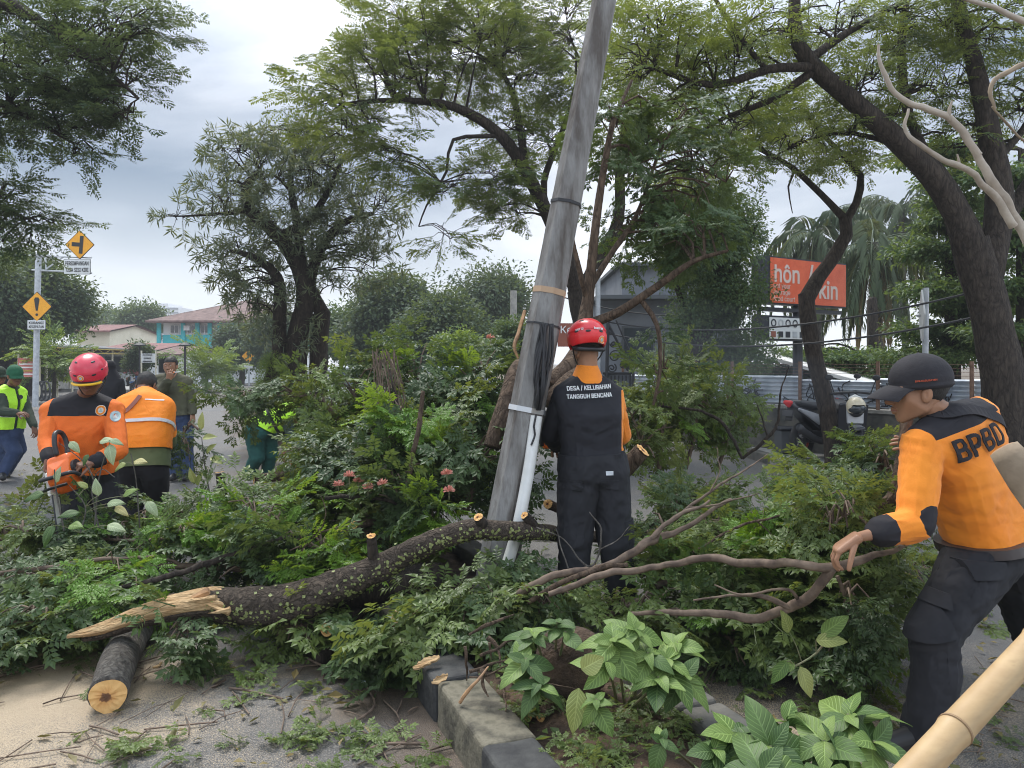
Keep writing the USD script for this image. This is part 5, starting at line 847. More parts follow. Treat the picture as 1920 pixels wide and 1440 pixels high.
broadmat("leaf_broad", (.085, .155, .028), (.175, .255, .058), rough=.55); broadmat("leaf_broad_dark", (.042, .09, .02), (.085, .145, .034), rough=.55); broadmat("leaf_yellowing", (.22, .27, .07), (.34, .36, .12)); broadmat("leaf_wilted", (.26, .33, .17), (.36, .42, .24), .55); broadmat("leaf_dry", (.38, .34, .14), (.5, .45, .2), .6)
def blade(parent, base, d, nrm, ln, wd, droop=.3, cup=.12, m="leaf_broad", curl=0.0, seed=0, label=None):
    M = frame(unit(d), nrm); nx, ny = 11, 7; r = np.random.default_rng(seed); v, uv = [], []; w1, w2 = r.normal(0, .012), r.uniform(0, 6)
    for i in range(nx):
        t = i / (nx - 1); w = wd * (math.sin(math.pi * min(1, t ** .8)) ** .8 * (1 - .25 * t)) * .5 + .002 * (1 - t)
        for j in range(ny):
            s = j / (ny - 1) * 2 - 1; z = -droop * ln * t * t + cup * abs(s) * w * 1.6 + .02 * ln * math.sin(9 * t + w2 + 2 * s) * abs(s) + w1 * t - curl * ln * (s * s) * .25
            v.append(base + M @ np.array([ln * t * (1 - .25 * droop * t), w * s, z])); uv.append((j / (ny - 1), t))
    i = (np.arange(nx - 1)[:, None] * ny + np.arange(ny - 1)).ravel(); return obj("leaf", (np.array(v), np.stack([i, i + ny, i + ny + 1, i + 1], 1)), L[m], parent, True, uv=np.array(uv), label=label)
def rosette(parent, px, py, Y, n, ln, seed, mats=("leaf_broad",), up=.55, stem=None, face=(0, -.45, 1)):
    r = np.random.default_rng(seed); c = W(px, py, Y); ax = unit(np.array(face) + r.normal(0, .12, 3)); M = frame(ax, (1, 0, 0))
    if stem is not None: p = smooth_path(np.array([stem, (stem + c) / 2 + r.normal(0, .015, 3), c]), .05); obj("stem", tube(p, np.linspace(.007, .005, len(p)), 6), L["stem_green"], parent)
    for i in range(n):
        a = i * 2.4 + r.uniform(-.2, .2); f = i / n; d = M @ np.array([up * (1.15 - 1.5 * f) , math.cos(a), math.sin(a)]); sz = ln * (.42 + .62 * f) * r.uniform(.8, 1.15); blade(parent, c - ax * .035 * f * n / 6, d + r.normal(0, .14, 3), ax + r.normal(0, .2, 3), sz, sz * r.uniform(.52, .66), r.uniform(.1, .75), r.uniform(.02, .2), mats[r.integers(0, len(mats))], seed=seed * 50 + i)
mat("stem_green", (.10, .13, .05), .6, (.16, .13, .07), 20)
bl, bd_ = "leaf_broad", "leaf_broad_dark"
pl = thing("broadleaf_plant", "large bright green broad-leaved plant on the median in front of the heap", "plant")
b0 = np.append(ml(3.05, .75), .1)
for i, (x, y, d, n, ln) in enumerate(((1150, 1195, 3.0, 9, .17), (1195, 1180, 3.05, 8, .15), (1140, 1240, 2.95, 8, .17), (1215, 1225, 3.0, 9, .18), (1255, 1235, 3.02, 10, .2), (1270, 1205, 3.1, 7, .15), (1235, 1270, 2.95, 8, .19), (1285, 1265, 3.0, 7, .19))): rosette(pl, x, y, d, n, ln, 200 + i, (bl, bl, bd_) if i in (3, 6, 7) else (bl,), stem=b0 + rng.normal(0, .03, 3) * [1, 1, 0])
pl2 = thing("broadleaf_plant", "dark green broad-leaved plant with hanging leaves left of the bright one", "plant"); b0 = np.append(ml(3.3, .5), .1)
for i, (x, y, d, n, ln) in enumerate(((1000, 1185, 3.2, 8, .15), (1045, 1165, 3.25, 7, .13), (985, 1235, 3.1, 8, .16), (1010, 1280, 3.05, 7, .17), (1060, 1185, 3.2, 5, .14), (975, 1275, 3.1, 5, .15))): rosette(pl2, x, y, d, n, ln, 230 + i, (bl, bd_, bd_), stem=b0, up=.35)
pl3 = thing("broadleaf_plant", "small low rosette plant with bright leaves between kerb and large plant", "plant"); b0 = np.append(ml(2.9, .6), .1)
rosette(pl3, 1118, 1312, 2.85, 9, .11, 250, (bl,), stem=b0)
for k, (bx, by, dx) in enumerate(((1085, 1290, (-.1, -.2, -.6)), (1090, 1255, (.5, -.1, .3)))): blade(pl3, W(bx, by, 2.9), dx, (0, -1, .3), .17 if k == 0 else .1, .085, .15, m="leaf_yellowing", seed=270 + k, label="yellowing leaf")
pl4 = thing("broadleaf_plant", "tiny dark leaf sprig growing from the median soil near the bottom edge", "plant"); b0 = np.append(ml(2.55, .75), .1); rosette(pl4, 1242, 1385, 2.6, 6, .1, 255, (bd_, bl), stem=b0, up=1.2)
pl5 = thing("broadleaf_plant", "spreading broad-leaved plant at the bottom edge left of the bamboo pole", "plant"); b0 = np.append(ml(2.5, 1.35), .0)
for i, (x, y, d, n, ln) in enumerate(((1385, 1375, 2.6, 7, .22), (1445, 1400, 2.5, 8, .25), (1475, 1350, 2.65, 7, .2), (1545, 1390, 2.5, 8, .26), (1590, 1340, 2.6, 7, .24), (1640, 1390, 2.5, 8, .25), (1430, 1445, 2.4, 7, .24), (1525, 1450, 2.35, 8, .24), (1340, 1405, 2.55, 5, .17), (1600, 1450, 2.38, 7, .22))): rosette(pl5, x, y, d, n, ln, 300 + i, (bl, bd_, bd_) if i % 2 else (bd_, bl), stem=b0 + np.array([(x - 1500) / 1440 * .9, rng.normal(0, .05), 0]), up=.35 + .5 * (i % 3) / 2, face=(rng.normal(0, .45), -.35 + rng.normal(0, .3), 1))
SAPL = np.vstack([smooth_path(E(*rows), .04)[:, :3] for rows in SROWS])
def petiole(parent, stems, q):
    k = int(np.argmin(np.linalg.norm(stems - q - [0, 0, -.04], axis=1))); a = stems[k]
    if np.linalg.norm(a - q) > .008: obj("leaf_stalk", tube(smooth_path(np.array([a, (a + q) / 2 + [0, 0, .012], q]), .03), .0022, 5), L["stem_green"], parent)
pl6 = thing("broadleaf_sprig", "broken leafy sprig with bright leaves hanging below the forked branch", "plant")
p = smooth_path(E((1560, 1185, 3.3, .006), (1530, 1225, 3.3, .005), (1490, 1250, 3.3, .004)), .04); obj("stem", tube(p[:, :3], p[:, 3], 6), L["stem_green"], pl6)
for k, (x, y, d, ln) in enumerate(((1480, 1185, (-.3, -.2, .7), .12), (1540, 1190, (.7, -.2, .6), .15), (1530, 1200, (.5, -.3, .1), .13), (1490, 1245, (-.8, -.2, -.1), .11), (1500, 1250, (.3, -.3, -.9), .14), (1475, 1240, (-.5, -.3, -.5), .12))): petiole(pl6, p[:, :3], W(x, y, 3.3)); blade(pl6, W(x, y, 3.3), d, (0, -1, .6), ln, ln * .5, .2, m=bl if k % 2 else "leaf_yellowing", seed=330 + k)
for k, (x, y, Y, d, ln, m) in enumerate(((186, 828, 4.9, (.6, -.3, .3), .11, "leaf_wilted"), (205, 825, 4.88, (.9, -.2, 0), .09, "leaf_wilted"), (205, 832, 4.88, (.3, -.5, -.8), .14, "leaf_wilted"), (130, 828, 4.85, (.7, -.2, -.5), .1, "leaf_wilted"), (165, 852, 4.88, (-.3, -.3, -.6), .08, "leaf_broad_dark"), (236, 868, 5.0, (-.7, -.3, -.3), .09, "leaf_yellowing"), (250, 866, 5.0, (.9, -.3, .15), .11, "leaf_dry"), (82, 925, 4.8, (-.9, -.2, -.1), .14, "leaf_broad_dark"), (105, 905, 4.8, (.1, -.3, .9), .1, "leaf_wilted"), (185, 930, 4.75, (-.1, -.3, .8), .11, "leaf_wilted"), (200, 945, 4.7, (.7, -.3, .3), .12, "leaf_wilted"), (215, 950, 4.7, (.8, -.3, -.2), .1, "leaf_dry"), (230, 930, 4.7, (.5, -.2, .5), .1, "leaf_broad"), (165, 915, 4.8, (-.5, -.3, .5), .08, "leaf_yellowing"), (275, 940, 4.9, (.6, -.4, -.4), .12, "leaf_wilted"), (150, 960, 4.6, (-.5, -.5, .1), .12, "leaf_broad_dark"), (100, 985, 4.5, (-.4, -.4, -.7), .14, "leaf_broad_dark"), (130, 985, 4.5, (.7, -.5, .2), .12, "leaf_broad"), (200, 985, 4.5, (.9, -.4, .1), .12, "leaf_wilted"))):
    petiole(sapl, SAPL, W(x, y, Y)); blade(sapl, W(x, y, Y), d, (0, -.7, .8), ln, ln * .55, .35, .2, m, curl=.4, seed=400 + k)
yl = thing("wilted_sapling", "sprig of yellowing leaves on the road right of the olive jacket man's legs", "plant"); p = smooth_path(E((400, 960, 6.2, .006), (385, 880, 6.2, .005), (378, 820, 6.2, .003)), .05); obj("stem", tube(p[:, :3], p[:, 3], 5), L["bark_grey"], yl)
for k, (x, y, d) in enumerate(((378, 805, (0, -.3, .9)), (380, 822, (.8, -.3, .2)), (388, 850, (.4, -.4, .5)), (395, 858, (.9, -.4, -.3)), (365, 905, (-.2, -.3, .9)), (370, 910, (.3, -.4, .8)), (400, 935, (.7, -.4, .5)))): blade(yl, W(x, y, 6.2), d, (0, -.8, .6), .14, .06, .25, .25, "leaf_yellowing", seed=450 + k)
# flowers
mat("petal_pink", (.62, .22, .17), .6, (.75, .42, .33), 60)
fl = []
for k, (x, y, Y) in enumerate(((838, 889, 4.65), (842, 921, 4.6), (655, 893, 4.7), (718, 908, 4.7), (672, 902, 4.75), (635, 910, 4.75), (690, 915, 4.7), (610, 560, 6.5))):
    if k == 7: x, y, Y = 920, 634, 6.0
    c = W(x, y, Y); th_ = thing("flower", "pink powder-puff flower " + ("highest of the two left of the pole foot", "just below the flower left of the pole foot", "leftmost upper in the cluster over the fallen tree", "at the right end of the cluster over the fallen tree", "in the middle of the cluster over the fallen tree", "at the far left of the cluster", "lowest right in the cluster over the fallen tree", "high up beside the torn orange bark")[k], "flower", group="pink flowers on the heap"); sg_ = []
    d = ball(60, np.random.default_rng(k)) ; d /= np.linalg.norm(d, axis=1, keepdims=True); d[:, 2] = abs(d[:, 2]) * .8; d[:, 1] -= .3
    obj("petals", leaves(np.repeat(c[None], 60, 0), d, rng.normal(0, 1, (60, 3)), .04, .006, peak=.8), L["petal_pink"], th_); obj("stalk", cyl(c - [0, 0, .05], c, .003, 5), L["stem_green"], th_)
# chips, roots and litter
def chip(label, px, py, ln, wd, seed, z=0, Y=None, m="wood_raw", roll=.3):
    c = G(px, py, z) if Y is None else W(px, py, Y); r = np.random.default_rng(seed); n = 13; x = np.linspace(-.5, .5, n) * ln; hi = wd * .5 * (1 - np.abs(np.linspace(-1, 1, n)) ** 3) * r.uniform(.5, 1.1, n); lo = -wd * .5 * (1 - np.abs(np.linspace(-1, 1, n)) ** 2.5) * r.uniform(.6, 1.1, n); hi[0] += wd * .2; hi[-1] += wd * .25
    mm = extrude(Polygon(list(zip(x, hi)) + list(zip(x[::-1], lo[::-1] - .002))).buffer(0), wd * .22); mm = trimesh.util.concatenate([mm]) if mm else mm; mm.vertices[:, 2] += .12 * wd * np.sin(mm.vertices[:, 0] / ln * 5 + seed)
    mm.apply_transform(trimesh.transformations.euler_matrix(.9 if Y is not None else r.normal(.35, .2), -roll, r.uniform(.1, .7))); mm.apply_translation(c + [0, 0, wd * .3]); return obj("wood_chip", mm, L[m], label=label, cat="wood chip")
chip("large pale torn wood chip lying on the kerb top under the hanging sprays", 800, 1250, .13, .05, 1, .2); chip("smaller pale chip right beside the large one on the kerb", 825, 1278, .08, .035, 2, .2); chip("pale oval sawn chip stuck in the leaves under the fallen trunk", 741, 1165, .075, .045, 3, Y=3.85, roll=1.3)
chip("pale chip on the soil below the bright broad-leaved plant", 1145, 1357, .09, .035, 4, .12); chip("pale chip on the road right of the sawn log", 296, 1252, .05, .03, 5); chip("reddish chip at the right edge of the median soil", 1292, 1388, .07, .03, 6, .1, m="wood_orange"); chip("brown bark flake on the asphalt right of the sawn log", 408, 1288, .09, .03, 7, m="bark_brown"); chip("small brown leaf-like bark flake farther right on the asphalt", 466, 1282, .06, .03, 8, m="bark_brown")
rt = thing("torn_roots", "tangle of torn roots and split sticks on the median beside the kerb", "roots")
for i, rows in enumerate((((872, 1212, 3.35, .014), (876, 1240, 3.35, .013), (876, 1275, 3.4, .012)), ((862, 1318, 3.15, .012), (885, 1285, 3.15, .016), (915, 1252, 3.2, .014)), ((905, 1255, 3.2, .018), (912, 1290, 3.15, .017), (918, 1308, 3.12, .014)), ((880, 1190, 3.4, .008), (925, 1170, 3.4, .02), (965, 1150, 3.45, .012)), ((918, 1205, 3.4, .01), (918, 1240, 3.4, .01)), ((880, 1260, 3.3, .013), (930, 1240, 3.3, .013), (975, 1225, 3.3, .01)), ((945, 1270, 3.2, .012), (950, 1310, 3.1, .012), (950, 1335, 3.05, .012)), ((915, 1195, 3.45, .02), (935, 1220, 3.4, .016), (940, 1250, 3.35, .014)), ((930, 1272, 3.2, .005), (1010, 1275, 3.1, .006), (1085, 1295, 2.95, .004)), ((880, 1270, 3.2, .008), (940, 1255, 3.2, .008), (990, 1235, 3.2, .006)), ((900, 1230, 3.35, .012), (960, 1200, 3.4, .012), (1010, 1190, 3.45, .01)))):
    p = wob(smooth_path(E(*rows), .012), i); obj("root", tube(p[:, :3], p[:, 3] * np.linspace(.62, .22, len(p)), 9, True, .45, i, 45), L["wood_orange" if i == 1 else "bark_brown"], rt, True)
log("cut_root", "thick cut root with pale end lying on the median soil", [np.append(G(990, 1350, .12) + [0, 0, .02], .022), np.append(G(1012, 1320, .12) + [0, 0, .03], .026), np.append(G(1040, 1305, .12) + [0, 0, .0], .024)], "bark_brown", catg="root")
log("cut_root", "second cut root right beside the first with orange end", [np.append(G(1015, 1352, .12) + [0, 0, .02], .02), np.append(G(1035, 1330, .12) + [0, 0, .03], .03), np.append(G(1055, 1310, .12) + [0, 0, .0], .026)], "bark_brown", catg="root")
rk_ = thing("rock", "brown boulder half hidden behind the large bright plant", "rock"); m = trimesh.creation.icosphere(3, 1); m.vertices *= [.17, .13, .16]; m.vertices *= (1 + .35 * (meshkit.fbm(m.vertices * 9, 3, 4) - .5))[:, None]; m.apply_translation(W(1075, 1245, 3.4)); obj("stone", m, L["soil"], rk_, True)
ct = thing("bottle_cap", "tiny white and blue bottle cap on the dirt left of the kerb", "bottle cap"); c = G(681, 1282, .012); obj("cap", tm(Manifold.cylinder(.012, .014, .014, 16).translate(list(c))), L["letter_white"], ct, 30); obj("cap_top", tm(Manifold.cylinder(.003, .01, .01, 16).translate(list(c + [0, 0, .0125]))), L["logo_teal"], ct)
def litter(name, label, n, poly, kind, lm, z, s0, s1, dens=None):
    r = np.random.default_rng(len(label)); P = []; minx, miny, maxx, maxy = poly.bounds
    while len(P) < n:
        x, y = r.uniform(minx, maxx), r.uniform(miny, maxy)
        if not poly.contains(Point(x, y)): continue
        if meshkit.fbm(np.array([[x * .9, y * .9, 3.3]]), 3, 2)[0] < r.uniform(.3, .6): continue
        P.append([x, y, z + r.uniform(0, .012)])
    P = np.array(P); return scatter(None, name, kind, lm, P, orient(np.column_stack([r.normal(0, 1, (n, 2)), r.normal(0, .15, n)]), 1, .35, r), r.uniform(s0, s1, n), label=label)
scat = litter("leaf_litter", "small fallen leaves strewn over the road", 1500, Polygon([(-3.5, 2.6), (-.2, 2.6), (-4.5, 12), (-9, 12), (-7, 6)]), "litter", "leaf_litter", .012, .35, 1.0); cd(scat, category="leaves")
scat = litter("leaf_litter", "small fallen leaves strewn over the right carriageway", 900, Polygon([(.9, 2.6), (3.3, 2.6), (4.2, 8), (-.5, 8), (.2, 4)]), "litter", "leaf_litter", .012, .35, 1.0); cd(scat, category="leaves")
scat = litter("leaf_litter", "fallen leaves on the soil of the median", 420, Polygon([tuple(ml(2.2, .25)), tuple(ml(2.2, .9)), tuple(ml(5, .9)), tuple(ml(5, .25))]), "litter", "leaf_fallen", .16, .3, .9); cd(scat, category="leaves")
scat = litter("green_litter", "small torn green leaf sprays lying on the road", 260, Polygon([(-2.6, 2.7), (-.2, 2.7), (-1.5, 5), (-6, 9), (-5, 5)]), "pinnbig", "leaf_fallen", .02, .15, .4); cd(scat, category="leaves")
scat = litter("green_litter", "torn green leaf sprays lying on the right carriageway", 150, Polygon([(1.0, 2.8), (3.0, 2.8), (3.6, 7), (-.2, 7), (.3, 4)]), "pinnbig", "leaf_fallen", .02, .15, .4); cd(scat, category="leaves")
scat = litter("green_litter", "torn leaf bits and seedlings on the median soil", 90, Polygon([tuple(ml(2.2, .25)), tuple(ml(2.2, .9)), tuple(ml(4, .9)), tuple(ml(4, .25))]), "pinnbig", "leaf_fallen", .17, .12, .3); cd(scat, category="leaves")
tw_ = []; r = np.random.default_rng(77)
for i in range(210):
    c = np.array([r.uniform(-2.8, .1), r.uniform(2.5, 4.4), .014]) if i < 140 else np.array([r.uniform(.7, 3), r.uniform(2.8, 5.5), .014])
    a = r.uniform(0, 6.28); ln = r.uniform(.04, .34); d = np.array([math.cos(a), math.sin(a), 0]); tw_.append(tube(np.array([c - d * ln / 2, c + [r.normal(0, .012), r.normal(0, .012), .008], c + d * ln / 2]), r.uniform(.0015, .0045), 4, False))
obj("twig_litter", join(tw_), L["bark_twig"], None, True, label="thin broken twigs strewn over the asphalt", cat="twigs", kind="stuff")
for i, rows in enumerate((((0, 1268), (60, 1255), (120, 1240)), ((430, 1290), (470, 1300), (530, 1310)), ((640, 1370), (700, 1330), (690, 1290)), ((560, 1225), (590, 1245), (610, 1250)), ((660, 1420), (720, 1400), (800, 1395)))):
    p = smooth_path(np.array([G(*q, .015) + [0, 0, .01 * (k == 1)] for k, q in enumerate(rows)]), .03); obj("twig", tube(p, .006, 6, True, .2, i, 20), L["bark_twig"], None, True, label="single dark twig lying " + ("across the sawdust at the left edge", "on the asphalt right of the sawn log", "upright among litter left of the kerb corner", "beside the thin dark log near the kerb", "along the bottom edge left of the kerb")[i], cat="twig")
# ---------------------------------------------------------------- the leaning concrete pole
mat("pole_concrete", (.085, .072, .062), .88, (.23, .222, .21), 11, detail=8.0, bump=.8, bscale=60, bdist=.008, stretch=(1, 1, .22), lo=.36, hi=.6, third=(.74, (.09, .075, .062)))
mat("steel_band", (.6, .61, .62), .35, metal=.8); mat("pvc", (.60, .60, .57), .5, (.72, .72, .70), 6); mat("pole_ring", (.40, .27, .17), .8); mat("cable_black", (.018, .018, .02), .55)
po = thing("concrete_pole", "leaning octagonal grey concrete utility pole in the middle of the picture", "pole")
pb, ptp = W(917, 1150, 4.55), W(1133, 0, 4.75); pd_ = unit(ptp - pb); pb = pb - pd_ * (pb[2] + .12) / pd_[2]; ptop = ptp + pd_ * 2.6
def pole_at(z): return pb + pd_ * (z - pb[2]) / pd_[2]
def prad(z): return .128 - .0135 * z
zs = np.linspace(pb[2], ptop[2], 60); pp = np.array([pole_at(z) for z in zs]); v, f = tube(pp, prad(zs), 8); 
k = (meshkit.fbm(v * np.array([9, 9, 3.0]), 3, 8) - .5) * .010; ax_ = np.array([pole_at(z) for z in v[:, 2]]); v = v + (v - ax_) / np.maximum(np.linalg.norm(v - ax_, axis=1, keepdims=True), 1e-6) * k[:, None]
obj("shaft", (v, f), L["pole_concrete"], po)
def ring(z, h, m, name, ex=.006, tilt=0):
    q = np.array([pole_at(z - h / 2), pole_at(z + h / 2)]); q[1] += [tilt, 0, 0]; return obj(name, tube(q, prad(z) + ex, 8 if ex < .01 else 16), L[m], po)
zb = W(0, 768, 4.62)[2]; ring(zb, .03, "steel_band", "steel_band"); ring(W(0, 548, 4.66)[2], .035, "pole_ring", "painted_ring", .003); ring(W(0, 384, 4.7)[2], .018, "cable_black", "wire_ring", .005); ring(W(0, 610, 4.66)[2], .01, "cable_black", "wire_ring", .005)
cb_ = thing("cable_bundle", "bundle of black cables hanging down the right side of the leaning pole", "cables")
for i in range(13):
    a = W(1012 + R(0, 24), 607, 4.5 + R(-.03, .03)); m_ = W(1008 + R(-6, 26), 680 + R(-15, 15), 4.49 + R(-.04, .02)); b = W(1004 + R(-3, 14), 730 + R(-10, 25), 4.48 + R(-.03, .03)); e = W(1010 + R(-3, 3), 768, 4.52)
    p = smooth_path(np.array([a, m_, b, e]), .04); obj("cable", tube(p, .008, 6), L["cable_black"], cb_, True)
pv = thing("plastic_pipe", "white plastic cable pipe strapped to the right foot of the leaning pole", "pipe"); p = smooth_path(E((1006, 780, 4.50, .03), (990, 890, 4.46, .03), (968, 1000, 4.42, .03), (945, 1080, 4.38, .03), (926, 1160, 4.3, .03)), .05)
obj("pipe", tube(p[:, :3], .0345, 14, False), L["pvc"], pv, True); obj("crack", tube(smooth_path(np.array([W(1005, 778, 4.46), W(1001, 800, 4.45), W(1003, 815, 4.45), W(996, 835, 4.44)]), .02), .006, 4), L["cable_black"], pv)

# ---------------------------------------------------------------- people
mat("skin", (.29, .145, .08), .5, (.35, .185, .11), 9, spec=.4); mat("skin_dark", (.17, .075, .042), .5, (.21, .10, .06), 9, spec=.4); mat("skin_mid", (.26, .125, .07), .5, (.30, .15, .09), 9)
mat("hair", (.012, .010, .009), .6, (.022, .019, .017), 60, bump=.4, bscale=160)
mat("orange_cloth", (.78, .22, .010), .8, (.84, .26, .014), 5, bump=.25, bscale=14, bdist=.01, sheen=.1); mat("orange_dark", (.72, .135, .012), .8, (.78, .165, .016), 5, bump=.25, bscale=14, bdist=.01); mat("orange_vest", (.90, .23, .006), .7, (.92, .26, .008), 5, bump=.3, bscale=14, bdist=.01)
mat("black_cloth", (.008, .007, .010), .85, (.013, .011, .015), 6, bump=.25, bscale=14, bdist=.01); mat("navy_cloth", (.007, .007, .011), .85, (.013, .013, .018), 6, bump=.25, bscale=14, bdist=.01); mat("trouser_black", (.007, .007, .010), .85, (.015, .015, .019), 7, bump=.4, bscale=18, bdist=.008)
mat("olive_cloth", (.05, .05, .025), .8, (.075, .072, .04), 5, bump=.3, bscale=14, bdist=.01); mat("green_cloth", (.09, .115, .045), .85, (.12, .145, .06), 6, bump=.3, bscale=14, bdist=.01); mat("dark_green", (.02, .035, .022), .85, (.03, .045, .028), 6, bump=.2, bscale=14)
mat("jeans", (.018, .035, .085), .85, (.035, .055, .12), 8, bump=.2, bscale=30); mat("teal_cloth", (.008, .06, .05), .85, (.014, .085, .07), 6, bump=.3, bscale=14, bdist=.01); mat("hivis", (.45, .85, .03), .6, (.5, .9, .04), 4); mat("silver_tape", (.60, .60, .60), .4, (.68, .68, .68), 4)
mat("helmet_red", (.62, .012, .018), .32, (.66, .02, .024), 4, spec=.6, coat=.3); mat("helmet_red2", (.55, .02, .045), .35, (.60, .03, .06), 4, spec=.6, coat=.3); mat("plastic_black", (.015, .015, .016), .4); mat("plastic_orange", (.78, .13, .012), .35, (.80, .15, .015), 5, coat=.2); mat("plastic_yellow", (.82, .48, .02), .4); mat("eye_white", (.42, .40, .38), .3); mat("eye_dark", (.012, .008, .006), .2)
mat("shoe_black", (.015, .014, .014), .5); mat("saw_bar", (.58, .57, .52), .45, (.70, .69, .64), 8, metal=.2); mat("cap_black", (.014, .012, .015), .85, (.02, .018, .022), 8, bump=.2, bscale=60); mat("cap_green", (.01, .10, .045), .8); mat("patch_white", (.7, .66, .6), .8); mat("lip", (.30, .11, .08), .5)
def ball_at(c, r, seg=20): return Manifold.sphere(r, seg).translate([float(x) for x in c])
def ell(c, M, rx, ry, rz, seg=28):
    T = np.zeros((3, 4)); T[:, :3] = np.asarray(M) @ np.diag([rx, ry, rz]); T[:, 3] = c; return Manifold.sphere(1.0, seg).transform(T)
def bone(a, b, ra, rb, seg=16): return Manifold.batch_hull([ball_at(a, ra, seg), ball_at(b, rb, seg)])
def chain(pts, rads): return [bone(pts[i], pts[i + 1], rads[i], rads[i + 1]) for i in range(len(pts) - 1)]
def union(l): return Manifold.batch_boolean(l, m3.OpType.Add)
def smoothed(man, ref, it=10):
    t = tm(man.refine_to_length(ref)); t = trimesh.Trimesh(t.vertices, t.faces, process=True)
    if it:
        was = t.vertices.copy(); trimesh.smoothing.filter_taubin(t, lamb=.55, nu=.56, iterations=it); mv = t.vertices - was; far = np.linalg.norm(mv, axis=1); bad = ~(far < max(.02, ref * 2))
        if bad.any(): v = np.array(t.vertices); v[bad] = was[bad]; t.vertices = v
    return t
def toman(t):
    m = Manifold(m3.Mesh(np.asarray(t.vertices, np.float32), np.asarray(t.faces, np.uint32))); return m
def wrinkle(t, amp, seed, freq=(11, 11, 26), dirn=None):
    n = t.vertex_normals; p = t.vertices * freq; w = meshkit.fbm(p + meshkit.fbm(t.vertices * 6, 2, seed)[:, None] * 3.5, 3, seed); w = 1 - np.abs(2 * w - 1) * 1.7
    t.vertices += n * (amp * (w - .45))[:, None]; return t
def slab_along(c, d, h, r=1.0):
    """a wide thin box centred at c with its short side along d"""
    M = frame(d); T = np.zeros((3, 4)); T[:, :3] = M; T[:, 3] = c; return Manifold.cube([h, 2 * r, 2 * r], True).transform(T)
def hull_box(c, M, s):
    T = np.zeros((3, 4)); T[:, :3] = M; T[:, 3] = c; return Manifold.cube(list(map(float, s)), True).transform(T)
def hand(w, d, n, side=1, curl=(.5, .6, .4), s=1.0, thumb=.5, spread=.12):
    """palm, four fingers of unequal length with three joints, and a thumb from the side of the palm. d: towards the fingers, n: where the palm faces"""
    x = unit(d); z = -unit(np.asarray(n) - x * (np.asarray(n) @ x)); y = np.cross(z, x) * side; w = np.asarray(w, float)
    P = lambda a, b, c: w + s * (x * a + y * b + z * c); out = []
    out.append(Manifold.batch_hull([ball_at(P(0, .018, 0), .019 * s, 14), ball_at(P(0, -.018, 0), .019 * s, 14), ball_at(P(.085, .032, .002), .013 * s, 14), ball_at(P(.09, .010, .004), .0135 * s, 14), ball_at(P(.086, -.012, .003), .013 * s, 14), ball_at(P(.076, -.032, 0), .0115 * s, 14)]))
    for b, ln, r0, sp, bx in ((.033, .076, .0095, 1, .085), (.011, .084, .0098, .3, .09), (-.012, .078, .0094, -.4, .086), (-.033, .060, .0082, -1.1, .076)):
        p = P(bx, b, 0); a = 0; q = [p]; dy = spread * sp
        for k, fr in enumerate((.45, .31, .24)):
            a += curl[k] * (1 + .08 * (b * 30)); dd = x * math.cos(a) - z * math.sin(a) + y * dy * math.cos(a); q.append(q[-1] + unit(dd) * ln * fr * s)
        out += [bone(q[k], q[k + 1], r0 * s * (1 - .08 * k), r0 * s * (1 - .08 * (k + 1)), 10) for k in range(3)]
    q = [P(.018, .022, -.006)]; a = .75
    for k, ln in enumerate((.044, .034, .028)):
        dd = x * math.cos(a) * .8 + y * math.sin(a) * (1 - .5 * thumb) - z * thumb * (.5 + .3 * k); q.append(q[-1] + unit(dd) * ln * s); a -= .28
    out += [bone(q[k], q[k + 1], (.0145, .0115, .0105, .009)[k] * s, (.0145, .0115, .0105, .009)[k + 1] * s, 10) for k in range(3)]
    return smoothed(union(out), .0055 * s, 5)
def head_parts(c, f, up, s=1.0):
    """head with brow, nose, lips, chin and ears; returns (mesh, frame)"""
    f = unit(f); up = unit(np.asarray(up) - f * (np.asarray(up) @ f)); r = np.cross(f, up); M = np.stack([r, f, up], 1); P = lambda a, b, z: c + s * (M @ np.array([a, b, z])); o = []
    S = lambda a, b, z, rad, seg=18: ball_at(P(a, b, z), rad * s, seg)
    o.append(ell(P(0, -.012, .032), M, .076 * s, .096 * s, .092 * s)); 
    o.append(Manifold.batch_hull([S(.042, .058, .022, .03), S(-.042, .058, .022, .03), S(.047, .05, -.02, .027), S(-.047, .05, -.02, .027), S(.05, .0, -.06, .02), S(-.05, .0, -.06, .02), S(.014, .070, -.094, .019), S(-.014, .070, -.094, .019), S(0, .078, -.05, .022), S(0, -.03, 0, .06)]))
    o.append(Manifold.batch_hull([S(.03, .082, .032, .011), S(-.03, .082, .032, .011), S(.048, .066, .03, .010), S(-.048, .066, .03, .010), S(0, .084, .028, .01)]))
    o.append(Manifold.batch_hull([S(0, .088, .018, .008), S(0, .117, -.026, .0105), S(.013, .1, -.031, .0095), S(-.013, .1, -.031, .0095)]))
    o.append(Manifold.batch_hull([S(.02, .09, -.056, .006), S(-.02, .09, -.056, .006), S(0, .099, -.054, .0085)])); o.append(Manifold.batch_hull([S(.017, .09, -.066, .006), S(-.017, .09, -.066, .006), S(0, .097, -.067, .009)]))
    for q in (-1, 1): 
        e = ell(P(q * .08, -.008, -.006), M @ trimesh.transformations.rotation_matrix(q * .35, [0, 0, 1])[:3, :3] @ trimesh.transformations.rotation_matrix(.2, [1, 0, 0])[:3, :3], .0085 * s, .02 * s, .033 * s, 16); o.append(e - ell(P(q * .089, .0, -.004), M, .006 * s, .010 * s, .018 * s, 12))
    m = union(o) - S(.033, .108, .010, .0165) - S(-.033, .108, .010, .0165)
    return smoothed(m, .009 * s, 4), M, P
SKIP = set()
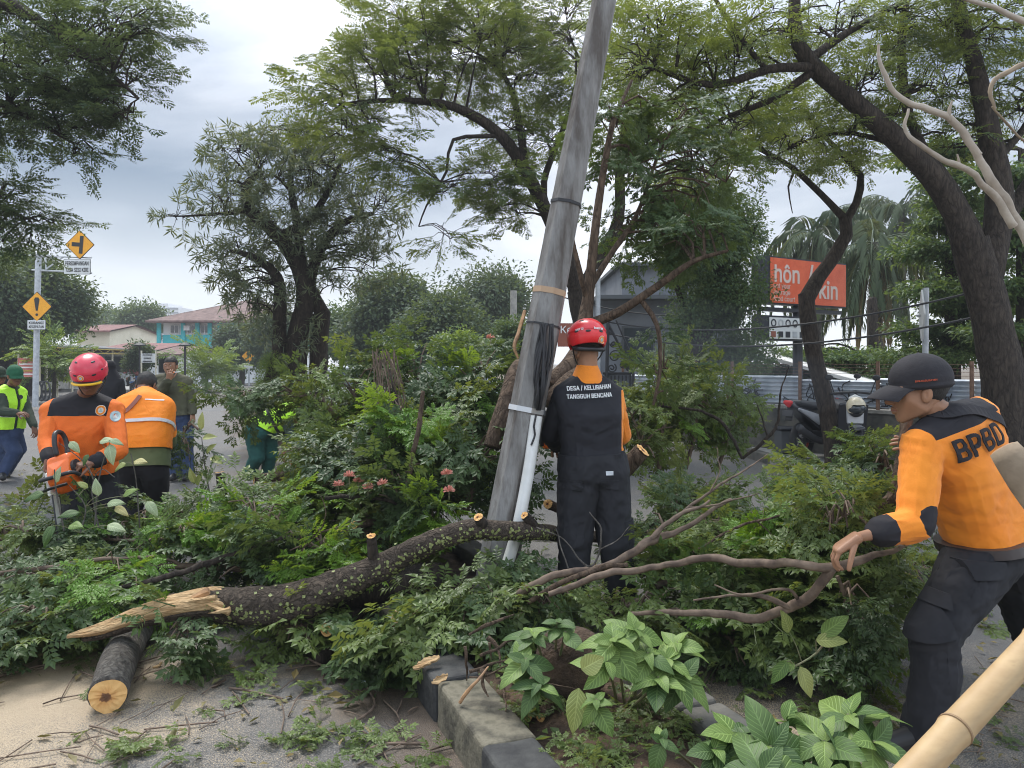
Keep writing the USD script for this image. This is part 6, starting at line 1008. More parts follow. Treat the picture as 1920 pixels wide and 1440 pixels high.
def cuffs(J, aL, bL, aR, bR):
    """the two wrist bands of a long sleeve, cut square to the forearm"""
    out = []
    for q, a, b in (("L", aL, bL), ("R", aR, bR)):
        E_, W_ = J["E" + q], J["W" + q]; ln = np.linalg.norm(W_ - E_); out.append(hull_box(E_ + (W_ - E_) * (a + b) / 2, frame(W_ - E_), ((b - a) * ln, .2, .2)))
    return union(out)
class Person:
    def __init__(s, label, J, f, head, skin="skin", ref=.018, fat=1.0, hs=1.0):
        """J: joints in world space; f: the way the chest faces; head: (centre, facing, up)"""
        s.t = thing("person", label, "person"); s.J = {k: np.asarray(v, float) for k, v in J.items()}; s.f = unit(f); s.head = head; s.skin = skin; s.ref = ref; s.fat = fat; s.hands = []; s.hs = hs; s.cutk = 1.0
    def torso(s, e=0.0, low=True):
        J, f, F_ = s.J, s.f, s.fat; sh = (J["SL"] + J["SR"]) / 2; sd = unit(J["SR"] - J["SL"]); sp = unit(J["N"] - J["P"]); fw = unit(np.cross(sp, sd)); fw = fw if fw @ f > 0 else -fw
        ch = sh * .75 + J["P"] * .25; wa = J.get("B", J["P"] * .72 + sh * .28); o = []
        top = [ball_at(J["SL"], .058 * F_ + e), ball_at(J["SR"], .058 * F_ + e), ball_at(sh + sp * .02 - fw * .02, .075 * F_ + e), ball_at(J["N"] - sp * .03, .055 * F_ + e)]
        chest = [ball_at(ch + sd * .085 * q + fw * w, .095 * F_ + e) for q in (-1, 1) for w in (.035, -.03)]
        waist = [ball_at(wa + sd * .075 * q + fw * w, .088 * F_ + e) for q in (-1, 1) for w in (.03, -.015)]
        pel = [ball_at(J["P"] + sd * .085 * q + fw * w, .098 * F_ + e) for q in (-1, 1) for w in (.015, -.03)]
        o = [Manifold.batch_hull(top + chest), Manifold.batch_hull(chest + waist), Manifold.batch_hull(waist + pel)]; s.sp, s.sd, s.fw, s.ch, s.wa = sp, sd, fw, ch, wa; s.cut = unit(sp + s.cutk * np.array([0, 0, 1.0]))
        return o
    def arm(s, q, e=0.0, upto=1.0):
        J = s.J; S_, E_, W_ = J["S" + q], J["E" + q], J["W" + q]; w = E_ + (W_ - E_) * upto; rr = .048 + (.031 - .048) * upto
        return chain([S_, E_, w], [.056 * s.fat + e, .045 + e, rr - .004 + e])
    def leg(s, q, e=0.0, foot=False, upto=1.0, flare=0.0):
        J = s.J; a = J["K" + q] + (J["A" + q] - J["K" + q]) * upto; kb = (J["K" + q] * .55 + a * .45); cf = kb - s.f * .02
        hip = [Manifold.batch_hull([ball_at(J["P"] + s.sd * (.08 if q == "R" else -.08) - s.fw * .028, .092 * s.fat + e), ball_at(J["H" + q] * .45 + J["K" + q] * .55 - s.fw * .01, .074 * s.fat + e), ball_at(J["H" + q], .088 * s.fat + e)])] if e > 0 and hasattr(s, "sd") else []
        return chain([J["H" + q], J["K" + q]], [.088 * s.fat + e, .066 + e]) + hip + chain([J["K" + q], cf, a], [.06 + e, .056 + e, .042 + e + flare])
    def body(s, feet=False):
        c, f, up = s.head; hm, M, P = head_parts(np.asarray(c, float), f, up, s.hs); s.HM, s.HP = M, P
        nk = bone(P(0, -.02, -.05), s.J["N"], .056 * s.hs, .062); b = s.torso(-.012) + s.arm("L", -.008) + s.arm("R", -.008) + s.leg("L", -.012) + s.leg("R", -.012) + [nk]
        for q in "LR":
            a = s.J["A" + q]; toe = s.J.get("T" + q, a + s.f * [1, 1, 0] * .16 - [0, 0, .04]); b.append(Manifold.batch_hull([ball_at(a, .04), ball_at(a - [0, 0, .035], .036), ball_at(toe, .03)]))
        m = toman(smoothed(union(b), s.ref, 6)) + toman(hm)
        for h in s.hands: m = m + toman(h)
        obj("body", m, L[s.skin], s.t, 50)
        for q in (-1, 1):
            e = tm(ball_at(P(q * .033, .0795, .011), .0125 * s.hs, 16)); obj("eye", e, L["eye_white"], s.t, True); obj("iris", tm(ball_at(P(q * .033, .0865, .0105), .0066 * s.hs, 12)), L["eye_dark"], s.t, True)
            bp = np.array([P(q * .014, .094, .033), P(q * .033, .092, .039), P(q * .052, .074, .034)]); obj("eyebrow", tube(smooth_path(bp, .008), [.003 * s.hs] * len(smooth_path(bp, .008)), 5), L["hair"], s.t)
        lp = smooth_path(np.array([P(-.022, .092, -.060), P(0, .106, -.0605), P(.022, .092, -.060)]), .006); obj("mouth", tube(lp, .0028 * s.hs, 5), L["lip"], s.t); return s
    def garment(s, name, parts, m, amp=.007, seed=1, cut=None, it=10, ref=None, freq=(11, 11, 26), label=None):
        t = wrinkle(smoothed(union(parts), ref or s.ref, it), amp, seed, freq); mm = toman(t); return mm
    def put(s, name, man, m, label=None, smooth=45): return obj(name, man if hasattr(man, "faces") else tm(man), L[m], s.t, smooth, label=label)
    def hair(s, m="hair", low=-.02, back=True):
        P, M = s.HP, s.HM; h = ell(P(0, -.014, .038), M, .084 * s.hs, .102 * s.hs, .096 * s.hs, 40); cutb = hull_box(P(0, .10, -.04), M, (.3 * s.hs, .16 * s.hs, .20 * s.hs)); h = h - cutb - hull_box(P(0, 0, -.14 + low), M, (.3, .4, .20)); h = h - hull_box(P(0, .02, -.02), M, (.3 * s.hs, .05 * s.hs, .07 * s.hs))
        t = smoothed(h, .014 * s.hs, 2); t.vertices += t.vertex_normals * ((meshkit.fbm(t.vertices * 70, 2, 3) - .5) * .007)[:, None]; obj("hair", t, L[m], s.t, 60)
    def shoes(s, m="shoe_black"):
        for q in "LR":
            a = s.J["A" + q]; toe = s.J.get("T" + q, a + s.f * [1, 1, 0] * .16 - [0, 0, .04]); b = Manifold.batch_hull([ball_at(a + [0, 0, -.01], .05), ball_at(a - [0, 0, .035], .046), ball_at(toe, .04), ball_at(toe - unit((toe - a) * [1, 1, 0]) * .06 + [0, 0, .01], .043)]); obj("shoe", smoothed(b, .015, 3), L[m], s.t, True)
from scipy.interpolate import LinearNDInterpolator
def drape(mesh2d, surf, c, right, up, off=.003, lim=.25):
    """lays a flat mesh (text, badge, strip) on a surface: along the normal of the plane (right, up) at c"""
    right = unit(right); up = unit(np.asarray(up) - right * (np.asarray(up) @ right)); n = np.cross(right, up); v = surf.vertices - c; k = (surf.vertex_normals @ n > .05) & (np.abs(v @ n) < lim)
    q = v[k]; it = LinearNDInterpolator(np.column_stack([q @ right, q @ up]), q @ n); m = mesh2d.copy()
    for _ in range(3):
        ed = m.edges_unique_length
        if ed.max() > .03: m = m.subdivide_to_size(.025) if hasattr(m, "subdivide_to_size") else m.subdivide()
    z = it(m.vertices[:, 0], m.vertices[:, 1]); z = np.where(np.isnan(z), np.nanmedian(z), z)
    m.vertices = c + np.outer(m.vertices[:, 0], right) + np.outer(m.vertices[:, 1], up) + np.outer(z + off + m.vertices[:, 2], n); return m
def strap(surf, pts, w, off=.006, th=.004):
    """a flat strap over the surface through the points"""
    p = smooth_path(np.array(pts), .03); from_ = surf.vertices; N = surf.vertex_normals; out = []; ns = []
    for q in p: k = int(np.argmin(np.linalg.norm(from_ - q, axis=1))); out.append(from_[k] + N[k] * off); ns.append(N[k])
    for _ in range(3): out = [out[0]] + [(out[i - 1] + 2 * out[i] + out[i + 1]) / 4 for i in range(1, len(out) - 1)] + [out[-1]]
    ns = np.array(ns); 
    for _ in range(4): ns[1:-1] = (ns[:-2] + ns[1:-1] + ns[2:]) / 3
    o = np.array(out); t = np.gradient(o, axis=0); v = []
    for i in range(len(o)):
        n = unit(ns[i]); b = unit(np.cross(n, t[i])); v += [o[i] - b * w / 2, o[i] + b * w / 2, o[i] + b * w / 2 + n * th, o[i] - b * w / 2 + n * th]
    m = len(o); i = np.arange(m - 1)[:, None] * 4; j = np.arange(4)[None]; j2 = (j + 1) % 4; return np.array(v), np.stack([i + j, i + j2, i + 4 + j2, i + 4 + j], -1).reshape(-1, 4)
def helmet(P_, label_m, person, scale=1.0, peak=False, text=None):
    """climbing helmet: shell with rim, vents, straps"""
    s = person.hs * scale; H, M = person.HP, person.HM; c = H(0, -.01, .045); o = ell(c, M, .118 * s, .145 * s, .118 * s, 64); rim = hull_box(H(0, 0, -.145), M, (.5, .6, .26 * s)); front = hull_box(H(0, .16, -.045), M, (.5, .18, .10 * s)); ears = [ell(H(q * .12, .015, -.045), M, .06 * s, .055 * s, .055 * s, 24) for q in (-1, 1)]
    outer = o - rim - front - ears[0] - ears[1]; shell = outer - ell(c, M, .106 * s, .133 * s, .109 * s, 48)
    band = (ell(c, M, .1205 * s, .1475 * s, .1205 * s, 64) ^ hull_box(H(0, 0, .072), M, (.5, .6, .012 * s))); shell = shell + (band - ell(c, M, .11 * s, .137 * s, .11 * s, 48))
    sh = person.put("helmet", smoothed(shell, .012, 0), label_m, smooth=35)
    for (a, e) in ((.5, .25), (1.05, .12), (2.1, .12), (2.64, .25), (-.6, .12), (-1.2, .05), (-1.9, .05), (-2.5, .12), (.8, .85), (2.3, .85), (-.8, .8), (-2.3, .8)):
        d = np.array([math.cos(a) * math.cos(e), math.sin(a) * math.cos(e), math.sin(e)]); q = c + s * M @ (d * [.118, .145, .118]); n = unit(M @ (d / [.118, .145, .118])); A = frame(n, M[:, 2]); obj("vent", tm(ell(q, A, .003 * s, .016 * s, .0075 * s, 16)), L["plastic_black"], sh, True)
    lin = ell(c, M, .107 * s, .132 * s, .097 * s, 40) - hull_box(H(0, 0, -.16), M, (.5, .6, .28 * s)) - ell(c, M, .094 * s, .118 * s, .09 * s, 40) ; person.put("lining", (lin ^ hull_box(H(0, -.1, 0), M, (.5, .2, .3))), "plastic_black")
    for q in (-1, 1): sp_1 = smooth_path(np.array([H(q * .098, -.03, .0), H(q * .088, -.008, -.055), H(q * .045, .05, -.112), H(0, .06, -.12)]), .02); person.put("chin_strap", trimesh.Trimesh(*tube(sp_1, .008, 6, ellipse=.4), process=False), "plastic_black")
    nb = smooth_path(np.array([H(-.088, -.02, -.02), H(-.07, -.085, -.045), H(0, -.105, -.05), H(.07, -.085, -.045), H(.088, -.02, -.02)]), .02); person.put("neck_band", trimesh.Trimesh(*tube(nb, .014, 8), process=False), "plastic_black")
    return shell
def disc2d(r, seg=24): t = extrude(Point(0, 0).buffer(r, quad_segs=seg // 4), .001); return t
def ring2d(r0, r1): return extrude(Point(0, 0).buffer(r1).difference(Point(0, 0).buffer(r0)), .001)
def badge(person, surf, c, right, up, r, parent_m=("patch_white", "orange_cloth", "logo_teal"), lim=.25):
    b = obj("badge", drape(disc2d(r), surf, c, right, up, .002, lim), L[parent_m[0]], person.t); obj("badge_ring", drape(ring2d(r * .55, r * .88), surf, c, right, up, .004, lim), L[parent_m[1]], b); tri = extrude(Polygon([(-r * .4, -r * .3), (r * .4, -r * .3), (0, r * .45)]), .001); obj("badge_mark", drape(tri, surf, c, right, up, .005, lim), L[parent_m[2]], b)
def chainsaw(label, c, bar, up, s=1.0, bar_len=.42):
    t = thing("chainsaw", label, "chainsaw"); x = unit(bar); M = frame(x, up); P = lambda a, b, z: np.asarray(c) + s * (M @ np.array([a, b, z]))
    def hb(pts, r): return Manifold.batch_hull([ball_at(P(*p), r * s, 12) for p in pts])
    obj("housing", smoothed(union([hb([(-.12, .07, -.04), (.1, .07, -.04), (-.12, -.07, -.04), (.1, -.07, -.04), (-.1, .06, .05), (.06, .06, .06), (-.1, -.06, .05), (.06, -.06, .06)], .02), hb([(-.06, -.06, .06), (.05, -.06, .07), (-.06, .06, .06), (.05, .06, .07), (0, 0, .095)], .018)]), .02, 3), L["plastic_orange"], t, 40)
    obj("clutch_cover", tm(hb([(-.02, -.1, -.03), (.14, -.1, -.03), (.12, -.1, .03), (-.02, -.1, .035)], .014)), L["saw_bar"], t, 40)
    obj("starter_cover", tm(Manifold.cylinder(.02 * s, .05 * s, .05 * s, 24).transform(np.column_stack([np.stack([M[:, 0], M[:, 2], -M[:, 1]], 1), P(-.02, .1, .01)]))), L["plastic_black"], t, 40)
    p = smooth_path(np.array([P(.06, .11, -.04), P(.05, .12, .04), P(.04, .1, .10), P(.04, -.02, .115), P(.03, -.11, .10), P(.0, -.12, .03)]), .02); obj("front_handle", tube(p, .013 * s, 10), L["plastic_black"], t, True)
    p = smooth_path(np.array([P(-.12, 0, .06), P(-.2, 0, .07), P(-.28, 0, .05), P(-.3, 0, -.02), P(-.24, 0, -.06), P(-.12, 0, -.05)]), .02); obj("rear_handle", tube(p, .016 * s, 10), L["plastic_black"], t, True)
    p = smooth_path(np.array([P(.12, -.09, .13), P(.13, 0, .17), P(.12, .09, .13)]), .02); obj("hand_guard", tube(p, .014 * s, 8, ellipse=.5), L["plastic_black"], t, True)
    pol = Polygon([(.1, -.035), (bar_len, -.03)] + [(bar_len + .032 * math.cos(a), .032 * math.sin(a)) for a in np.linspace(-1.3, 1.3, 9)] + [(bar_len, .03), (.1, .035)]); b = extrude(pol, .006); A = np.eye(4); A[:3, :3] = np.stack([M[:, 0], M[:, 2], -M[:, 1]], 1) * s; A[:3, 3] = P(.03, -.08, 0); b.apply_transform(A); gb_ = obj("guide_bar", b, L["saw_bar"], t)
    ring_ = np.array(pol.exterior.coords); ch = tube(np.array([A[:3, :3] @ np.array([u[0], u[1], .003]) + A[:3, 3] for u in ring_]), .006 * s, 4, False); obj("chain", ch, L["plastic_black"], t); return t

# --- 1: worker in orange with black cap at the right
J = dict(SL=W(1730, 832, 3.22), SR=W(1834, 780, 3.44), N=W(1772, 782, 3.34), P=W(1862, 1028, 3.42), HL=W(1828, 1048, 3.33), HR=W(1900, 1048, 3.52), KL=W(1752, 1192, 3.17), AL=W(1738, 1368, 3.2), KR=W(1945, 1195, 3.62), AR=W(2010, 1345, 3.85), EL=W(1716, 984, 3.10), WL=W(1606, 1008, 3.04), ER=W(1800, 905, 3.78), WR=W(1722, 850, 3.62), TL=W(1652, 1400, 3.16), TR=W(1930, 1380, 3.95))
p1 = Person("person in orange shirt with black shoulders and black cap pulling a branch at the right", J, (-.8, .5, -.35), (W(1722, 737, 3.30), (-1.0, .22, -.10), (.0, .0, 1)), "skin", .016, 1.05, 1.08); p1.cutk = 3.0
p1.hands = [hand(J["WL"], W(1560, 1036, 3.06) - J["WL"], (-.15, .1, -1), 1, (.55, .65, .45), 1.02, .7), hand(J["WR"], W(1685, 828, 3.55) - J["WR"], (-.2, .75, -.5), -1, (.35, .5, .4), .95, .4)]
p1.body()
sh = p1.garment("shirt", p1.torso(.022) + p1.arm("L", .026, .58) + p1.arm("R", .026, .6), "orange_cloth", .009, 3, freq=(6, 6, 19)); slab0 = None
sh = sh - slab_along(p1.J["P"] - p1.cut * 1.0, p1.cut, 2.06)
cb_x = cuffs(J, .44, .9, .46, .95); cuff = sh ^ cb_x; shc = sh - cb_x
yk = hull_box((J["SL"] + J["SR"]) / 2 + p1.sp * .15 + np.array([0, 0, .0]), np.stack([p1.sd, p1.fw, p1.sp], 1), (.48, .8, .26)); el = ball_at(J["EL"] + unit(np.array([.75, -.55, .05])) * .05 + np.array([0, 0, .02]), .064)
yoke = shc ^ yk; body_ = shc - yk; patch = body_ ^ el; body_ = body_ - el
p1.put("shirt", body_, "orange_cloth"); p1.put("yoke", yoke, "black_cloth"); [p1.put("cuff", c_, "black_cloth") for c_ in cuff.decompose() if c_.volume() > 1e-5]; p1.put("elbow_patch", patch, "black_cloth")
st_ = tm(sh); st_ = trimesh.Trimesh(st_.vertices, st_.faces, process=True)
cc = W(1772, 836, 3.28); rg = unit(W(1880, 798, 3.42) - W(1790, 852, 3.2)); m = meshkit.text_mesh("BPBD", .088, .004, True); m.apply_translation([-.12, -.04, 0]); obj("lettering", drape(m, st_, cc, rg, p1.sp, .013), L["black_cloth"], p1.t)
obj("bag_strap", strap(st_, [W(1742, 780, 3.28), W(1770, 772, 3.2), W(1830, 770, 3.25), W(1880, 790, 3.35), W(1915, 830, 3.45)], .05), L["cap_black"], p1.t)
tr = p1.garment("trousers", p1.torso(.012)[2:] + [bone(J["P"], J["HL"], .1, .105), bone(J["P"], J["HR"], .1, .105)] + p1.leg("L", .036, flare=.022) + p1.leg("R", .036, flare=.022), "trouser_black", .012, 5, freq=(12, 12, 16)); tr = tr - slab_along(p1.J["P"] + p1.cut * 1.055, p1.cut, 2.0); p1.put("trousers", tr, "trouser_black")
belt = union(p1.torso(.058)[1:]) ^ slab_along(p1.J["P"] + p1.cut * .040, p1.cut, .042); mat("belt_leather", (.045, .036, .034), .4); p1.put("belt", smoothed(belt, .03, 0), "belt_leather"); 
lg = union(p1.leg("L", .054, flare=.01)); pk_ = hull_box(W(1752, 1168, 3.05), np.stack([unit(np.array([1, .15, .25])), unit(np.array([-.2, 1, 0])), unit(np.array([-.25, 0, 1]))], 1), (.17, .36, .18)); po_ = p1.put("cargo_pocket", smoothed(lg ^ pk_, .03, 0), "trouser_black")
fl2 = hull_box(W(1766, 1127, 3.05), np.stack([unit(np.array([1, .15, -.32])), unit(np.array([-.2, 1, 0])), unit(np.array([.32, 0, 1]))], 1), (.19, .36, .06)); obj("pocket_flap", union(p1.leg("L", .060, flare=.01)) ^ fl2, L["trouser_black"], po_, 45)
p1.put("back_pocket", union([bone(J["P"], J["HL"], .128, .132)] + p1.leg("L", .056)[:1]) ^ hull_box(W(1846, 1068, 3.2), np.stack([unit(np.array([1, .4, -.05])), unit(np.array([-.4, 1, 0])), np.array([.05, 0, 1.0])], 1), (.16, .2, .07)), "trouser_black")
p1.shoes(); p1.hair(low=.01)
def cap(person, m, brim_m=None, s=1.0, brim=.09, tilt=.0):
    H, M = person.HP, person.HM; s_ = s * person.hs; c = H(0, -.014, .056); dome = (ell(c, M, .09 * s_, .112 * s_, .097 * s_, 48) + Manifold.batch_hull([ell(H(0, -.014, .03), M, .0905 * s_, .1125 * s_, .03 * s_, 48), ell(H(0, -.016, .075), M, .081 * s_, .101 * s_, .05 * s_, 48)])) - hull_box(H(0, 0, -.1), M, (.5, .6, .25)) ; t = smoothed(dome, .014, 2); cp_ = person.put("cap", t, m)
    n = 15; v = []
    for i in range(9):
        r_ = i / 8
        for j in range(n): a = (j / (n - 1) - .5) * 2 * 1.15; x = math.sin(a) * .088; y0_ = math.cos(a) * .112 - .012; yy = y0_ + r_ * brim * (math.cos(a * .9) ** .55 + .05); v.append(H(x * s_ / person.hs * (1 + .02 * r_), yy, .038 - .030 * r_ * r_ - .020 * (a / 1.15) ** 2 - tilt * r_))
    v = np.array(v); v2 = v + M[:, 2] * .004; k = len(v); i = (np.arange(8)[:, None] * n + np.arange(n - 1)).ravel(); q = np.stack([i, i + 1, i + n + 1, i + n], 1); e1 = np.arange(8) * n; e2 = e1 + n - 1; e3 = np.arange(n - 1) + 8 * n
    f = np.vstack([q[:, ::-1], q + k, np.stack([e1, e1 + k, e1 + n + k, e1 + n], 1)[:, ::-1], np.stack([e2, e2 + k, e2 + n + k, e2 + n], 1), np.stack([e3, e3 + 1, e3 + 1 + k, e3 + k], 1)[:, ::-1]]); obj("brim", (np.vstack([v, v2]), f), L[brim_m or m], cp_, 50); obj("button", tm(ball_at(H(0, -.014, .155), .007 * s_, 10)), L[m], cp_, True); return t
ct_ = cap(p1, "cap_black", None, 1.06, .085, .012); ct_ = trimesh.Trimesh(ct_.vertices, ct_.faces)
m = meshkit.text_mesh("BPB KABUPATEN", .0075, .001); m.apply_translation([-.035, 0, 0]); obj("lettering", drape(m, ct_, p1.HP(-.09, .0, .048), p1.HM @ np.array([0, -1.0, 0]), p1.HM[:, 2], .002, .06), L["sign_red"], p1.t)

# --- 2: centre worker seen from behind
J = dict(SL=W(1060, 742, 4.58), SR=W(1146, 742, 4.66), N=W(1101, 702, 4.62), P=W(1112, 885, 4.62), HL=W(1084, 905, 4.6), HR=W(1141, 905, 4.64), KL=W(1078, 1015, 4.55), AL=W(1072, 1140, 4.6), KR=W(1153, 1015, 4.56), AR=W(1166, 1138, 4.66), EL=W(1030, 812, 4.72), WL=W(1046, 838, 4.93), ER=W(1164, 815, 4.8), WR=W(1120, 842, 5.0), B=W(1110, 835, 4.62))
p2 = Person("person in black shirt with orange collar and red helmet, back turned, beside the pole", J, (-.12, 1, -.05), (W(1100, 648, 4.64), (-.25, 1, -.25), (0, .1, 1)), "skin", .018, 1.0, 1.0)
p2.hands = [hand(J["WL"], W(1052, 838, 5.02) - J["WL"], (.2, 0, -1), 1, (.9, .9, .5)), hand(J["WR"], W(1080, 836, 5.05) - J["WR"], (0, 0, -1), -1, (.9, .9, .5))]
p2.body()
sh = p2.garment("shirt", p2.torso(.018) + p2.arm("L", .018, .9) + p2.arm("R", .018, .9), "navy_cloth", .009, 13, freq=(7, 7, 20)) - slab_along(p2.J["P"] - p2.cut * .91, p2.cut, 2.0)
side = hull_box(J["SR"] + np.array([.140, -.0, -.14]), np.stack([unit(np.array([1, -.1, .05])), unit(np.array([.1, 1, 0])), np.array([0, 0, 1.0])], 1), (.16, .5, .36)); stripe = sh ^ side; sh2 = sh - side; p2.put("shirt", sh2, "navy_cloth"); p2.put("orange_sleeve", stripe, "orange_cloth")
colr = (bone(J["N"] + [0, 0, .03], J["N"] - [0, 0, .045], .068, .098, 24) - bone(J["N"] + [0, 0, .2], J["N"] - [0, 0, .1], .060, .062, 20)); p2.put("collar", smoothed(colr, .02, 2), "orange_cloth")
st2 = tm(sh); st2 = trimesh.Trimesh(st2.vertices, st2.faces, process=True)
for i, (tx, w_) in enumerate((("DESA / KELURAHAN", .27), ("TANGGUH BENCANA", .275))):
    m = meshkit.text_mesh(tx, .024, .002, True); m.apply_scale([w_ / np.ptp(m.bounds[:, 0]), 1, 1]); m.apply_translation([-w_ / 2, 0, 0]); obj("lettering", drape(m, st2, W(1106, 731 + i * 15, 4.5), (1, .05, .035), (0, -.05, 1), .003), L["letter_white"], p2.t)
tr = p2.garment("trousers", p2.torso(.030)[1:] + [bone(J["P"], J["HL"], .105, .11), bone(J["P"], J["HR"], .105, .11)] + p2.leg("L", .036, flare=.014) + p2.leg("R", .036, flare=.014), "trouser_black", .012, 15, freq=(12, 12, 15), it=30) - slab_along(p2.J["P"] + p2.cut * 1.115, p2.cut, 2.0); p2.put("trousers", tr, "trouser_black")
tt = trimesh.Trimesh(*vf(tm(tr)), process=True)
for px in (1074, 1143): obj("back_pocket", drape(extrude(Polygon([(-.052, -.018), (.05, -.024), (.052, .02), (-.052, .02)]).buffer(.005), .005), tt, W(px, 908, 4.5), (1, 0, -.05), (0, 0, 1), .001), L["trouser_black"], p2.t)
obj("label_patch", drape(extrude(Polygon([(-.022, -.012), (.022, -.012), (.022, .012), (-.022, .012)]), .002), tt, W(1142, 886, 4.5), (1, 0, 0), (0, 0, 1), .004), L["metal_grey"], p2.t)
p2.put("cargo_pocket", union(p2.leg("R", .052)) ^ hull_box(W(1182, 1000, 4.56), np.eye(3), (.14, .14, .16)), "trouser_black")
p2.shoes(); hs2 = helmet(None, "helmet_red", p2, 1.0); p2.hair(low=-.03)
ht = tm(hs2); ht = trimesh.Trimesh(ht.vertices, ht.faces, process=True); ht = ht.subdivide_to_size(.02)
for tx, cpx, h_, w_ in (("SAR ID", 1072, .012, .055), ("karrat", 1116, .014, .065)):
    c = p2.HP(-.085 if tx[0] == "S" else .02, -.12, .06); n_ = unit(c - p2.HP(0, -.01, .045)); rg = unit(np.cross(p2.HM[:, 2], n_)); m = meshkit.text_mesh(tx, h_, .001, True); m.apply_scale([w_ / np.ptp(m.bounds[:, 0]), 1, 1]); m.apply_translation([-w_ / 2, 0, 0]); obj("lettering", drape(m, ht, c, rg, p2.HM[:, 2], .003, .06), L["letter_white"], p2.t)
c = p2.HP(.045, -.125, .0); rg = unit(np.cross(p2.HM[:, 2], unit(c - p2.HP(0, -.01, .03)))); badge(p2, ht, c, rg, p2.HM[:, 2], .024, lim=.06)
chainsaw("orange chainsaw held low beside the pole by the centre worker", W(1052, 822, 4.98), (-.35, .75, -.15), (0, 0, 1), 1.0, .42)

# --- 3: chainsaw worker at the left, red helmet with yellow peak
J = dict(SR=W(98, 772, 5.55), SL=W(212, 772, 5.6), N=W(160, 742, 5.58), P=W(165, 885, 5.75), HR=W(146, 900, 5.75), HL=W(190, 900, 5.78), KR=W(140, 985, 5.6), AR=W(130, 1075, 5.75), KL=W(205, 985, 5.75), AL=W(215, 1075, 5.9), ER=W(90, 830, 5.42), WR=W(92, 862, 5.28), EL=W(222, 845, 5.42), WL=W(172, 868, 5.26), B=W(162, 835, 5.65))
p3 = Person("person in orange shirt with black yoke and red helmet with yellow peak, holding a chainsaw", J, (.12, -1, -.25), (W(168, 706, 5.46), (.28, -1, -.42), (.05, -.35, 1)), "skin_dark", .018, 1.02, 1.0)
p3.hands = [hand(J["WR"], np.array([.12, -.3, -.9]), (.9, -.2, -.2), -1, (.8, .9, .5)), hand(J["WL"], W(150, 872, 5.2) - J["WL"], (-.1, .2, -1), 1, (.7, .8, .5))]
p3.body()
sh = p3.garment("shirt", p3.torso(.024) + p3.arm("L", .018, .85) + p3.arm("R", .018, .9), "orange_dark", .009, 23, freq=(13, 13, 9)) - slab_along(p3.J["P"] - p3.cut * .98, p3.cut, 2.0)
cb_x = cuffs(J, .62, 1.2, .62, 1.2); cuff = sh ^ cb_x; sh1 = sh - cb_x; yk = hull_box((J["SL"] + J["SR"]) / 2 + p3.sp * .105, np.stack([p3.sd, p3.fw, p3.sp], 1), (.40, .8, .20)); p3.put("shirt", sh1 - yk, "orange_dark"); p3.put("yoke", sh1 ^ yk, "black_cloth"); [p3.put("cuff", c_, "black_cloth") for c_ in cuff.decompose() if c_.volume() > 1e-5]
st3 = tm(sh); st3 = trimesh.Trimesh(st3.vertices, st3.faces, process=True); badge(p3, st3, W(176, 774, 5.4), (1, .1, 0), (0, -.1, 1), .036); badge(p3, st3, W(216, 782, 5.45), (.9, .45, -.1), (.1, 0, 1), .036, ("metal_grey", "logo_teal", "patch_white"))
tr = p3.garment("trousers", p3.torso(.014)[2:] + p3.leg("L", .022) + p3.leg("R", .022), "black_cloth", .008, 25) - slab_along(p3.J["P"] + p3.cut * 1.02, p3.cut, 2.0); p3.put("trousers", tr, "trouser_black"); p3.shoes(); hs3 = helmet(None, "helmet_red2", p3, 1.02); p3.hair(low=-.03)
ht = tm(hs3); ht = trimesh.Trimesh(ht.vertices, ht.faces, process=True).subdivide_to_size(.02); c = p3.HP(.02, .125, .045); badge(p3, ht, c, unit(np.cross(p3.HM[:, 2], unit(c - p3.HP(0, -.01, .04)))), p3.HM[:, 2], .022, lim=.06)
def peak(person, s=1.0):
    H, M = person.HP, person.HM; n = 15; v = []
    for i in range(6):
        r_ = i / 5
        for j in range(n): a = (j / (n - 1) - .5) * 2 * 1.0; v.append(H(math.sin(a) * (.098 + .012 * r_), math.cos(a) * (.118 + .06 * r_) - .01, .022 - .030 * r_ + .012 * math.cos(a * 2) * r_))
    v = np.array(v); v2 = v - M[:, 2] * .005; k = len(v); i = (np.arange(5)[:, None] * n + np.arange(n - 1)).ravel(); q = np.stack([i, i + 1, i + n + 1, i + n], 1); f = np.vstack([q, q[:, ::-1] + k]); pk = obj("peak", (np.vstack([v, v2]), f), L["plastic_black"], person.t, 60); e = v[-n:] + M[:, 2] * .003; obj("peak_edge", tube(e, .009, 6), L["plastic_yellow"], pk, True); obj("peak_stripe", tube(v[n:2 * n] + M[:, 2] * .004, .003, 5), L["plastic_yellow"], pk, True)
peak(p3)
chainsaw("orange chainsaw with pale bar pointing down, held by the red-helmeted left worker", W(122, 888, 5.2), (.30, -.30, -.9), (-.1, -.95, .3), 1.0, .46)

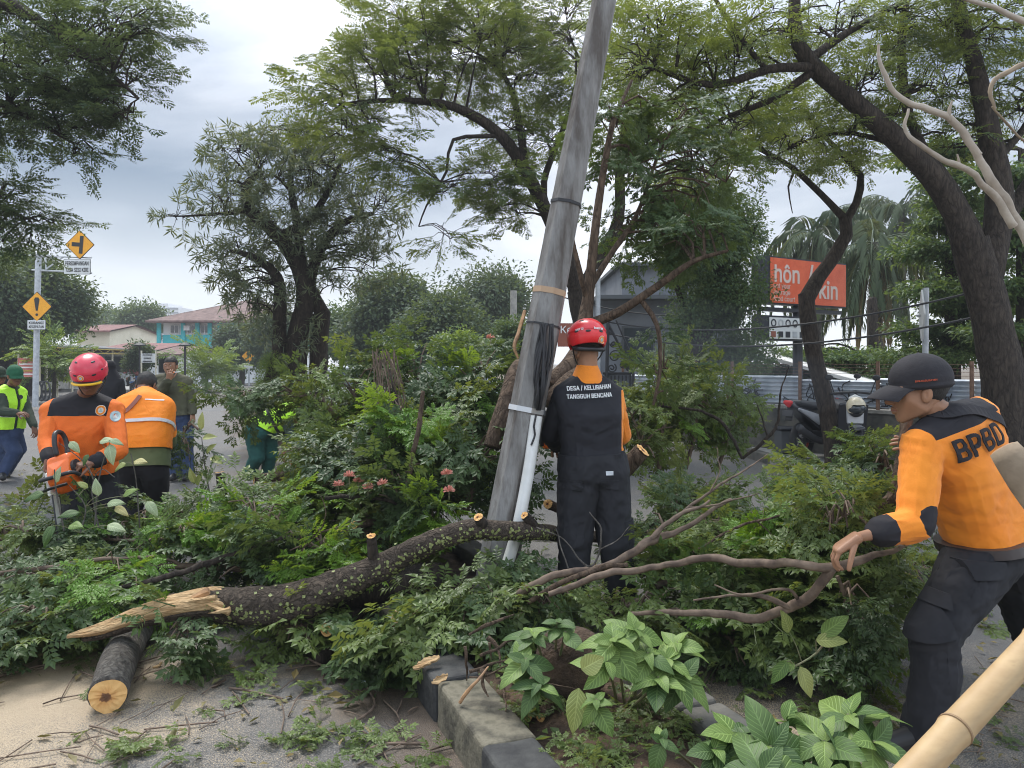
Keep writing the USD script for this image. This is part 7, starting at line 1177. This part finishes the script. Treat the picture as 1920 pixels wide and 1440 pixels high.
# --- 4: worker in orange vest bending, seen from behind
J = dict(SL=W(240, 764, 6.7), SR=W(303, 766, 6.75), N=W(272, 742, 6.85), P=W(265, 872, 6.6), HL=W(248, 884, 6.6), HR=W(288, 884, 6.62), KL=W(250, 945, 6.75), AL=W(252, 1012, 6.6), KR=W(296, 940, 6.85), AR=W(297, 998, 6.7), EL=W(232, 815, 6.95), WL=W(240, 860, 7.1), ER=W(316, 826, 6.85), WR=W(311, 872, 7.0), B=W(268, 825, 6.6))
p4 = Person("person in orange vest over green shirt bending away behind the chainsaw worker", J, (0, 1, -.5), (W(274, 724, 6.98), (.05, 1, -.9), (0, .8, 1)), "skin_dark", .022, 1.15, 1.0); p4.hands = [hand(J["WR"], (-.1, .2, -1), (-1, 0, 0), -1, (.4, .5, .4)), hand(J["WL"], (.1, .2, -1), (1, 0, 0), 1, (.4, .5, .4))]
p4.body(); sh = p4.garment("shirt", p4.torso(.034) + p4.arm("L", .024, .05) + p4.arm("R", .024, .05), "green_cloth", .008, 33) - slab_along(p4.J["P"] - p4.cut * 1.0, p4.cut, 1.96); p4.put("shirt", sh, "green_cloth")
ve = p4.garment("vest", p4.torso(.05) + [bone(J["SR"], J["SR"] * .25 + J["ER"] * .75, .09, .082), bone(J["SL"], J["SL"] * .25 + J["EL"] * .75, .09, .082)], "orange_vest", .008, 35) - slab_along(p4.J["P"] - p4.cut * .87, p4.cut, 2.0); p4.put("vest", ve, "orange_vest")
tp4 = union(p4.torso(.062)) ^ slab_along(W(268, 786, 6.5), p4.sp, .03); p4.put("reflective_tape", smoothed(tp4, .03, 0), "silver_tape"); vt = tm(ve); vt = trimesh.Trimesh(vt.vertices, vt.faces, process=True)
obj("bag_strap", strap(vt, [W(236, 762, 6.55), W(222, 780, 6.5), W(262, 745, 6.6)][::2] if False else [W(226, 776, 6.5), W(242, 758, 6.5), W(262, 742, 6.6)], .035), L["logo_brown"], p4.t)
colr = bone(J["N"] + p4.sp * .02, J["N"] - p4.sp * .05, .07, .1, 20) - bone(J["N"] + p4.sp * .2, J["N"] - p4.sp * .1, .06, .062, 20); p4.put("collar", colr, "green_cloth"); obj("lettering", drape(extrude(Polygon([(-.06, -.008), (.07, -.003), (.07, .008), (-.06, .003)]), .001), vt, W(285, 748, 6.6), (1, 0, 0), (0, .2, 1), .003), L["letter_white"], p4.t)
tr = p4.garment("trousers", p4.torso(.008)[2:] + p4.leg("L", .024, upto=.95) + p4.leg("R", .024, upto=.95), "black_cloth", .008, 36) - slab_along(p4.J["P"] + p4.cut * 1.03, p4.cut, 2.0); p4.put("trousers", tr, "trouser_black"); p4.hair(low=-.05)

# --- 5: man in olive jacket with hand at his mouth
Y5 = 10.4; q5 = lambda x, y, d=0: W(x, y, Y5 + d)
J = dict(SR=q5(297, 716), SL=q5(347, 718), N=q5(321, 706), P=q5(332, 780), HR=q5(324, 786), HL=q5(346, 786), KR=q5(328, 838, -.05), AR=q5(330, 888), KL=q5(349, 838), AL=q5(353, 888), ER=q5(302, 738, -.2), WR=q5(316, 712, -.34), EL=q5(358, 748), WL=q5(361, 776, -.1), B=q5(327, 755))
p5 = Person("person in olive jacket and jeans raising a hand to the mouth on the road", J, (.05, -1, 0), (q5(320, 687), (.05, -1, -.05), (0, 0, 1)), "skin_mid", .024, 1.1, 1.02); p5.hands = [hand(J["WR"], (.25, -.1, .75), (-.2, .6, 0), -1, (.6, .7, .5)), hand(J["WL"], (.1, -.2, -1), (-.8, .3, 0), 1, (.4, .5, .4))]
p5.body(); jk = p5.garment("jacket", p5.torso(.034) + p5.arm("L", .026, .92) + p5.arm("R", .026, .9), "olive_cloth", .011, 43) - slab_along(p5.J["P"] - p5.cut * .99, p5.cut, 2.0); p5.put("jacket", jk, "olive_cloth"); colr = bone(J["N"] + [0, 0, .03], J["N"] - [0, 0, .05], .078, .105, 20) - bone(J["N"] + [0, 0, .2], J["N"] - [0, 0, .1], .06, .062, 20); p5.put("collar", colr, "dark_green")
tr = p5.garment("jeans", p5.torso(.016)[2:] + p5.leg("L", .026, flare=.015) + p5.leg("R", .026, flare=.015), "jeans", .008, 46) - slab_along(p5.J["P"] + p5.cut * 1.03, p5.cut, 2.0); p5.put("jeans", tr, "jeans"); p5.shoes(); p5.hair(low=.0)
cg = thing("cigarette", "cigarette in the raised hand of the man in the olive jacket", "cigarette"); obj("paper", cyl(q5(328, 698, -.42), q5(338, 697, -.45), .006, 8), L["letter_white"], cg); obj("filter", cyl(q5(325, 698.4, -.41), q5(328, 698, -.42), .0062, 8), L["orange_dark"], cg)

# --- 6: man in bright yellow vest and green cap at the left edge
Y6 = 10.5; q6 = lambda x, y, d=0: W(x, y, Y6 + d)
J = dict(SR=q6(2, 738, -.15), SL=q6(38, 738, .1), N=q6(21, 724), P=q6(14, 806), HR=q6(8, 812), HL=q6(24, 812), KR=q6(28, 846, -.1), AR=q6(4, 888, -.2), KL=q6(36, 842, .15), AL=q6(12, 885, .25), ER=q6(6, 772, -.3), WR=q6(34, 775, -.4), EL=q6(52, 772, .05), WL=q6(64, 800, -.1), B=q6(18, 780))
p6 = Person("person in bright yellow vest and green cap stepping forward at the left edge", J, (.6, -.8, -.2), (q6(28, 706, -.05), (.85, -.6, -.25), (0, 0, 1)), "skin_dark", .024, 1.05, 1.0); p6.hands = [hand(J["WR"], (1, -.2, 0), (0, .3, -1), -1, (.4, .4, .3)), hand(J["WL"], (.3, -.2, -1), (-.8, .3, 0), 1, (.5, .5, .4))]
p6.body(); sh = p6.garment("shirt", p6.torso(.012) + p6.arm("L", .02, .92) + p6.arm("R", .02, .92), "dark_green", .008, 53) - slab_along(p6.J["P"] - p6.cut * .98, p6.cut, 2.0); p6.put("shirt", sh, "dark_green"); opening = hull_box(p6.wa + p6.fw * .2, np.stack([p6.sd, p6.fw, p6.sp], 1), (.05, .4, 1.2)); ve = (p6.garment("vest", p6.torso(.03), "hivis", .008, 54) - slab_along(p6.J["P"] - p6.cut * .98, p6.cut, 2.0)) - opening - ball_at(J["N"] + p6.sp * .03 + p6.fw * .03, .1); p6.put("vest", ve, "hivis"); vt = trimesh.Trimesh(*vf(tm(ve)), process=True)
obj("chest_badge", drape(disc2d(.03), vt, q6(40, 745, -.12), (.8, .6, 0), (0, 0, 1), .003), L["cable_black"], p6.t); tpe = (union(p6.torso(.036)) ^ slab_along(p6.wa + p6.sp * .02, p6.sp, .035)) - opening; p6.put("reflective_tape", smoothed(tpe, .03, 0), "silver_tape")
tr = p6.garment("jeans", p6.torso(.014)[2:] + p6.leg("L", .026) + p6.leg("R", .026), "jeans", .008, 55) - slab_along(p6.J["P"] + p6.cut * 1.03, p6.cut, 2.0); p6.put("jeans", tr, "jeans"); p6.shoes(); p6.hair(low=.01); cap(p6, "cap_green", None, 1.08, .05)

# --- 7: head at the far left edge
Y7 = 11.5; q7 = lambda x, y, d=0: W(x, y, Y7 + d)
J = dict(SR=q7(-26, 738), SL=q7(10, 735), N=q7(-8, 722), P=q7(-10, 800), HR=q7(-18, 805), HL=q7(-2, 805), KR=q7(-20, 845), AR=q7(-20, 880), KL=q7(0, 845), AL=q7(2, 880), ER=q7(-36, 765), WR=q7(-30, 790, -.2), EL=q7(14, 765), WL=q7(8, 790, -.2))
p7 = Person("person with dark green cap cut off by the left edge behind the yellow vest", J, (.7, -.7, 0), (q7(-2, 706), (.9, -.4, -.1), (0, 0, 1)), "skin_dark", .03); p7.body(); sh = p7.garment("shirt", p7.torso(.02) + p7.arm("L", .02, .9) + p7.arm("R", .02, .9), "olive_cloth", .008, 63) - slab_along(p7.J["P"] - p7.cut * .98, p7.cut, 2.0); p7.put("shirt", sh, "olive_cloth"); tr = p7.garment("trousers", p7.torso(.014)[2:] + p7.leg("L", .024) + p7.leg("R", .024), "jeans", .008, 65) - slab_along(p7.J["P"] + p7.cut * 1.03, p7.cut, 2.0); p7.put("trousers", tr, "jeans"); p7.shoes(); p7.hair(low=.01); cap(p7, "dark_green", None, 1.08, .05)

# --- 8: yellow-vested worker bending in the heap, teal trousers
Y8 = 9.9; q8 = lambda x, y, d=0: W(x, y, Y8 + d)
J = dict(P=q8(486, 806, -.1), HL=q8(478, 814, -.05), HR=q8(500, 816, .1), KL=q8(482, 858, -.15), AL=q8(466, 896), KR=q8(508, 852), AR=q8(500, 896, .1), SL=q8(535, 778, -.2), SR=q8(548, 772, .15), N=q8(548, 776), EL=q8(545, 812, -.2), WL=q8(532, 846, -.3), ER=q8(568, 800, .2), WR=q8(575, 835, .1), B=q8(512, 786))
p8 = Person("person in yellow vest and teal trousers bending into the branch heap", J, (.5, .1, -1), (q8(566, 788, -.05), (.6, -.2, -.8), (.8, 0, .5)), "skin_dark", .024, 1.1); p8.hands = [hand(J["WL"], (-.1, -.1, -1), (.8, 0, 0), 1, (.5, .5, .4)), hand(J["WR"], (0, 0, -1), (-.8, 0, 0), -1, (.5, .5, .4))]
p8.body(); sh = p8.garment("shirt", p8.torso(.012) + p8.arm("L", .02, .6) + p8.arm("R", .02, .6), "dark_green", .008, 73) - slab_along(p8.J["P"] - p8.cut * .98, p8.cut, 2.0); p8.put("shirt", sh, "dark_green"); ve = p8.garment("vest", p8.torso(.032), "hivis", .008, 74) - slab_along(p8.J["P"] - p8.cut * .94, p8.cut, 2.0); p8.put("vest", ve, "hivis"); p8.put("reflective_tape", smoothed(union(p8.torso(.040)) ^ slab_along(p8.wa, p8.sp, .04), .03, 0), "cable_black")
tr = p8.garment("trousers", p8.torso(.02)[2:] + p8.leg("L", .03, upto=.86) + p8.leg("R", .03, upto=.86), "teal_cloth", .009, 75) - slab_along(p8.J["P"] + p8.cut * 1.05, p8.cut, 2.0); p8.put("trousers", tr, "teal_cloth"); p8.shoes("patch_white"); p8.hair(low=-.03); cap(p8, "cap_black", None, 1.06, .05)

# --- 9: person in black veil behind the red helmet
Y9 = 14; q9 = lambda x, y, d=0: W(x, y, Y9 + d)
J = dict(SR=q9(190, 716), SL=q9(224, 716), N=q9(207, 706), P=q9(206, 765), HR=q9(198, 770), HL=q9(215, 770), KR=q9(198, 805), AR=q9(198, 838), KL=q9(215, 805), AL=q9(215, 838), ER=q9(186, 740), WR=q9(196, 755, -.2), EL=q9(229, 740), WL=q9(222, 758, -.2))
p9 = Person("person wearing a black veil and black clothes behind the red helmet", J, (-.5, -1, 0), (q9(204, 690), (-.6, -.9, 0), (0, 0, 1)), "skin_mid", .03); p9.body(); veil = (union([ell(p9.HP(0, -.01, .03), p9.HM, .1, .12, .118), Manifold.batch_hull([ball_at(p9.HP(0, -.02, -.05), .1), ball_at(J["SL"], .07), ball_at(J["SR"], .07), ball_at(p9.ch, .13)])])) - ell(p9.HP(0, .12, -.01), p9.HM, .06, .08, .085); p9.put("veil", smoothed(veil, .025, 4), "black_cloth")
dr = p9.garment("dress", p9.torso(.025) + p9.arm("L", .024) + p9.arm("R", .024) + [Manifold.batch_hull([ball_at(J["P"], .15), ball_at(J["AL"], .1), ball_at(J["AR"], .1)])], "black_cloth", .01, 83); p9.put("dress", dr, "black_cloth"); p9.shoes()
# ---------------------------------------------------------------- vehicles, poles and odds and ends
mat("tyre", (.02, .02, .021), .8); mat("rim_red", (.35, .06, .03), .4); mat("bike_black", (.02, .02, .024), .28, coat=.4); mat("bike_silver", (.45, .46, .48), .35, metal=.5); mat("tail_red", (.55, .015, .02), .25); mat("exhaust", (.06, .06, .065), .45, metal=.4)
mat("car_white", (.70, .71, .72), .3, coat=.5); mat("car_silver", (.42, .45, .48), .3, coat=.5, metal=.2); mat("bike_blue", (.05, .16, .42), .35); mat("pink_cloth", (.65, .22, .22), .8); mat("helmet_cream", (.66, .58, .42), .35, coat=.3); mat("bamboo", (.33, .21, .10), .45, (.46, .32, .165), 5, bump=.15, bscale=30, bdist=.003, stretch=(1, 1, 4), lo=.3, hi=.62, third=(.74, (.24, .15, .07))); mat("bamboo_joint", (.30, .19, .10), .7); mat("timber", (.16, .115, .075), .8, (.36, .28, .19), 6, bump=.4, bscale=30, bdist=.006, third=(.8, (.3, .2, .13)))
def torus(c, axis, R0, r0, n=28, m=10):
    A = frame(axis); t = np.linspace(0, 2 * np.pi, n, endpoint=False); u = np.linspace(0, 2 * np.pi, m, endpoint=False); v = []
    for a in t:
        d = A[:, 1] * math.cos(a) + A[:, 2] * math.sin(a)
        for b in u: v.append(c + d * (R0 + r0 * math.cos(b)) + A[:, 0] * r0 * math.sin(b))
    i = np.arange(n)[:, None] * m; j = np.arange(m)[None]; i2 = (i + m) % (n * m); j2 = (j + 1) % m; return np.array(v), np.stack([i + j, i2 + j, i2 + j2, i + j2], -1).reshape(-1, 4)
def scooter(label, c, fwd, paint="bike_black", accent="bike_silver", name="motorbike"):
    """rear wheel touches the ground at c; fwd: the way it points"""
    t = thing(name, label, "motorbike"); x = unit(np.append(np.asarray(fwd[:2]), 0)); y = np.array([-x[1], x[0], 0]); P = lambda a, b, z: c + x * a + y * b + np.array([0, 0, z]); hb = lambda pts, r: tm(Manifold.batch_hull([ball_at(P(*p), r, 12) for p in pts]))
    for a in (0, 1.24): w = obj("wheel", torus(P(a, 0, .28), y, .22, .055), L["tyre"], t, True); obj("rim", torus(P(a, 0, .28), y, .165, .018), L["rim_red"], w, True); obj("hub", join([tube(np.array([P(a, -.05, .28), P(a, .05, .28)]), .05, 10)] + [tube(np.array([P(a, 0, .28), P(a + .16 * math.cos(k * 1.2566), 0, .28 + .16 * math.sin(k * 1.2566))]), .014, 5) for k in range(5)]), L["exhaust"], w)
    obj("engine", hb([(.1, -.06, .3), (.5, -.06, .28), (.1, .06, .3), (.5, .06, .28), (.5, 0, .38)], .06), L["exhaust"], t, 40); obj("tail_body", hb([(-.3, 0, .86), (-.22, .06, .78), (-.22, -.06, .78), (.35, .1, .62), (.35, -.1, .62), (.3, .1, .45), (.3, -.1, .45)], .035), L[paint], t, 40)
    obj("side_panel", hb([(-.2, .09, .76), (.3, .12, .64), (.25, .12, .52)], .02), L[accent], t, 40); obj("side_panel", hb([(-.2, -.09, .76), (.3, -.12, .64), (.25, -.12, .52)], .02), L[accent], t, 40)
    obj("seat", hb([(-.15, .08, .85), (-.15, -.08, .85), (.35, .09, .76), (.35, -.09, .76), (.6, .05, .78), (.6, -.05, .78)], .04), L["cable_black"], t, 40); obj("footboard", hb([(.5, .12, .34), (.5, -.12, .34), (.9, .1, .34), (.9, -.1, .34)], .035), L[paint], t, 40)
    obj("front_shield", hb([(.88, .15, .4), (.88, -.15, .4), (1.02, .16, .85), (1.02, -.16, .85), (1.08, 0, .6), (1.1, 0, .9)], .035), L[paint], t, 40); obj("front_panel", hb([(1.13, .09, .62), (1.13, -.09, .62), (1.12, .1, .88), (1.12, -.1, .88)], .02), L[accent], t, 40); obj("fender", hb([(1.05, .05, .58), (1.4, .05, .56), (1.05, -.05, .58), (1.42, -.05, .54)], .025), L[paint], t, 40); obj("fork", join([tube(np.array([P(1.24, s * .07, .28), P(1.06, s * .07, .7)]), .022, 8) for s in (-1, 1)]), L["exhaust"], t, True)
    obj("handlebar", tube(smooth_path(np.array([P(.9, .33, 1.0), P(1.0, .12, 1.03), P(1.0, -.12, 1.03), P(.9, -.33, 1.0)]), .05), .018, 8), L["cable_black"], t, True)
    for s in (-1, 1): obj("mirror", join([tube(np.array([P(.95, s * .24, 1.02), P(.97, s * .3, 1.2)]), .008, 6), vf(tm(ell(P(.97, s * .31, 1.24), np.eye(3), .06, .02, .04, 14)))]), L["cable_black"], t, True)
    obj("tail_light", hb([(-.33, .05, .86), (-.33, -.05, .86), (-.31, 0, .81)], .03), L["tail_red"], t, 40); obj("headlight", hb([(1.13, .06, .95), (1.13, -.06, .95), (1.13, 0, .98)], .03), L["sign_white"], t, 40); obj("exhaust_pipe", tube(smooth_path(np.array([P(.45, -.1, .25), P(.2, -.14, .28), P(-.1, -.15, .4), P(-.28, -.15, .5)]), .05), [.03, .035] + [.055] * (len(smooth_path(np.array([P(.45, -.1, .25), P(.2, -.14, .28), P(-.1, -.15, .4), P(-.28, -.15, .5)]), .05)) - 2), 10), L["exhaust"], t, True); obj("mudguard", hb([(-.32, .05, .6), (-.32, -.05, .6), (-.25, .05, .8), (-.25, -.05, .8)], .012), L["cable_black"], t, 40); obj("plate", hb([(-.35, .08, .66), (-.35, -.08, .66), (-.34, .08, .74), (-.34, -.08, .74)], .006), L["exhaust"], t, 40)
    return t
scooter("black parked motorbike with red rear light in front of the low wall", np.array([*W(1503, 0, 11.6)[:2], .15]), (.80, .55))
scooter("dark motorbike mostly hidden by leaves below the cream helmet", np.array([5.0, 11.75, .15]), (-.22, -1))
hm_ = thing("motorbike_helmet", "cream open helmet with black visor resting on the hidden motorbike", "helmet"); hc = W(1605, 762, 10.6); o = ell(hc, np.eye(3), .125, .14, .135, 32) - hull_box(hc - [0, 0, .2], np.eye(3), (.5, .5, .22)) - hull_box(hc + np.array([.0, -.14, -.05]), np.eye(3), (.2, .12, .15)); obj("shell", o, L["helmet_cream"], hm_, 40); obj("visor", ell(hc + np.array([0, -.02, -.03]), np.eye(3), .118, .130, .085, 28) - hull_box(hc + [0, .1, 0], np.eye(3), (.4, .22, .4)), L["glass_dark"], hm_, 40); obj("lining", ell(hc - [0, 0, .05], np.eye(3), .1, .11, .1, 20), L["cable_black"], hm_, True)
cr = thing("crate", "dark box standing against the low wall left of the parked motorbike", "crate"); a, b = W(1456, 0, 12.4), W(1492, 0, 12.4); obj("box", tm(rbox(b[0] - a[0], .35, .36, .02).translate([(a[0] + b[0]) / 2, 12.35, .34])), L["house_dark"], cr, 40); obj("lid", tm(rbox(b[0] - a[0] + .03, .38, .04, .012).translate([(a[0] + b[0]) / 2, 12.35, .545])), L["sign_case"], cr, 40)
def car(label, c, yaw, paint):
    t = thing("parked_car", label, "car"); x = np.array([math.cos(yaw), math.sin(yaw), 0]); y = np.array([-x[1], x[0], 0]); P = lambda a, b, z: np.asarray(c) + x * a + y * b + np.array([0, 0, z]); hb = lambda pts, r: Manifold.batch_hull([ball_at(P(*p), r, 14) for p in pts]); S = (-1, 1)
    low = hb([(a, s * .74, z) for s in S for a, z in ((-2.0, .42), (1.95, .42), (-2.0, .78), (1.2, .82), (1.9, .68))], .1); cab = hb([(a, s * b, z) for s in S for a, b, z in ((-1.75, .70, .85), (1.0, .70, .85), (-1.4, .56, 1.42), (.25, .56, 1.42))], .08)
    for a in (-1.25, 1.3): low = low - tm_cyl(P(a, -1, .33), P(a, 1, .33), .39)
    obj("body", low, L[paint], t, 40); cb2 = obj("cabin", cab, L[paint], t, 40)
    gl = hb([(a, s * b, z) for s in S for a, b, z in ((-1.70, .715, .95), (.92, .715, .95), (-1.42, .60, 1.33), (.2, .60, 1.33))], .08); [obj("window", g_, L["glass_dark"], t, 40) for g_ in (gl - cab).decompose() if g_.volume() > 1e-4]; gl2 = hb([(a, s * .56, z) for s in S for a, z in ((-1.8, .93), (1.05, .93), (-1.46, 1.34), (.3, 1.34))], .08) - cab; [obj("windscreen", g_, L["glass_dark"], t, 40) for g_ in gl2.decompose()]
    for a in (-1.25, 1.3):
        for s in S: w = obj("wheel", torus(P(a, s * .72, .32), y, .23, .09), L["tyre"], t, True); obj("rim", cyl(P(a, s * .70, .32), P(a, s * .77, .32), .17, 14), L["bike_silver"], w)
    for s in S: obj("headlight", tm(hb([(2.03, s * .6, .68), (2.0, s * .72, .66)], .05)), L["sign_white"], t, True); obj("tail_light", tm(hb([(-2.07, s * .66, .72), (-2.05, s * .66, .85)], .045)), L["tail_red"], t, True)
    return t
def tm_cyl(a, b, r):
    m = Manifold.cylinder(np.linalg.norm(b - a), r, r, 24); A = frame(b - a); T = np.zeros((3, 4)); T[:, 0], T[:, 1], T[:, 2] = A[:, 1], A[:, 2], A[:, 0]; T[:, 3] = a; return m.transform(T)
car("white car whose roof shows above the branch heap behind the median tree", [W(640, 0, 24)[0], 24, .004], 2.0, "car_white"); car("silver car half hidden behind the heap left of the pole", [W(838, 0, 21)[0], 21, .004], 1.9, "car_silver")
ks = thing("kiosk", "small white roadside kiosk with yellow poster behind the trees left of the pole", "kiosk"); a, b = W(812, 682, 33), W(880, 712, 33); obj("wall", box(a[0], b[0], 33, 35, 0, a[2] + .1), L["wall_white"], ks); obj("roof", box(a[0] - .2, b[0] + .2, 32.6, 35.2, a[2] + .11, a[2] + .2), L["canopy"], ks); obj("poster", box(a[0] + .4, a[0] + .75, 32.95, 32.98, 1.0, 1.45), L["sign_yellow"], ks); obj("opening", box(a[0] + .9, b[0] - .15, 32.95, 32.98, .9, 1.5), L["dark_inside"], ks)
YM = 41.0; mc = np.array([W(243, 0, YM)[0], YM + 1.2, .004]); scooter("distant motorbike with blue and white front ridden towards the camera", mc, (.12, -1), "bike_blue", "car_white")
qm = lambda x, z, d=0: np.array([mc[0] + x, YM + d, z])
J = dict(SL=qm(.19, 1.28, .35), SR=qm(-.19, 1.28, .35), N=qm(0, 1.38, .33), P=qm(0, .9, .6), HL=qm(.1, .88, .55), HR=qm(-.1, .88, .55), KL=qm(.2, .75, .1), KR=qm(-.2, .75, .1), AL=qm(.16, .42, .2), AR=qm(-.16, .42, .2), EL=qm(.32, 1.08, .2), WL=qm(.3, 1.06, -.02), ER=qm(-.32, 1.08, .2), WR=qm(-.3, 1.06, -.02))
p10 = Person("person in pink top riding the distant motorbike", J, (0, -1, 0), (qm(0, 1.53, .3), (0, -1, 0), (0, 0, 1)), "skin_mid", .035); p10.body(); p10.put("shirt", p10.garment("shirt", p10.torso(.02) + p10.arm("L", .02, .9) + p10.arm("R", .02, .9), "pink_cloth", .006, 93) - slab_along(p10.J["P"] - p10.sp * .98, p10.sp, 2.0), "pink_cloth"); p10.put("trousers", p10.garment("t", p10.torso(.012)[2:] + p10.leg("L", .022) + p10.leg("R", .022), "trouser_black", .006, 94) - slab_along(p10.J["P"] + p10.sp * 1.03, p10.sp, 2.0), "trouser_black"); p10.shoes(); p10.hair()
# bamboo pole, timber end and dead branches at the right
bb_ = thing("bamboo_pole", "thick pale bamboo pole crossing the bottom right corner", "pole"); a, b = W(1715, 1450, 1.38), W(1930, 1218, 1.62); d = unit(b - a); a0 = a - d * (a[2] - .02) / d[2]; ln = np.linalg.norm(b - a) + np.linalg.norm(a - a0) + 1.5; n = int(ln / .012); pts = a0 + np.outer(np.linspace(0, ln, n), d); s_ = np.linspace(0, ln, n); j0 = np.linalg.norm(W(1785, 1368, 1.46) - a0); ph = (s_ - j0) / .36; fr = np.abs(ph - np.round(ph)) * .36
obj("culm", tube(pts, .0295 + .0025 * np.exp(-(fr / .012) ** 2), 24), L["bamboo"], bb_, True)
for k in range(int(-j0 / .36), int((ln - j0) / .36) + 1):
    q = a0 + d * (j0 + k * .36); obj("joint", tube(np.array([q - d * .003, q + d * .003]), .0328, 24), L["bamboo_joint"], bb_, True)
te = thing("timber_pole", "blurred pale cut timber end poking in at the right edge beside the lettering", "pole"); p = smooth_path(E((1882, 842, 1.5, .028), (1915, 885, 1.48, .034), (2010, 1010, 1.45, .036), (2200, 1230, 1.4, .038)), .03); obj("shaft", tube(p[:, :3], p[:, 3], 12, True, .12, 2, 20), L["timber"], te, True); obj("cut_end", tube(np.array([p[0, :3] + unit(p[0, :3] - p[1, :3]) * .003, p[0, :3]]), [.02, .027], 12), L["wood_orange"], te)
bare("pale bare dead branch with two arms hanging in at the upper right", [(2000, 620, 2.6, 0.0218), (1918, 450, 2.6, 0.0184), (1880, 370, 2.6, 0.0163), (1845, 300, 2.6, 0.0136), (1790, 232, 2.6, 0.0122), (1730, 205, 2.6, 0.0102), (1680, 175, 2.6, 0.0088), (1652, 135, 2.6, 0.0075), (1648, 85, 2.6, 0.0041)], "dead_wood", forks=([(1900, 425, 2.58, 0.0150), (1868, 365, 2.56, 0.0122), (1800, 312, 2.55, 0.0102), (1750, 290, 2.55, 0.0088), (1710, 262, 2.55, 0.0075), (1698, 230, 2.55, 0.0061), (1705, 200, 2.55, 0.0041)], [(1780, 226, 2.6, 0.0068), (1778, 205, 2.59, 0.0054), (1784, 190, 2.58, 0.0020)], [(1800, 312, 2.55, 0.0054), (1794, 288, 2.54, 0.0027)], [(1838, 290, 2.6, 0.0082), (1812, 262, 2.62, 0.0041)]))
bare("pale dead twig crossing the very top right corner", [(1980, 55, 2.5, 0.0109), (1920, 42, 2.5, 0.0102), (1860, 22, 2.5, 0.0082), (1800, -10, 2.5, 0.0068)], "dead_wood"); bare("tan dead twig at the right edge over the big trunk", [(1980, 112, 2.7, 0.0109), (1915, 125, 2.7, 0.0095), (1865, 148, 2.7, 0.0082), (1850, 175, 2.7, 0.0068), (1862, 205, 2.7, 0.0041)], "timber", forks=([(1860, 200, 2.7, 0.0034), (1900, 250, 2.72, 0.0041), (1960, 290, 2.75, 0.0041)],))
# thin bluish saw smoke drifting right of the centre worker
usdkit.material(stage, "/World/Looks/smoke_look", {"v": ("principled_volume", {"color": (.72, .80, .92), "density": .022, "anisotropy": .2})}, [], volume="v.volume")
sm = UsdGeom.Xform.Define(stage, "/World/smoke").GetPrim(); cd(sm, kind="stuff", label="thin blue saw smoke drifting between centre worker and billboard", category="smoke")
for c, r_ in (((1360, 700, 9.6), (1.1, .8, .55)), ((1300, 640, 10.2), (1.0, .8, .6)), ((1440, 720, 9.2), (.9, .7, .4))):
    m = trimesh.creation.icosphere(3, 1); m.vertices *= np.array(r_); m.vertices *= (1 + .5 * (meshkit.fbm(m.vertices * 1.3 + c[0], 3, 5) - .5))[:, None]; m.apply_translation(W(*c)); obj("smoke_puff", m, "/World/Looks/smoke_look", sm, True)

# pale damp air over the whole street
usdkit.material(stage, "/World/Looks/haze_look", {"v": ("principled_volume", {"color": (.92, .95, .98), "density": HAZE, "anisotropy": .1})}, [], volume="v.volume")
hz = box(-420, 420, -40, 720, -1.0, 30.0); obj("haze", hz, "/World/Looks/haze_look", None, label="thin pale haze in the damp air over the street", kind="stuff")
bare("thin bare branch fanning up from the dark branch towards the parked motorbike", [(1215, 1015, 4.0, .010), (1290, 952, 4.12, .009), (1375, 895, 4.2, .006), (1440, 852, 4.3, .003)], forks=([(1290, 952, 4.12, .006), (1355, 948, 4.1, .005), (1425, 922, 4.1, .002)], [(1330, 925, 4.15, .005), (1350, 880, 4.2, .003), (1345, 840, 4.25, .002)]))
bare("reddish bare twig crossing the heap above the long held branch", [(1300, 1035, 3.9, .006), (1390, 985, 3.9, .007), (1470, 965, 3.9, .005), (1545, 920, 3.9, .003)], "bark_brown", forks=([(1420, 978, 3.9, .004), (1460, 1010, 3.85, .003), (1510, 1015, 3.85, .002)],))
bare("pale snapped twig sticking out of the low heap left of the fallen tree's stub", [(560, 1040, 4.5, .007), (600, 1000, 4.5, .006), (660, 985, 4.45, .004)], "bark_brown", forks=([(600, 1000, 4.5, .004), (612, 960, 4.5, .003), (600, 930, 4.5, .002)],))
